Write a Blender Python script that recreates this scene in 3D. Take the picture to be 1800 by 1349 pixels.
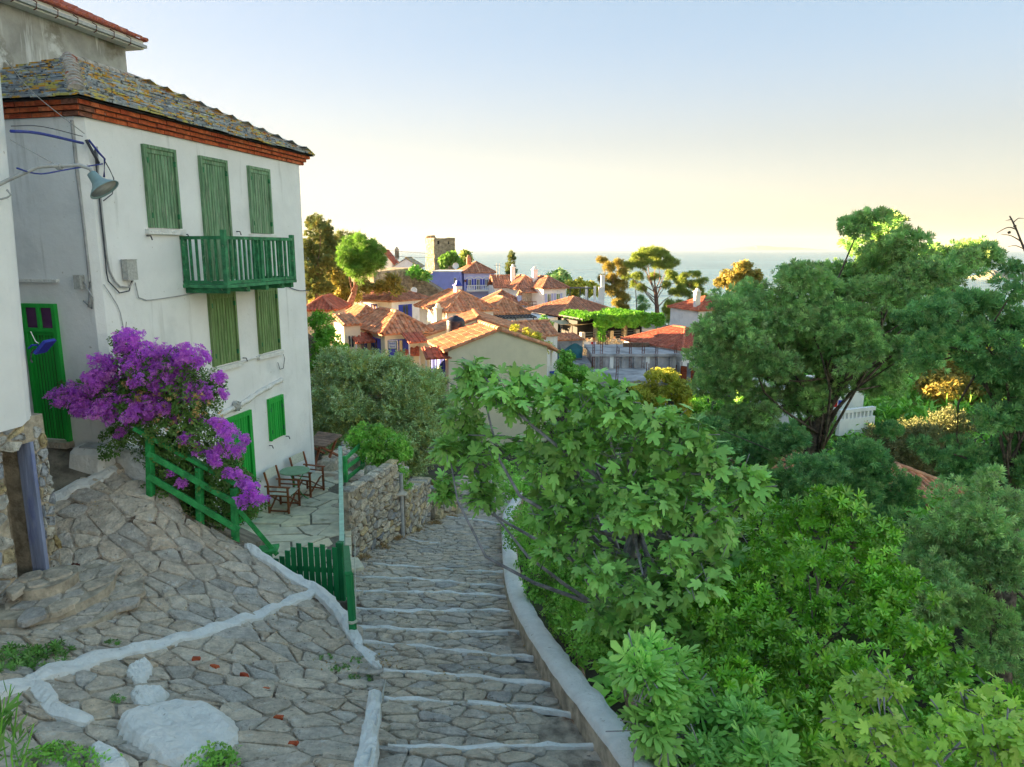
import bpy, bmesh, math, random
import numpy as np
from mathutils import Vector, Matrix
R = math.radians
random.seed(7); rng = np.random.default_rng(7)
scn = bpy.context.scene
for o in list(bpy.data.objects): bpy.data.objects.remove(o)

# ------------------------------------------------------------------ camera, sky, sun, exposure
FPX = 1250.0                                   # focal length in pixels of the 1800 wide photograph
PITCH = math.atan((674.5-438.0)/FPX)
CP, SP = math.cos(PITCH), math.sin(PITCH)
cam = bpy.data.cameras.new('camera'); cam.sensor_width = 36; cam.lens = 36*FPX/1800
cam.clip_start = .05; cam.clip_end = 60000
camo = bpy.data.objects.new('camera', cam); scn.collection.objects.link(camo)
camo.rotation_euler = (R(90)-PITCH, 0, 0); scn.camera = camo
SUN_AZ, SUN_EL = R(70), R(8)                   # azimuth counted to the left of straight ahead
to_sun = Vector((-math.sin(SUN_AZ)*math.cos(SUN_EL), math.cos(SUN_AZ)*math.cos(SUN_EL), math.sin(SUN_EL)))
sl = bpy.data.lights.new('sun', 'SUN'); sl.energy = 3.3; sl.angle = R(.6); sl.color = (1, .69, .36)
so = bpy.data.objects.new('sun', sl); scn.collection.objects.link(so)
so.rotation_euler = to_sun.to_track_quat('Z', 'Y').to_euler()
W = bpy.data.worlds.new('World'); scn.world = W; W.use_nodes = True
wn = W.node_tree.nodes; wl = W.node_tree.links
bg = wn['Background']
sky = wn.new('ShaderNodeTexSky'); sky.sky_type = 'NISHITA'; sky.sun_disc = False
sky.sun_elevation = SUN_EL; sky.sun_rotation = -SUN_AZ; sky.altitude = 60
sky.air_density = 1.0; sky.dust_density = 1.2; sky.ozone_density = 1.2
gm = wn.new('ShaderNodeGamma'); gm.inputs[1].default_value = .30
hs = wn.new('ShaderNodeHueSaturation'); hs.inputs['Saturation'].default_value = 1.55; wl.new(sky.outputs[0], hs.inputs['Color']); wl.new(hs.outputs[0], gm.inputs[0])
tcw = wn.new('ShaderNodeTexCoord'); sxyz = wn.new('ShaderNodeSeparateXYZ'); wl.new(tcw.outputs['Generated'], sxyz.inputs[0])
def wramp(lo, hi, a, b, src):
    m = wn.new('ShaderNodeMapRange'); m.interpolation_type = 'SMOOTHSTEP'
    for i, v in enumerate((lo, hi, a, b)): m.inputs[i+1].default_value = v
    wl.new(src, m.inputs[0]); return m.outputs[0]
elz = sxyz.outputs['Z']
az_ = wn.new('ShaderNodeVectorMath'); az_.operation = 'DOT_PRODUCT'; wl.new(tcw.outputs['Generated'], az_.inputs[0]); az_.inputs[1].default_value = tuple(to_sun)
hz_mix = wn.new('ShaderNodeMix'); hz_mix.data_type = 'RGBA'                 # hazy cream air low over the horizon, as all round the bay
wl.new(wramp(-.03, .27, 1., 0., elz), hz_mix.inputs['Factor']); tn = wn.new('ShaderNodeVectorMath'); tn.operation = 'MULTIPLY'; tn.inputs[1].default_value = (.63, .655, .75); wl.new(gm.outputs[0], tn.inputs[0]); dim = wn.new('ShaderNodeVectorMath'); dim.operation = 'SCALE'; wl.new(tn.outputs[0], dim.inputs[0]); wl.new(wramp(-.05, .15, 1., .40, elz), dim.inputs['Scale']); wl.new(dim.outputs[0], hz_mix.inputs['A'])
hcol = wn.new('ShaderNodeMix'); hcol.data_type = 'RGBA'; wl.new(wramp(-.4, .75, 0., 1., az_.outputs['Value']), hcol.inputs['Factor'])
hcol.inputs['A'].default_value = (.275, .27, .205, 1); hcol.inputs['B'].default_value = (.43, .415, .325, 1)
wl.new(hcol.outputs['Result'], hz_mix.inputs['B'])
anti = wn.new('ShaderNodeVectorMath'); anti.operation = 'MULTIPLY'; wl.new(hz_mix.outputs['Result'], anti.inputs[0])   # a low sun leaves the sky darkest at right angles to it and brighter, rosier again opposite; strengthened there, out of view, as added fill for the shaded foreground
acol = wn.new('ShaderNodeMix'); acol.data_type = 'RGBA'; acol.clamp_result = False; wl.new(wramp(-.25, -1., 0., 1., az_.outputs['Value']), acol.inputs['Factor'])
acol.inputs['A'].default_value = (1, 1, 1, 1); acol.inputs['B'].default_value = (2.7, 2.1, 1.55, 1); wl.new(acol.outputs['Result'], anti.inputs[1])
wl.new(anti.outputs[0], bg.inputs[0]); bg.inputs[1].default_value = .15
scn.view_settings.view_transform = 'Standard'; scn.view_settings.look = 'None'
scn.view_settings.gamma = 1; scn.view_settings.exposure = 3.9
scn.render.engine = 'CYCLES'
scn.cycles.max_bounces = 6; scn.cycles.diffuse_bounces = 3; scn.cycles.glossy_bounces = 2
scn.cycles.use_denoising = True
# ------------------------------------------------------------------ measuring the place: a pixel of the photograph and one known coordinate give a point
def ray(u, v):
    a = (u-900)/FPX; b = (674.5-v)/FPX
    return Vector((a, CP+b*SP, b*CP-SP))
def PY(u, v, y): r = ray(u, v); return r*(y/r.y)
def PZ(u, v, z): r = ray(u, v); return r*(z/r.z)
def hit(u, v, S, t0=3., t1=60.):
    r = ray(u, v); f = lambda t: r.z*t - S(r.x*t, r.y*t)
    for i in range(50):
        t = (t0+t1)/2
        if f(t) > 0: t0 = t
        else: t1 = t
    return r*t0
# ------------------------------------------------------------------ objects
COL = scn.collection
def tag(o, label=None, cat=None, group=None, kind=None):
    if label: o['label'] = label
    if cat: o['category'] = cat
    if group: o['group'] = group
    if kind: o['kind'] = kind
    return o
def empty(name, loc=(0,0,0), rz=0, label=None, cat=None, group=None):
    o = bpy.data.objects.new(name, None); COL.objects.link(o); o.location = loc; o.rotation_euler[2] = rz
    o.empty_display_size = .1
    return tag(o, label, cat, group)
def link(name, me, parent=None, kind=None):
    o = bpy.data.objects.new(name, me); COL.objects.link(o)
    if parent is not None:
        o.parent = parent
        if parent.type == 'EMPTY': pass
    if kind: o['kind'] = kind
    return o
class MB:
    """collects shapes in world coordinates, or in the thing's own coordinates"""
    def __init__(s): s.v = []; s.f = []; s.t = []
    def add(s, vs, fs, t=0.):
        n = len(s.v); s.v += [tuple(p) for p in vs]; s.f += [[i+n for i in f] for f in fs]; s.t += [t]*len(fs); return s
    def hexa(s, c, t=0.):          # 8 corners: bottom ring, top ring
        return s.add(c, [(3,2,1,0),(4,5,6,7),(0,1,5,4),(1,2,6,5),(2,3,7,6),(3,0,4,7)], t)
    def box(s, x0, x1, y0, y1, z0, z1, t=0.):
        return s.hexa([(x0,y0,z0),(x1,y0,z0),(x1,y1,z0),(x0,y1,z0),(x0,y0,z1),(x1,y0,z1),(x1,y1,z1),(x0,y1,z1)], t)
    def obox(s, o, ex, ey, ez, t=0.):   # box from corner o with edge vectors
        o, ex, ey, ez = map(Vector, (o, ex, ey, ez))
        return s.hexa([o, o+ex, o+ex+ey, o+ey, o+ez, o+ex+ez, o+ex+ey+ez, o+ey+ez], t)
    def bar(s, p, q, w, h, up=(0,0,1), t=0., off=0.):
        p = Vector(p); q = Vector(q); d = (q-p).normalized(); side = d.cross(Vector(up))
        if side.length < 1e-4: side = d.cross(Vector((0,1,0)))
        side.normalize(); u = side.cross(d).normalized()
        a, b = side*w/2, u*h/2
        return s.hexa([p-a-b, p+a-b, q+a-b, q-a-b, p-a+b, p+a+b, q+a+b, q-a+b], t)
    def tube(s, pts, r, n=6, t=0., r2=None, cap=True):
        pts = [Vector(p) for p in pts]; k = len(pts); base = len(s.v); vs = []
        for i, p in enumerate(pts):
            d = (pts[min(i+1,k-1)]-pts[max(i-1,0)]).normalized()
            a = d.cross(Vector((0,0,1)));
            if a.length < .05: a = d.cross(Vector((1,0,0)))
            a.normalize(); b = d.cross(a)
            rr = r if r2 is None else r+(r2-r)*i/(k-1)
            if isinstance(r, (list,tuple)): rr = r[i]
            vs += [p+(a*math.cos(2*math.pi*j/n)+b*math.sin(2*math.pi*j/n))*rr for j in range(n)]
        fs = [(i*n+j, i*n+(j+1)%n, (i+1)*n+(j+1)%n, (i+1)*n+j) for i in range(k-1) for j in range(n)]
        if cap: fs += [tuple(range(n-1,-1,-1)), tuple((k-1)*n+j for j in range(n))]
        return s.add(vs, fs, t)
    def lathe(s, prof, c=(0,0,0), n=16, t=0., M=None):
        vs = []; c = Vector(c)
        for r_, z_ in prof:
            for j in range(n):
                p = Vector((r_*math.cos(2*math.pi*j/n), r_*math.sin(2*math.pi*j/n), z_))
                if M: p = M @ p
                vs.append(p+c)
        k = len(prof)
        fs = [(i*n+j, i*n+(j+1)%n, (i+1)*n+(j+1)%n, (i+1)*n+j) for i in range(k-1) for j in range(n)]
        return s.add(vs, fs, t)
    def prism(s, poly, z0, z1, t=0.):
        n = len(poly); vs = [(x,y,z0) for x,y in poly]+[(x,y,z1) for x,y in poly]
        return s.add(vs, [tuple(range(n-1,-1,-1)), tuple(range(n,2*n))]+[(i,(i+1)%n,(i+1)%n+n,i+n) for i in range(n)], t)
    def mesh(s, name, mat, smooth=False, origin=None):
        me = bpy.data.meshes.new(name)
        v = s.v if origin is None else [tuple(Vector(p)-Vector(origin)) for p in s.v]
        me.from_pydata(v, [], s.f); me.materials.append(mat)
        if any(s.t):
            a = me.attributes.new('tint', 'FLOAT', 'FACE'); a.data.foreach_set('value', np.array(s.t, 'f'))
        if smooth: me.polygons.foreach_set('use_smooth', [True]*len(me.polygons))
        me.validate(); me.update(); return me
    def build(s, name, mat, parent=None, smooth=False, kind=None, bevel=0.):
        o = None
        if parent is not None:                                    # the thing's Empty carries the place
            M = parent.matrix_basis.copy(); q = parent
            while q.parent: q = q.parent; M = q.matrix_basis @ M
            Mi = M.inverted()
            s.v = [tuple(Mi @ Vector(p)) for p in s.v]
        o = link(name, s.mesh(name, mat, smooth), parent, kind)
        if bevel:
            md = o.modifiers.new('b', 'BEVEL'); md.width = bevel; md.segments = 1; md.limit_method = 'ANGLE'
        return o
def np_mesh(name, V, F, mat, tint=None, smooth=False):
    """V (n,3) float, F (m,3) int triangles"""
    me = bpy.data.meshes.new(name); me.vertices.add(len(V)); me.vertices.foreach_set('co', np.asarray(V, 'f').ravel())
    m = len(F); me.loops.add(m*3); me.loops.foreach_set('vertex_index', np.asarray(F, 'i').ravel())
    me.polygons.add(m); me.polygons.foreach_set('loop_start', np.arange(0, 3*m, 3, dtype='i')); me.polygons.foreach_set('loop_total', np.full(m, 3, 'i'))
    if tint is not None:
        a = me.attributes.new('tint', 'FLOAT', 'FACE'); a.data.foreach_set('value', np.asarray(tint, 'f'))
    if smooth: me.polygons.foreach_set('use_smooth', np.ones(m, bool))
    me.materials.append(mat); me.update(calc_edges=True); return me
# ------------------------------------------------------------------ materials
def pmat(name, pal, scale=3., var=(.7,1.15), rough=.85, bump=.25, bscale=None, detail=8, spots=(), stretch=None, spec=.3, trans=0., flat=True, metal=0., nrough=.6, coat=0.):
    """pal: colours picked per piece; noise varies the brightness; spots: (colour, scale, lo, hi[, stretch]) patches with a shape of their own"""
    m = bpy.data.materials.new(name); m.use_nodes = True; nt = m.node_tree; N = nt.nodes; L = nt.links
    bs = N['Principled BSDF']; out = N['Material Output']
    geo = N.new('ShaderNodeNewGeometry'); pos = geo.outputs['Position']
    def mapped(st):
        if not st: return pos
        mp = N.new('ShaderNodeMapping'); mp.inputs['Scale'].default_value = st; L.new(pos, mp.inputs[0]); return mp.outputs[0]
    def noise(sc, det=detail, st=None, ro=nrough):
        n = N.new('ShaderNodeTexNoise'); n.inputs['Scale'].default_value = sc; n.inputs['Detail'].default_value = det; n.inputs['Roughness'].default_value = ro
        L.new(mapped(st), n.inputs['Vector']); return n.outputs['Fac']
    if len(pal) > 1:
        oi = N.new('ShaderNodeObjectInfo'); at = N.new('ShaderNodeAttribute'); at.attribute_name = 'tint'
        ad = N.new('ShaderNodeMath'); ad.operation = 'ADD'; L.new(oi.outputs['Random'], ad.inputs[0]); L.new(at.outputs['Fac'], ad.inputs[1])
        fr = N.new('ShaderNodeMath'); fr.operation = 'FRACT'; L.new(ad.outputs[0], fr.inputs[0])
        cr = N.new('ShaderNodeValToRGB'); cr.color_ramp.interpolation = 'LINEAR'
        el = cr.color_ramp.elements
        while len(el) < len(pal): el.new(.5)
        for i, c in enumerate(pal): el[i].position = i/(len(pal)-1); el[i].color = (*c, 1)
        L.new(fr.outputs[0], cr.inputs[0]); col = cr.outputs[0]
    else:
        rg = N.new('ShaderNodeRGB'); rg.outputs[0].default_value = (*pal[0], 1); col = rg.outputs[0]
    nf = noise(scale, detail, stretch)
    mr = N.new('ShaderNodeMapRange'); mr.inputs['From Min'].default_value = .36; mr.inputs['From Max'].default_value = .64
    mr.inputs['To Min'].default_value = var[0]; mr.inputs['To Max'].default_value = var[1]; L.new(nf, mr.inputs[0])
    mx = N.new('ShaderNodeVectorMath'); mx.operation = 'SCALE'; L.new(col, mx.inputs[0]); L.new(mr.outputs[0], mx.inputs['Scale']); col = mx.outputs[0]
    for sp_ in spots:
        c, sc, lo, hi = sp_[:4]; st = sp_[4] if len(sp_) > 4 else None
        n2 = noise(sc, 6, st); r2 = N.new('ShaderNodeMapRange'); r2.inputs['From Min'].default_value = lo; r2.inputs['From Max'].default_value = hi; L.new(n2, r2.inputs[0])
        mi = N.new('ShaderNodeMix'); mi.data_type = 'RGBA'; L.new(r2.outputs[0], mi.inputs['Factor']); L.new(col, mi.inputs['A']); mi.inputs['B'].default_value = (*c, 1); col = mi.outputs['Result']
    L.new(col, bs.inputs['Base Color']); bs.inputs['Roughness'].default_value = rough; bs.inputs['Specular IOR Level'].default_value = spec; bs.inputs['Metallic'].default_value = metal
    if coat: bs.inputs['Coat Weight'].default_value = coat; bs.inputs['Coat Roughness'].default_value = .3
    if bump:
        bp = N.new('ShaderNodeBump'); bp.inputs['Strength'].default_value = 1; bp.inputs['Distance'].default_value = bump*.05
        L.new(noise(bscale or scale*4, 8, stretch, .65), bp.inputs['Height']); L.new(bp.outputs[0], bs.inputs['Normal'])
    if trans:
        tr = N.new('ShaderNodeBsdfTranslucent'); L.new(col, tr.inputs['Color']); ms = N.new('ShaderNodeMixShader'); ms.inputs[0].default_value = trans
        L.new(bs.outputs[0], ms.inputs[1]); L.new(tr.outputs[0], ms.inputs[2]); L.new(ms.outputs[0], out.inputs['Surface'])
    return m
def lin(r, g, b):
    f = lambda c: (c/255/12.92) if c <= 10 else ((c/255+.055)/1.055)**2.4
    return (f(r), f(g), f(b))
M = {}
M['white'] = pmat('white_plaster', [(.85,.85,.84)], 1.2, (.93,1.03), .9, .22, 7, spots=[((.68,.69,.69), .8, .56, .72), ((.60,.60,.58), 4, .60, .74, (1,1,.10)), ((.50,.47,.42), 13, .68, .74)])
M['wash'] = pmat('whitewash', [(.88,.87,.83)], 6, (.90,1.03), .9, 1.0, 16, spots=[((.50,.46,.40), 10, .66, .70)])
M['cream'] = pmat('cream_plaster', [(.80,.73,.55)], 1, (.92,1.04), .9, .1, 9)
M['blue'] = pmat('blue_plaster', [(.27,.32,.74)], 1, (.9,1.06), .9, .1, 9)
M['lav'] = pmat('lavender_plaster', [(.46,.50,.80)], 1, (.9,1.06), .9, .1, 9)
M['grey'] = pmat('raw_render', [(.40,.39,.36)], 1.2, (.75,1.2), .95, .3, 8, spots=[((.17,.15,.11), .55, .48, .56), ((.60,.60,.58), 3.2, .58, .66, (1,1,.1)), ((.62,.62,.6), 1.1, .60, .66)])
M['conc'] = pmat('concrete', [(.40,.39,.40)], .9, (.6,1.25), .95, .4, 6, spots=[((.12,.12,.13), 1.3, .58, .74, (1,1,.35))])
M['stone'] = pmat('paving_stone', [(0.713,0.580,0.441),(0.778,0.650,0.504),(0.670,0.580,0.468),(0.821,0.700,0.549),(0.562,0.510,0.441),(0.756,0.600,0.432),(0.605,0.570,0.522),(0.799,0.670,0.513)], 5, (.66,1.2), .88, 2.0, 11, nrough=.74, spots=[((.25,.21,.17), 9, .60, .66, (1,1,1.6)), ((.80,.76,.69), 8, .57, .68)])
M['stone2'] = pmat('step_stone', [(0.648,0.540,0.414),(0.734,0.610,0.468),(0.616,0.560,0.486),(0.778,0.650,0.504),(0.529,0.490,0.450),(0.680,0.580,0.459),(0.756,0.630,0.477)], 5, (.66,1.2), .88, 2.0, 11, nrough=.74, spots=[((.24,.21,.17), 9, .60, .66), ((.78,.73,.66), 8, .58, .69)])
M['wallstone'] = pmat('wall_stone', [(0.554,0.461,0.334),(0.724,0.624,0.473),(0.463,0.430,0.376),(0.848,0.743,0.570),(0.384,0.386,0.389),(0.724,0.564,0.306),(0.616,0.535,0.418)], 7, (.5,1.35), .9, 1.5, 15, nrough=.7, spots=[((.12,.10,.08), 14, .56, .64)])
M['basestone'] = pmat('house_stone', [(.60,.58,.53),(0.483,0.460,0.414),(0.632,0.598,0.529),(0.414,0.437,0.471),(0.690,0.655,0.575),(0.598,0.460,0.218),(0.345,0.380,0.437),(0.575,0.529,0.460)], 6, (.5,1.3), .9, 1.5, 14, nrough=.7, spots=[((.14,.12,.09), 14, .56, .64)])
M['flag'] = pmat('flagstone', [(0.680,0.630,0.481),(0.776,0.706,0.525),(0.612,0.592,0.471),(0.817,0.706,0.492),(0.708,0.643,0.514)], 4, (.8,1.15), .7, .25, 18, spots=[((.42,.34,.20), 2.2, .60, .72)])
M['mortar'] = pmat('mortar', [(0.560,0.462,0.362)], 5, (.5,1.35), .95, 1.4, 18, spots=[((.17,.12,.085), 4, .56, .64), ((.66,.58,.48), 7, .58, .66)])
M['mortar2'] = pmat('street_mortar', [(0.470,0.396,0.313)], 6, (.5,1.35), .95, 1.2, 20, spots=[((.22,.12,.07), 2.3, .58, .66), ((.60,.52,.42), 1.6, .58, .70)])
M['joint'] = pmat('grout', [(0.221,0.195,0.156)], 8, (.7,1.2), .95, .3, 30)
M['rubble'] = pmat('rubble_mortar', [(0.475,0.403,0.306)], 6, (.6,1.3), .95, .6, 20)
M['soil'] = pmat('soil', [(.055,.048,.032)], 1.5, (.5,1.4), .97, .6, 9, spots=[((.05,.07,.02), .8, .5, .62)])
M['dirt'] = pmat('packed_earth', [(0.225,0.195,0.150)], 4, (.6,1.4), .97, .6, 20)
M['slate'] = pmat('roof_slate', [(0.255,0.285,0.300),(0.360,0.390,0.405),(0.210,0.225,0.255),(0.450,0.480,0.465),(0.300,0.315,0.330)], 6, (.55,1.35), .85, .5, 20, spots=[((.55,.47,.13), 2.6, .54, .60), ((.58,.30,.04), 4.2, .54, .58), ((.07,.07,.07), 9, .56, .64)])
M['slatedk'] = pmat('slate_bed', [(.045,.045,.045)], 8, (.6,1.3), .95, .3, 20)
M['brick'] = pmat('brick', [(0.525,0.111,0.039),(0.625,0.156,0.058),(0.450,0.078,0.033),(0.688,0.208,0.091)], 12, (.7,1.2), .9, .4, 40, spots=[((.6,.55,.5), 11, .70, .75)])
M['bmortar'] = pmat('brick_mortar', [(.30,.13,.09)], 14, (.5,1.2), .95, .4, 40)
GR = ((.75,.78,.66), 26, .62, .70, (3,3,.18))
M['shut'] = pmat('worn_green_paint', [(0.180,0.333,0.180),(0.216,0.368,0.216),(0.156,0.299,0.156),(0.252,0.391,0.240)], 9, (.62,1.25), .75, .4, 26, stretch=(3,3,.25), spots=[((.40,.45,.32), 16, .54, .66, (3,3,.16)), ((.06,.12,.07), 20, .60, .68, (3,3,.2))])
M['shut2'] = pmat('faded_green_paint', [(.17,.29,.10),(.20,.31,.12),(.15,.26,.09)], 9, (.68,1.2), .75, .4, 26, stretch=(3,3,.25), spots=[((.36,.40,.22), 16, .57, .68, (3,3,.16))])
M['green'] = pmat('bright_green_paint', [(0.018,0.351,0.048),(0.021,0.405,0.056),(0.015,0.311,0.040)], 5, (.85,1.1), .5, .15, 30, stretch=(3,3,.3))
M['rail'] = pmat('railing_green', [(0.026,0.300,0.072),(0.039,0.336,0.090)], 6, (.65,1.25), .55, .3, 30, spots=[((.16,.34,.16), 13, .62, .7)])
M['balc'] = pmat('balcony_green', [(.04,.22,.09),(.055,.25,.11),(.03,.19,.08)], 7, (.6,1.3), .65, .3, 30, spots=[((.24,.34,.22), 13, .62, .7)])
M['pale'] = pmat('pale_green_paint', [(.40,.62,.47)], 9, (.85,1.1), .6, .15, 30)
M['gatey'] = pmat('gate_green', [(0.013,0.202,0.065),(0.018,0.247,0.078),(0.010,0.169,0.058)], 7, (.8,1.15), .55, .15, 30, stretch=(2,2,.3))
M['wood'] = pmat('varnished_wood', [(0.260,0.085,0.033)], 8, (.7,1.3), .5, .1, 30, stretch=(2,2,.4))
M['oldwood'] = pmat('old_wood', [(0.224,0.140,0.091),(0.168,0.105,0.070),(0.280,0.182,0.126)], 6, (.6,1.3), .75, .3, 30)
M['canvas'] = pmat('canvas', [(.62,.62,.50)], 30, (.85,1.1), .95, .2, 90)
M['tabletop'] = pmat('green_table_paint', [(.19,.34,.20)], 6, (.85,1.1), .5, .1, 30)
M['blued'] = pmat('weathered_blue_paint', [(.30,.34,.50)], 6, (.7,1.2), .7, .2, 30, stretch=(2,2,.15), spots=[((.10,.13,.38), 3, .58, .7, (1,1,.3))])
M['lampm'] = pmat('lamp_enamel', [(.24,.35,.36)], 5, (.85,1.1), .45, .05, 20)
M['steel'] = pmat('galvanised', [(.42,.42,.41)], 8, (.8,1.15), .5, .1, 20)
M['cable'] = pmat('cable_grey', [(.40,.40,.40)], 8, (.8,1.1), .7, 0)
M['cabled'] = pmat('cable_dark', [(.06,.065,.08)], 8, (.8,1.1), .7, 0)
M['cableb'] = pmat('cable_blue', [(.03,.05,.30)], 8, (.8,1.1), .6, 0)
M['boxg'] = pmat('meter_box', [(.50,.50,.47)], 30, (.75,1.1), .8, .2, 60)
M['bluem'] = pmat('blue_enamel', [(.02,.035,.33)], 8, (.8,1.1), .4, 0)
M['rust'] = pmat('rust_stain', [(.50,.30,.08)], 5, (.7,1.3), .9, .1)
M['iron'] = pmat('rusty_iron', [(.16,.05,.035)], 14, (.5,1.3), .8, .5, 50)
M['dark'] = pmat('interior_shade', [(.012,.012,.014)], 3, (.8,1.1), .6, 0)  # near-black colour stands for the shade inside openings and rooms
M['glass'] = pmat('dark_glass', [(.05,.06,.07)], 3, (.8,1.1), .08, 0, spec=.6)
M['pglass'] = pmat('purple_glass', [(.10,.02,.10)], 3, (.8,1.1), .1, 0, spec=.6)
M['tile'] = pmat('clay_tile', [(0.616,0.251,0.124),(0.715,0.330,0.166),(0.542,0.198,0.097),(0.764,0.397,0.221),(0.641,0.291,0.166),(0.493,0.212,0.124)], 2.5, (.65,1.25), .85, .2, 10, spots=[((.25,.15,.10), 1.6, .56, .68), ((.60,.42,.30), 4, .60, .68)])
M['tile2'] = pmat('brown_clay_tile', [(0.470,0.207,0.120),(0.538,0.253,0.156),(0.403,0.161,0.096),(0.515,0.276,0.192)], 2.5, (.65,1.25), .85, .2, 10, spots=[((.20,.13,.09), 1.6, .56, .68)])
M['tile3'] = pmat('red_clay_tile', [(.50,.13,.075),(.56,.17,.10),(.44,.11,.07),(.58,.21,.13)], 2.5, (.7,1.2), .85, .2, 10, spots=[((.26,.13,.10), 1.6, .58, .7)])
M['mortarcap'] = pmat('ridge_mortar', [(.50,.44,.37)], 9, (.6,1.2), .95, .5, 26, spots=[((.42,.14,.08), 6, .58, .64)])
M['trunk'] = pmat('bark', [(0.169,0.130,0.104)], 8, (.5,1.5), .95, .8, 20)
M['figbark'] = pmat('fig_bark', [(.30,.28,.29)], 8, (.6,1.3), .9, .3, 20)
M['pinebark'] = pmat('pine_bark', [(.24,.145,.12)], 5, (.5,1.4), .95, .6, 12)
def leafm(name, pal, trans=.3, rough=.5, var=(.75,1.25), spec=.35):
    return pmat(name, pal, 1.3, var, rough, 0, spec=spec, trans=trans)
M['fig'] = leafm('fig_leaf', [(0.200,0.461,0.081),(0.272,0.581,0.102),(0.344,0.684,0.145),(0.217,0.513,0.116),(0.437,0.803,0.173),(0.310,0.613,0.116),(0.264,0.496,0.094),(0.198,0.419,0.082),(0.317,0.541,0.128),(0.308,0.503,0.114)], .14, .45, spec=.4)
M['fig2'] = leafm('pale_fig_leaf', [(0.320,0.636,0.149),(0.417,0.767,0.175),(0.271,0.570,0.123),(0.491,0.822,0.224)], .3, .5)
M['fig3'] = leafm('yellow_green_fig_leaf', [(0.420,0.706,0.097),(0.553,0.852,0.135),(0.354,0.622,0.085),(0.664,0.880,0.193)], .3, .5)
M['pitt'] = leafm('glossy_leaf', [(0.107,0.307,0.019),(0.183,0.480,0.032),(0.261,0.613,0.045),(0.137,0.374,0.023),(0.336,0.695,0.069),(0.222,0.422,0.041),(0.144,0.351,0.028)], .14, .35, spec=.5)
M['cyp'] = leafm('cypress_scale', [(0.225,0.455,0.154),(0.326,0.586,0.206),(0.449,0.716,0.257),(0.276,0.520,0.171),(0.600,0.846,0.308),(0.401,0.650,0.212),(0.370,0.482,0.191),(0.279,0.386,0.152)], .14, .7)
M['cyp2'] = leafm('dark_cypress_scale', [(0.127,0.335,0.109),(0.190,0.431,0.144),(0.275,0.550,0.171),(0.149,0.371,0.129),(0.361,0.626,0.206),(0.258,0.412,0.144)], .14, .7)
M['cyp3'] = leafm('old_cypress_scale', [(.13,.20,.06),(.18,.23,.07),(.11,.17,.06),(.30,.27,.07),(.15,.21,.07),(.20,.24,.08)], .2, .7)  # golden tones put sunlit patches into the leaf colour
M['olive'] = leafm('olive_leaf', [(0.396,0.599,0.249),(0.566,0.789,0.374),(0.311,0.489,0.188),(0.737,0.860,0.499),(0.468,0.678,0.274),(0.454,0.473,0.124),(0.373,0.442,0.123),(0.290,0.370,0.106)], .2, .5)
M['pine'] = leafm('pine_needle', [(0.247,0.350,0.067),(0.321,0.415,0.076),(0.211,0.306,0.057),(0.395,0.459,0.095)], .3, .6)
M['spine'] = leafm('stone_pine_needle', [(.150,.330,.045),(.195,.405,.060),(.120,.270,.038),(.240,.450,.075)], .3, .6)
M['vine'] = leafm('vine_leaf', [(.130,.390,.026),(.182,.481,.039),(.104,.312,.019),(.221,.520,.065)], .35, .5)
M['yel'] = leafm('yellow_leaf', [(0.468,0.495,0.053),(0.578,0.578,0.079),(0.385,0.440,0.053),(0.660,0.633,0.132)], .35, .6)
M['org'] = leafm('golden_leaf', [(.375,.300,.062),(.450,.350,.075),(.325,.275,.062),(.300,.325,.062)], .35, .6)
M['bush'] = leafm('bush_leaf', [(0.180,0.477,0.052),(0.258,0.596,0.078),(0.151,0.388,0.045),(0.332,0.715,0.101),(0.284,0.469,0.084)], .14, .5)
M['herb'] = leafm('herb_leaf', [(0.123,0.299,0.048),(0.176,0.387,0.080),(0.097,0.229,0.048),(0.246,0.422,0.128)], .3, .5)
M['redleaf'] = leafm('red_leaf', [(.256,.048,.032),(.160,.080,.032),(.112,.160,.040)], .3, .5)
M['bract'] = leafm('purple_bract', [(.62,.14,.78),(.70,.20,.84),(.80,.26,.80),(.55,.11,.74),(.84,.34,.78)], .4, .6, (.85,1.2))
M['dryb'] = leafm('dry_bract', [(.600,.384,.132),(.672,.456,.180),(.480,.288,.096)], .3, .7)
M['bleaf'] = leafm('bougainvillea_leaf', [(.085,.190,.038),(.123,.266,.048),(.190,.323,.076),(.076,.162,.038)], .3, .45)
M['drygrass'] = leafm('dry_grass', [(.462,.308,.143),(.396,.242,.099),(.528,.374,.187),(.330,.286,.110)], .3, .8)
M['sand'] = pmat('gravel', [(.34,.31,.27)], 3, (.8,1.2), .95, .3, 20)
M['wblue'] = pmat('blue_joinery', [(.03,.06,.42)], 5, (.85,1.1), .55, 0)
M['wred'] = pmat('red_panel', [(.5,.02,.02)], 5, (.85,1.1), .6, 0)
M['wbrown'] = pmat('brown_joinery', [(.22,.09,.035)], 5, (.8,1.2), .6, 0)
M['pwhite'] = pmat('white_paint', [(.80,.80,.78)], 5, (.92,1.04), .6, 0)
M['tarp'] = pmat('teal_tarpaulin', [(.035,.16,.20)], 2, (.75,1.2), .6, .3, 5)
M['tankm'] = pmat('black_tank_plastic', [(.012,.014,.03)], 4, (.8,1.2), .35, 0, spec=.5)
M['dwood'] = pmat('grey_pergola_wood', [(.10,.11,.12)], 5, (.8,1.2), .8, 0)
M['thatch'] = pmat('fabric_shade', [(.55,.47,.34)], 4, (.85,1.1), .9, .2)
M['scrub'] = leafm('scrub_leaf', [(.17,.20,.08),(.22,.24,.10),(.13,.17,.06),(.26,.25,.11)], .2, .6)
M['gapd'] = pmat('shutter_shadow_gap', [(.03,.055,.03)], 5, (.8,1.1), .8, 0)
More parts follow.
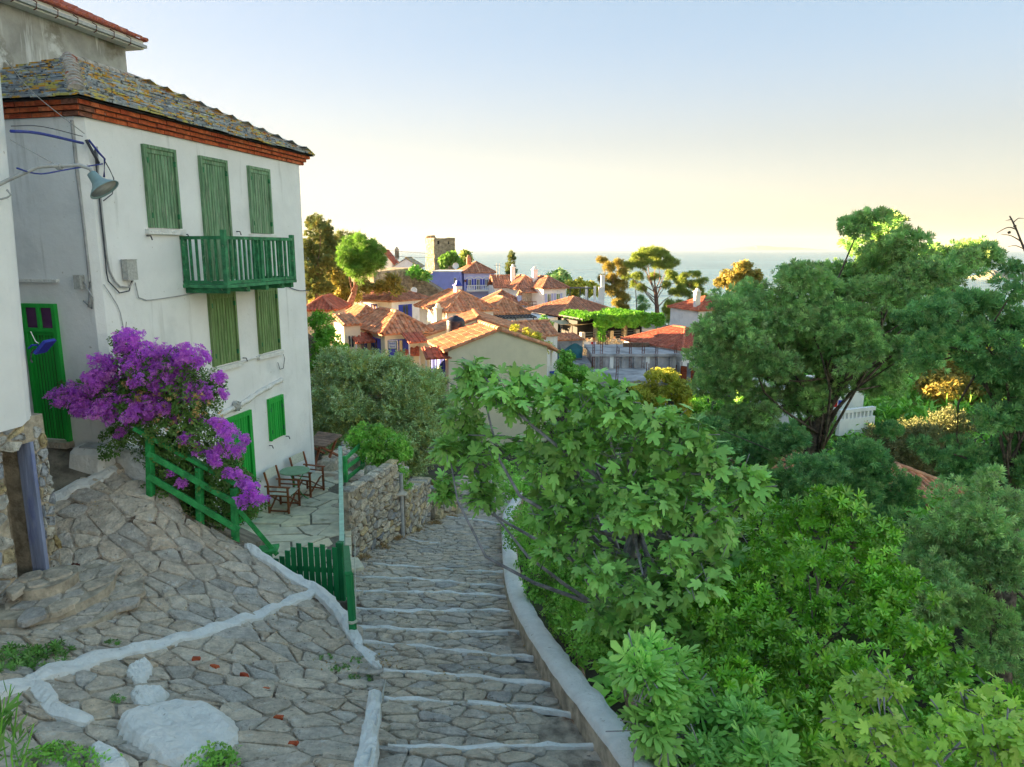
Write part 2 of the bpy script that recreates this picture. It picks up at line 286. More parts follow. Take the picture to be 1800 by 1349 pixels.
# ------------------------------------------------------------------ ground forms
class TPS:
    def __init__(s, P, lam=.02):
        P = np.array(P, float); s.X = P[:, :2]; n = len(P)
        K = s.k(np.linalg.norm(s.X[:,None]-s.X[None], axis=2)) + lam*np.eye(n)
        A = np.c_[np.ones(n), s.X]; L = np.block([[K, A], [A.T, np.zeros((3,3))]])
        s.w = np.linalg.solve(L, np.r_[P[:,2], 0, 0, 0])
    @staticmethod
    def k(r): return np.where(r > 1e-9, r*r*np.log(np.maximum(r, 1e-9)), 0.)
    def __call__(s, x, y):
        r = np.hypot(s.X[:,0]-x, s.X[:,1]-y); return float(s.k(r) @ s.w[:-3] + s.w[-3] + s.w[-2]*x + s.w[-1]*y)
    def many(s, Q):
        r = np.linalg.norm(Q[:,None]-s.X[None], axis=2); return s.k(r) @ s.w[:-3] + s.w[-3] + Q @ s.w[-2:]
cpts = [(90,775,11.5),(185,815,11.1),(263,865,10.6),(412,950,10.8),(440,965,10.6),(540,1042,10.0),(600,1095,9.35),(640,1140,8.7),(672,1205,7.6),(640,1349,5.5),(115,1000,9.2),(100,890,10.2),(0,1180,6.7),(0,1349,5.1),(300,1280,6.1),(300,1110,8.15)]
PATH = TPS([tuple(PY(*c)) for c in cpts]+[(-1.2,3.2,-4.3),(-4.2,3.2,-4.0)], .05)
def inpoly(x, y, P):
    r = False; j = len(P)-1
    for i in range(len(P)):
        xi, yi = P[i]; xj, yj = P[j]
        if (yi > y) != (yj > y) and x < (xj-xi)*(y-yi)/(yj-yi)+xi: r = not r
        j = i
    return r
def clip_half(poly, px, py, nx, ny):
    out = []; n = len(poly)
    for i in range(n):
        a, b = poly[i], poly[(i+1)%n]; da = (a[0]-px)*nx+(a[1]-py)*ny; db = (b[0]-px)*nx+(b[1]-py)*ny
        if da <= 0: out.append(a)
        if (da < 0 < db) or (db < 0 < da):
            t = da/(da-db); out.append((a[0]+(b[0]-a[0])*t, a[1]+(b[1]-a[1])*t))
    return out
def voronoi(region, sx, sy, jit=.42, ang=0., seed=1, extra=None, vary=0.):
    """cells of a jittered grid (spacing sx, sy, turned by ang) whose seed lies in the region"""
    r = random.Random(seed); ca, sa = math.cos(ang), math.sin(ang)
    xs = [p[0]*ca+p[1]*sa for p in region]; ys = [-p[0]*sa+p[1]*ca for p in region]
    seeds = []; j = 0; y = min(ys)-sy
    while y < max(ys)+sy:
        x = min(xs)-sx*(1+.5*(j%2))
        while x < max(xs)+sx:
            if r.random() > vary: seeds.append((x+r.uniform(-jit,jit)*sx, y+r.uniform(-jit,jit)*sy))
            if vary and r.random() < vary*.9: seeds.append((x+r.uniform(-.5,.5)*sx, y+r.uniform(-.5,.5)*sy))
            x += sx
        y += sy; j += 1
    S = np.array(seeds)/np.array([sx, sy]); cells = []
    for i, (a, b) in enumerate(S):
        X, Y = a*sx*ca-b*sy*sa, a*sx*sa+b*sy*ca
        if not inpoly(X, Y, region) or (extra and not extra(X, Y)): continue
        d = np.hypot(S[:,0]-a, S[:,1]-b); nb = np.argsort(d)[1:17]
        poly = [(a-1.6,b-1.6),(a+1.6,b-1.6),(a+1.6,b+1.6),(a-1.6,b+1.6)]
        for k in nb:
            nx, ny = S[k,0]-a, S[k,1]-b; poly = clip_half(poly, (a+S[k,0])/2, (b+S[k,1])/2, nx, ny)
            if len(poly) < 3: break
        if len(poly) < 3: continue
        cells.append([(p[0]*sx*ca-p[1]*sy*sa, p[0]*sx*sa+p[1]*sy*ca) for p in poly])
    return cells
def soften(poly, gap, r=None, chaikin=1):
    """shrinks a cell by the joint and rounds its corners"""
    cx = sum(p[0] for p in poly)/len(poly); cy = sum(p[1] for p in poly)/len(poly); n = len(poly)
    area = sum(poly[i][0]*poly[(i+1)%n][1]-poly[(i+1)%n][0]*poly[i][1] for i in range(n))/2
    if area < 0: poly = poly[::-1]
    q = poly
    for i in range(n):
        a, b = poly[i], poly[(i+1)%n]; ex, ey = b[0]-a[0], b[1]-a[1]; l = math.hypot(ex, ey)
        if l < 1e-6: continue
        q = clip_half(q, a[0]-ey/l*gap, a[1]+ex/l*gap, ey/l, -ex/l)
        if len(q) < 3: return None
    pts = []
    for p in q:
        if not pts or math.hypot(p[0]-pts[-1][0], p[1]-pts[-1][1]) > gap*.8: pts.append(p)
    if len(pts) > 2 and math.hypot(pts[0][0]-pts[-1][0], pts[0][1]-pts[-1][1]) < gap*.8: pts.pop()
    if len(pts) < 3: return None
    for _ in range(chaikin):
        o = []
        for i in range(len(pts)):
            a, b = pts[i], pts[(i+1)%len(pts)]
            o += [(a[0]*.85+b[0]*.15, a[1]*.85+b[1]*.15), (a[0]*.15+b[0]*.85, a[1]*.15+b[1]*.85)]
        pts = o
    return pts
def stone_shape(mb, pts, fn, h, bev, t, rnd, bottom=-.04, rough=.006):
    """one stone: a skirt, a chamfer and an uneven top; fn(a, b, height) puts it on its surface"""
    n = len(pts); cx = sum(p[0] for p in pts)/n; cy = sum(p[1] for p in pts)/n
    rad = max(math.hypot(p[0]-cx, p[1]-cy) for p in pts); tx, ty = rnd.uniform(-.03,.03), rnd.uniform(-.03,.03)
    hh = h*rnd.uniform(.6, 1.25)
    ring = lambda k, z, ro: [fn(cx+(p[0]-cx)*k, cy+(p[1]-cy)*k, z+((p[0]-cx)*tx+(p[1]-cy)*ty if z > 0 else 0)+rnd.uniform(-ro,ro)) for p in pts]
    k2 = max(.55, 1-bev/max(rad,.02))
    vs = ring(1.0, bottom, 0)+ring(.99, hh*.62, rough)+ring(k2, hh, rough)+[fn(cx, cy, hh*1.04+rnd.uniform(-rough,rough))]
    fs = []
    for k in range(2): fs += [(k*n+i, k*n+(i+1)%n, (k+1)*n+(i+1)%n, (k+1)*n+i) for i in range(n)]
    fs += [(2*n+i, 2*n+(i+1)%n, 3*n) for i in range(n)]
    mb.add(vs, fs, t)
def lay(cells, fn, mat, parent, name, restname, gap=.014, h=.035, bev=.03, limit=300, seed=3, bottom=-.04, rough=.006, chaikin=1, near=None, tint=None):
    rnd = random.Random(seed); items = []
    for c in cells:
        p = soften(c, gap*rnd.uniform(.7,1.5), chaikin=chaikin)
        if not p: continue
        n = len(p); ar = abs(sum(p[i][0]*p[(i+1)%n][1]-p[(i+1)%n][0]*p[i][1] for i in range(n))/2)
        cx = sum(q[0] for q in p)/n; cy = sum(q[1] for q in p)/n
        w = Vector(fn(cx, cy, 0)); items.append((ar/max(w.length_squared,1), p))
    items.sort(key=lambda t: -t[0]); rest = MB(); k = 0
    for i, (a, p) in enumerate(items):
        if i < limit:
            mb = MB(); stone_shape(mb, p, fn, h, bev, 0, rnd, bottom, rough)
            o = mb.build(name, mat, parent)
        else: stone_shape(rest, p, fn, h, bev, rnd.random()*.98+.01, rnd, bottom, rough)
    if rest.f: rest.build(restname, mat, parent, kind='stuff')
    return len(items)
from mathutils.geometry import delaunay_2d_cdt
def sheet(mb, poly, S, step, skirt=None, dz=0., t=0.):
    xs = [p[0] for p in poly]; ys = [p[1] for p in poly]; n = len(poly)
    dense = []
    for i in range(n):
        a, b = poly[i], poly[(i+1)%n]; k = max(1, int(math.hypot(b[0]-a[0], b[1]-a[1])/step))
        dense += [(a[0]+(b[0]-a[0])*j/k, a[1]+(b[1]-a[1])*j/k) for j in range(k)]
    pts = [Vector(p) for p in dense]; m = len(dense); y = min(ys)
    while y < max(ys):
        x = min(xs)
        while x < max(xs):
            if inpoly(x, y, poly): pts.append(Vector((x+random.uniform(-.1,.1)*step, y+random.uniform(-.1,.1)*step)))
            x += step
        y += step
    V, _, Fc, *_ = delaunay_2d_cdt(pts, [(i,(i+1)%m) for i in range(m)], [], 1, 1e-4)
    vs = [(p.x, p.y, S(p.x, p.y)+dz) for p in V]; mb.add(vs, [list(f) for f in Fc], t)
    if skirt is not None:
        k = len(dense); top = [(p[0], p[1], S(*p)+dz) for p in dense]
        mb.add(top+[(p[0], p[1], skirt) for p in dense], [(i, (i+1)%k, (i+1)%k+k, i+k) for i in range(k)], t)
def smooth_line(P, step=.12):
    P = [Vector(p) for p in P]; out = []
    for i in range(len(P)-1):
        p0, p1, p2, p3 = P[max(i-1,0)], P[i], P[i+1], P[min(i+2,len(P)-1)]
        k = max(1, int((p2-p1).length/step))
        for j in range(k):
            t = j/k; out.append(.5*((2*p1)+(p2-p0)*t+(2*p0-5*p1+4*p2-p3)*t*t+(3*p1-p0-3*p2+p3)*t**3))
    return out+[P[-1]]
def ribbon(pts, width, h, S, rnd, jit=.18, low=-.03, t=0., mb=None, step=.07):
    """an uneven rounded band laid on a surface; pts are (x, y, half width)"""
    L = smooth_line([(p[0], p[1], p[2] if len(p) > 2 else width) for p in pts], step); mb = mb or MB(); vs = []; n = len(L)
    for i, p in enumerate(L):
        d = (L[min(i+1,n-1)]-L[max(i-1,0)]); l = math.hypot(d.x, d.y) or 1; nx, ny = -d.y/l, d.x/l
        w1 = math.sin(p.x*7.3+p.y*5.1)+.7*math.sin(p.x*17+p.y*13+2); w2 = math.sin(p.x*6.1-p.y*8.3+1)+.7*math.sin(p.x*15-p.y*19); wl_, wr = p.z*(1+jit*w1+rnd.uniform(-jit,jit)*.5), p.z*(1+jit*w2+rnd.uniform(-jit,jit)*.5)
        end = .55 if i in (0, n-1) else 1
        for k, hh in ((-1,low),(-.82,h*.75),(-.3,h),(.3,h),(.82,h*.75),(1,low)):
            w = (wl_ if k < 0 else wr)*k*end; x, y = p.x+nx*w, p.y+ny*w
            vs.append((x, y, S(x, y)+(hh*(1+.3*math.sin(x*11+y*9)+rnd.uniform(-.22,.22)) if hh > 0 else hh)))
    fs = [(i*6+j, i*6+j+1, (i+1)*6+j+1, (i+1)*6+j) for i in range(n-1) for j in range(5)]+[(0,5,4,3,2,1), tuple((n-1)*6+j for j in range(6))]
    mb.add(vs, [f[::-1] for f in fs], t); return mb
def rock(mb, outline, S, h, rnd, t=0., low=-.05):
    """a bumpy boulder standing in the paving, from its outline"""
    n = len(outline); ph = [rnd.uniform(0,6.28) for _ in range(6)]; size = max(max(p[0] for p in outline)-min(p[0] for p in outline), .1); f = 9/size
    def edge(x, y):
        m = 9
        for i in range(n):
            a, b = outline[i], outline[(i+1)%n]; ex, ey = b[0]-a[0], b[1]-a[1]; l = ex*ex+ey*ey or 1e-9; k = max(0, min(1, ((x-a[0])*ex+(y-a[1])*ey)/l)); m = min(m, math.hypot(x-a[0]-ex*k, y-a[1]-ey*k))
        return m
    def H(x, y):
        e = min(1, edge(x, y)/(size*.16)); w = math.sin(x*f+ph[0])*math.sin(y*f*1.3+ph[1])+.6*math.sin(x*f*2.3+ph[2])*math.sin(y*f*2.1+ph[3])+.4*math.sin((x+y)*f*3.7+ph[4])
        return S(x, y)+low+(h-low)*math.sqrt(max(0,1-(1-e)**2))*(1+.13*w)
    sheet(mb, outline, H, size/16, t=t)
def oval(P, k=3):
    pts = [(p[0], p[1]) for p in P]
    for _ in range(k-1):
        o = []
        for i in range(len(pts)):
            a, b = pts[i], pts[(i+1)%len(pts)]; o += [(a[0]*.75+b[0]*.25, a[1]*.75+b[1]*.25), (a[0]*.25+b[0]*.75, a[1]*.25+b[1]*.75)]
        pts = o
    return pts
XY = lambda L, S=PATH: [tuple(hit(u, v, S))[:2] for u, v in L]
def ccw(P): return P if sum(P[i][0]*P[(i+1)%len(P)][1]-P[(i+1)%len(P)][0]*P[i][1] for i in range(len(P))) > 0 else P[::-1]
rnd = random.Random(11)

# the street of low steps: a slope, each tread ends in a white nosing
SD = (math.sin(R(5)), math.cos(R(5)))
def STREET0(x, y):
    s = SD[0]*x+SD[1]*y
    return -3.4-.22*s if s < 21 else (-8.02-.06*(s-21))
lines = [((785,912),(885,925)),((720,952),(880,975)),((660,998),(890,1012)),((622,1018),(895,1035)),((622,1042),(895,1054)),((622,1076),(900,1082)),((622,1110),(915,1118)),((640,1136),(945,1163)),((676,1186),(970,1209)),((684,1232),(1012,1263)),((684,1318),(1056,1322))]
LN = sorted([(hit(*l, STREET0), hit(*r, STREET0)) for l, r in lines], key=lambda q: q[0].y)
def line_y(k, x):
    a, b = LN[k]; t = (x-a.x)/(b.x-a.x); return a.y+(b.y-a.y)*t+.10*math.sin(2.3*x+k*1.7)*(.5 if k < 4 else 1)*.6
def STREET(x, y):
    z = STREET0(x, y); prev = line_y(0, x)-1.0
    for k in range(len(LN)):
        yk = line_y(k, x)
        if y <= yk: return z+.075*max(0, min(1, (y-prev)/(yk-prev)))-.03
        prev = yk
    return z-.03
left_px = [(600,1700),(645,1420),(656,1349),(664,1228),(655,1192),(632,1140),(618,1085),(614,1045),(616,985),(703,947),(757,917),(800,905),(806,880),(800,850),(800,835)]
right_px = [(930,835),(905,880),(885,920),(884,985),(892,1060),(915,1120),(960,1200),(1030,1300),(1062,1349),(1180,1520),(1300,1700)]
street_poly = ccw(XY(left_px+right_px, STREET0))
street = MB(); sheet(street, street_poly, STREET, .17)
street = street.build('street', M['mortar2'], kind='structure')
cells = voronoi(street_poly, .31, .175, .44, R(-6), 5, extra=lambda x, y: y < 17.5 and not (x > LN[min(range(len(LN)), key=lambda k: abs(line_y(k,x)-y))][1].x-.42 and y < 9.5 and rnd.random() < .75), vary=.16)
lay(cells, lambda a, b, h: (a, b, STREET(a, b)+h), M['stone2'], street, 'paving_stone', 'small_paving_stones', gap=.011, h=.030, bev=.03, seed=4, rough=.008)
far_cells = voronoi(street_poly, .55, .42, .4, R(-6), 6, extra=lambda x, y: y >= 17.5, vary=.1)
lay(far_cells, lambda a, b, h: (a, b, STREET(a, b)+h), M['stone2'], street, 'far_stones', 'far_paving_stones', gap=.02, h=.025, limit=0, seed=4)
for k in range(len(LN)):
    a, b = LN[k]; P = []
    for i in range(9):
        x = a.x+(b.x-a.x)*i/8; P.append((x, line_y(k, x)-.03, (.038 if k < 4 else .055)*rnd.uniform(.6,1.25)*(1.0 if k < 7 else .9)))
    cuts = [(0,9)] if k not in (1,8,9) else [(0,4),(4,9)]
    for c0, c1 in cuts:
        if len(cuts) > 1 and c0: c0 = c0-1
        seg = P[c0:c1]
        if len(cuts) > 1: seg = [(p[0]+(.12 if c0 else -.04), p[1], p[2]) for p in seg]
        ribbon(seg, .04, .046, STREET, rnd, .3, -.02, step=.09).build('painted_nosing', M['wash'], street)
# low parapet on the far side of the street
par_in = [hit(u, v, STREET0) for u, v in right_px[1:]]
parapet = empty('parapet_wall', par_in[2], 0, 'low stone parapet with a white painted top running down beside the stepped street', 'parapet')
L = smooth_line([(p.x, p.y, 0) for p in par_in], .15); n = len(L); body = MB(); cap = MB(); bv = []; cv = []
for i, p in enumerate(L):
    d = L[min(i+1,n-1)]-L[max(i-1,0)]; l = math.hypot(d.x, d.y); nx, ny = -d.y/l, d.x/l      # away from the street
    z = STREET0(p.x, p.y); H = .30+rnd.uniform(-.015,.015); Wd = .27+rnd.uniform(-.015,.015)
    o = lambda w, h: (p.x+nx*w, p.y+ny*w, z+h)
    bv += [o(-.02,-.1), o(0,H-.02), o(Wd,H-.02), o(Wd+.05,-3.5)]
    cv += [o(-.015,H-.045), o(0,H), o(.05,H+.028), o(Wd*.6,H+.032), o(Wd-.01,H+.015), o(Wd+.012,H-.1)]
body.add(bv, [(i*4+j, (i+1)*4+j, (i+1)*4+j+1, i*4+j+1) for i in range(n-1) for j in range(3)]+[(0,1,2,3), tuple((n-1)*4+j for j in (3,2,1,0))])
cap.add(cv, [(i*6+j, (i+1)*6+j, (i+1)*6+j+1, i*6+j+1) for i in range(n-1) for j in range(5)]+[tuple(range(6)), tuple((n-1)*6+j for j in range(5,-1,-1))])
body.build('wall_core', M['rubble'], parapet); cap.build('painted_top', M['wash'], parapet, smooth=True)

# the upper lane, paved with rough stones
lane_px = [(84,888),(205,824),(262,868),(350,918),(418,953),(438,962),(480,1000),(540,1042),(592,1075),(622,1125),(652,1170),(676,1205),(668,1232),(655,1300),(644,1360),(600,1500),(560,1700),(-400,1700),(-160,1240),(30,1125),(92,1035)]
lane_poly = ccw(XY(lane_px))
lane = MB(); sheet(lane, lane_poly, PATH, .22, skirt=-7.5)
lane = lane.build('lane', M['mortar'], kind='structure')
FNL = lambda a, b, h: (a, b, PATH(a, b)+h)
hub = hit(300,1110,PATH)
def not_rock(x, y): return True
cells = voronoi(lane_poly, .37, .24, .46, R(-14), 9, extra=lambda x, y: y > 3.4, vary=.34)
lay(cells, FNL, M['stone'], lane, 'paving_stone', 'small_paving_stones', gap=.011, h=.036, bev=.04, seed=8, rough=.012)
# terracotta shards and slate pieces set into it
for k, (u, v) in enumerate([(345,1163),(378,1177),(430,1192),(468,1215),(490,1265),(515,1310)]):
    p = hit(u, v, PATH); mb = MB(); a = rnd.uniform(-.6,.6); c, s_ = math.cos(a), math.sin(a)
    stone_shape(mb, [(p.x+c*x-s_*y, p.y+s_*x+c*y) for x, y in ((-.05,-.025),(.04,-.03),(.055,.02),(-.035,.03))], FNL, .05, .01, 0, rnd)
    mb.build('terracotta_shard', M['brick'], lane)
# white painted edges and the step across the lane
def wash_band(pts, h, name='painted_edge', jit=.16, parent=lane):
    ribbon([(*hit(u, v, PATH).to_2d(), w) for u, v, w in pts], .1, h, PATH, rnd, jit, -.04).build(name, M['wash'], parent)
wash_band([(-60,1240,.16),(40,1206,.15),(100,1185,.15),(180,1160,.14),(265,1140,.12),(350,1118,.11),(440,1090,.10),(510,1062,.085),(556,1042,.075)], .075)
wash_band([(432,962,.07),(462,985,.10),(500,1008,.10),(530,1028,.11),(562,1045,.13),(585,1068,.13),(603,1092,.11),(618,1120,.10),(632,1140,.09)], .09)
wash_band([(628,1140,.08),(648,1160,.10),(668,1182,.07)], .10)
wash_band([(661,1222,.085),(656,1260,.09),(650,1305,.09),(640,1360,.10),(615,1480,.10)], .11, jit=.06)
wash_band([(80,885,.10),(120,866,.12),(165,846,.13),(205,826,.11)], .07)
wash_band([(50,1195,.07),(78,1228,.11),(100,1255,.10),(160,1275,.10)], .07)
for px, h in (([(195,1282),(215,1262),(260,1250),(300,1240),(345,1243),(385,1252),(415,1268),(428,1292),(420,1318),(400,1340),(365,1352),(320,1362),(275,1350),(240,1330),(212,1310)], .15), ([(224,1222),(250,1210),(285,1215),(305,1225),(290,1240),(255,1250),(232,1243)], .07), ([(216,1185),(235,1168),(270,1165),(272,1190),(258,1208),(230,1205)], .06), ([(150,1320),(190,1312),(220,1335),(240,1360),(190,1375),(155,1350)], .08)):
    mb = MB(); rock(mb, ccw(oval(XY(px), 3)), PATH, h*.8+.03, rnd); mb.build('whitewashed_boulder', M['wash'], lane)
# the street side of the lane's kerb is painted too
A_ = [hit(u, v, PATH) for u, v in ((676,1206),(669,1232),(656,1300),(645,1360),(602,1500))]
mb = MB(); vs = []
for p in smooth_line(A_, .15): vs += [(p.x+.02, p.y, p.z+.10), (p.x+.05, p.y, p.z-.5)]
mb.add(vs, [(2*i, 2*i+1, 2*i+3, 2*i+2) for i in range(len(vs)//2-1)]); mb.build('painted_kerb_face', M['wash'], lane)
# iron drain cover
p = hit(118,1003,PATH); mb = MB(); e1 = Vector((.23,.05,.0)); e2 = Vector((-.04,.2,.03))
for i in range(6):
    for j in range(5):
        q = p+e1*(i/6-.5)+e2*(j/5-.5); mb.obox(q+Vector((0,0,.032)), e1/7.5, e2/6.5, (0,0,.012))
dr = MB(); dr.obox(p-e1*.58-e2*.58+Vector((0,0,-.02)), e1*1.16, e2*1.16, (0,0,.052)); dr = dr.build('drain_cover', M['iron']); tag(dr, 'small rusty iron drain cover set in the lane by the stone doorway', 'drain cover'); mb.build('raised_pattern', M['iron'], dr)

# packed earth before the green side door
ep = [hit(u, v, PATH) for u, v in ((84,885),(205,822),(190,800),(160,775),(60,768),(40,800),(60,860))]
mb = MB(); sheet(mb, ccw([tuple(p)[:2] for p in ep]+[]), PATH, .2, dz=-.01); mb.build('bare_ground', M['dirt'], kind='structure')

# terrace of crazy paving
A2 = Vector((-6.49, 11.22)); D2 = Vector((.22225,.97499)); N2 = Vector((.97499,-.22225))
def FP(s, o, z): p = A2+D2*s+N2*o; return Vector((p.x, p.y, z))
ZT = -5.75
T = lambda u, v: tuple(PZ(u, v, ZT))[:2]
terr_poly = ccw([tuple(FP(1.2,0,0))[:2], tuple(FP(7.9,0,0))[:2], T(640,818), T(613,850), T(613,1056), T(560,1070), T(470,1030), T(380,960)])
terrace = MB(); sheet(terrace, terr_poly, lambda x, y: ZT, .8, skirt=-8.3)
terrace = terrace.build('terrace', M['joint'], kind='structure')
edge_in = T(613,850), T(613,1056)
cells = voronoi(terr_poly, .62, .48, .42, R(20), 21, vary=.12)
lay(cells, lambda a, b, h: (a, b, ZT+h), M['flag'], terrace, 'flagstone', 'small_flagstones', gap=.016, h=.022, bev=.015, seed=5, chaikin=0, rough=.001)
# pale kerb strip along the terrace edge, above the street
a, b = Vector(edge_in[0]).to_3d(), Vector(edge_in[1]).to_3d(); mb = MB()
for i in range(14):
    p, q = a+(b-a)*(i/14+.004), a+(b-a)*((i+1)/14-.004); mb.hexa([(p.x-.07,p.y,ZT-.25),(p.x+.05,p.y,ZT-.25),(q.x+.05,q.y,ZT-.25),(q.x-.07,q.y,ZT-.25),(p.x-.07,p.y,ZT+.035),(p.x+.05,p.y,ZT+.035),(q.x+.05,q.y,ZT+.035),(q.x-.07,q.y,ZT+.035)], .1+rnd.random()*.8)
mb.build('edge_strip', M['flag'], terrace)
# ------------------------------------------------------------------ terrain, sea, far land
tc = [(0,0,-7.6),(-6,8,-7.8),(-3,14,-8.4),(-1.5,20,-8.9),(3,5,-7.6),(6,8,-8.2),(12,5,-8.2),(8,15,-9),(10,22,-9.4),(20,20,-9.8),(25,38,-10.4),(0,30,-9.9),(-4,25,-8.6),(-6.5,21,-6.6),(-10.5,30,-6),(-17,24,3),(-24,30,5.5),(-22,14,3),(-12,45,-6),(-22,45,-4),(-4,40,-10.6),(5,55,-11.8),(10,62,-11.8),(-10,47,-9),(-14,66,-8),(-8,58,-9),(-12,100,-8.5),(-3,100,-9),(3,78,-10.4),(22,107,-12),(10,68,-10.6),(-15,130,-5),(-26,112,-5),(-30,70,-7.5),(-40,40,0),(35,100,-12.4),(70,90,-13),(45,60,-11.6),(70,40,-11),(60,0,-8),(-30,0,2),(-60,70,-8),(-12,4,-3),(-20,31,6.6),(-30,35,5),(-60,140,-8),(-95,120,-9),(-95,175,-10),(-45,110,-7)]  # includes an unseen hill left of the house, added to block low sun
TER = TPS(tc, .5)
gx = np.concatenate([np.arange(-90,-30,6.), np.arange(-30,50,1.6), np.arange(50,130,6.)]); gy = np.concatenate([np.arange(-12,2,2.), np.arange(2,60,1.6), np.arange(60,190,3.)])
GX, GY = np.meshgrid(gx, gy); Q = np.c_[GX.ravel(), GY.ravel()]; zz = TER.many(Q)
def coast(x): return np.interp(x, [-90,-40,-20,-8,5,20,40,70,130], [175,168,150,132,120,117,116,104,90])
cd_ = Q[:,1]-coast(Q[:,0]); k = 1/(1+np.exp(-(cd_)/1.6)); zz = zz*(1-k)+(-31)*k
zz = np.where((Q[:,0] > -7.5) & (Q[:,0] < 2) & (Q[:,1] < 19), np.minimum(zz, -8.0-.22*np.maximum(Q[:,1]-8,0)*.4), zz)
nx_, ny_ = len(gx), len(gy); idx = np.arange(nx_*ny_).reshape(ny_, nx_)
a, b, c, d = idx[:-1,:-1].ravel(), idx[:-1,1:].ravel(), idx[1:,1:].ravel(), idx[1:,:-1].ravel()
me = np_mesh('terrain', np.c_[Q, zz], np.r_[np.c_[a,b,c], np.c_[a,c,d]], M['soil'], smooth=True); tag(link('terrain', me), kind='structure')
SEA = -28.
seam = pmat('sea_water', [(.13,.27,.33)], .004, (.85,1.15), .25, 0, spec=.3, stretch=(1,3,1))
nt = seam.node_tree; bs = nt.nodes['Principled BSDF']
ge = nt.nodes.new('ShaderNodeNewGeometry'); h_ = None
for sc, am, st in ((.16, 1., (1,1.8,1)), (.6, .35, (1,1.6,1)), (.012, 5., (1,2.5,1))):
    mp = nt.nodes.new('ShaderNodeMapping'); mp.inputs['Scale'].default_value = st; nt.links.new(ge.outputs['Position'], mp.inputs[0])
    nz = nt.nodes.new('ShaderNodeTexNoise'); nz.inputs['Scale'].default_value = sc; nz.inputs['Detail'].default_value = 4; nt.links.new(mp.outputs[0], nz.inputs['Vector'])
    mu = nt.nodes.new('ShaderNodeMath'); mu.operation = 'MULTIPLY_ADD'; mu.inputs[1].default_value = am; nt.links.new(nz.outputs['Fac'], mu.inputs[0])
    if h_: nt.links.new(h_, mu.inputs[2])
    else: mu.inputs[2].default_value = 0
    h_ = mu.outputs[0]
bp = nt.nodes.new('ShaderNodeBump'); bp.inputs['Strength'].default_value = .6; bp.inputs['Distance'].default_value = 2.2; nt.links.new(h_, bp.inputs['Height']); nt.links.new(bp.outputs[0], bs.inputs['Normal'])
sv = []; rr = [60, 200, 600, 2000, 6000, 15000]; na = 48
for r_ in rr: sv += [(r_*math.sin(2*math.pi*j/na), r_*math.cos(2*math.pi*j/na), SEA) for j in range(na)]
mb = MB(); mb.add(sv, [(i*na+j, (i+1)*na+j, (i+1)*na+(j+1)%na, i*na+(j+1)%na) for i in range(len(rr)-1) for j in range(na)]+[tuple(range(na))])
tag(mb.build('sea', seam), kind='structure')
def ridge_land(name, u0, u1, y, tops, mat, depth, vb):
    """a far island: a ridge line read off the photograph, with slopes falling to the sea on both sides"""
    mb = MB(); n = 40; vs = []; r2 = random.Random(5)
    for i in range(n+1):
        u = u0+(u1-u0)*i/n; hpx = np.interp(i/n, np.linspace(0,1,len(tops)), tops)
        p = PY(u, vb, y); hz = hpx*y/FPX*(1+r2.uniform(-.06,.06))
        for k, f in ((-1,0),(-.6,.35),(-.3,.75),(0,1),(.4,.6),(1,0)): vs.append((p.x+r2.uniform(-.1,.1)*depth*.2, y+k*depth, SEA-1+hz*f*(1 if f in (0,1) else r2.uniform(.8,1.15))))
    mb.add(vs, [(i*6+j, i*6+j+1, (i+1)*6+j+1, (i+1)*6+j) for i in range(n) for j in range(5)])
    tag(mb.build(name, mat, smooth=False), kind='structure')
M['isle'] = pmat('island_scrub', [(.36,.33,.24)], .03, (.5,1.35), .95, 0, spots=[((.07,.10,.05), .05, .5, .62)])
ridge_land('islet_hill', 1706, 1800, 690, [0,8,15,17,15,13,8,3,0], M['isle'], 25, 487)
ridge_land('far_mountains', 1255, 1460, 14000, [0,3,5,7,9,8,6,6,5,3,2,0], M['isle'], 900, 441)

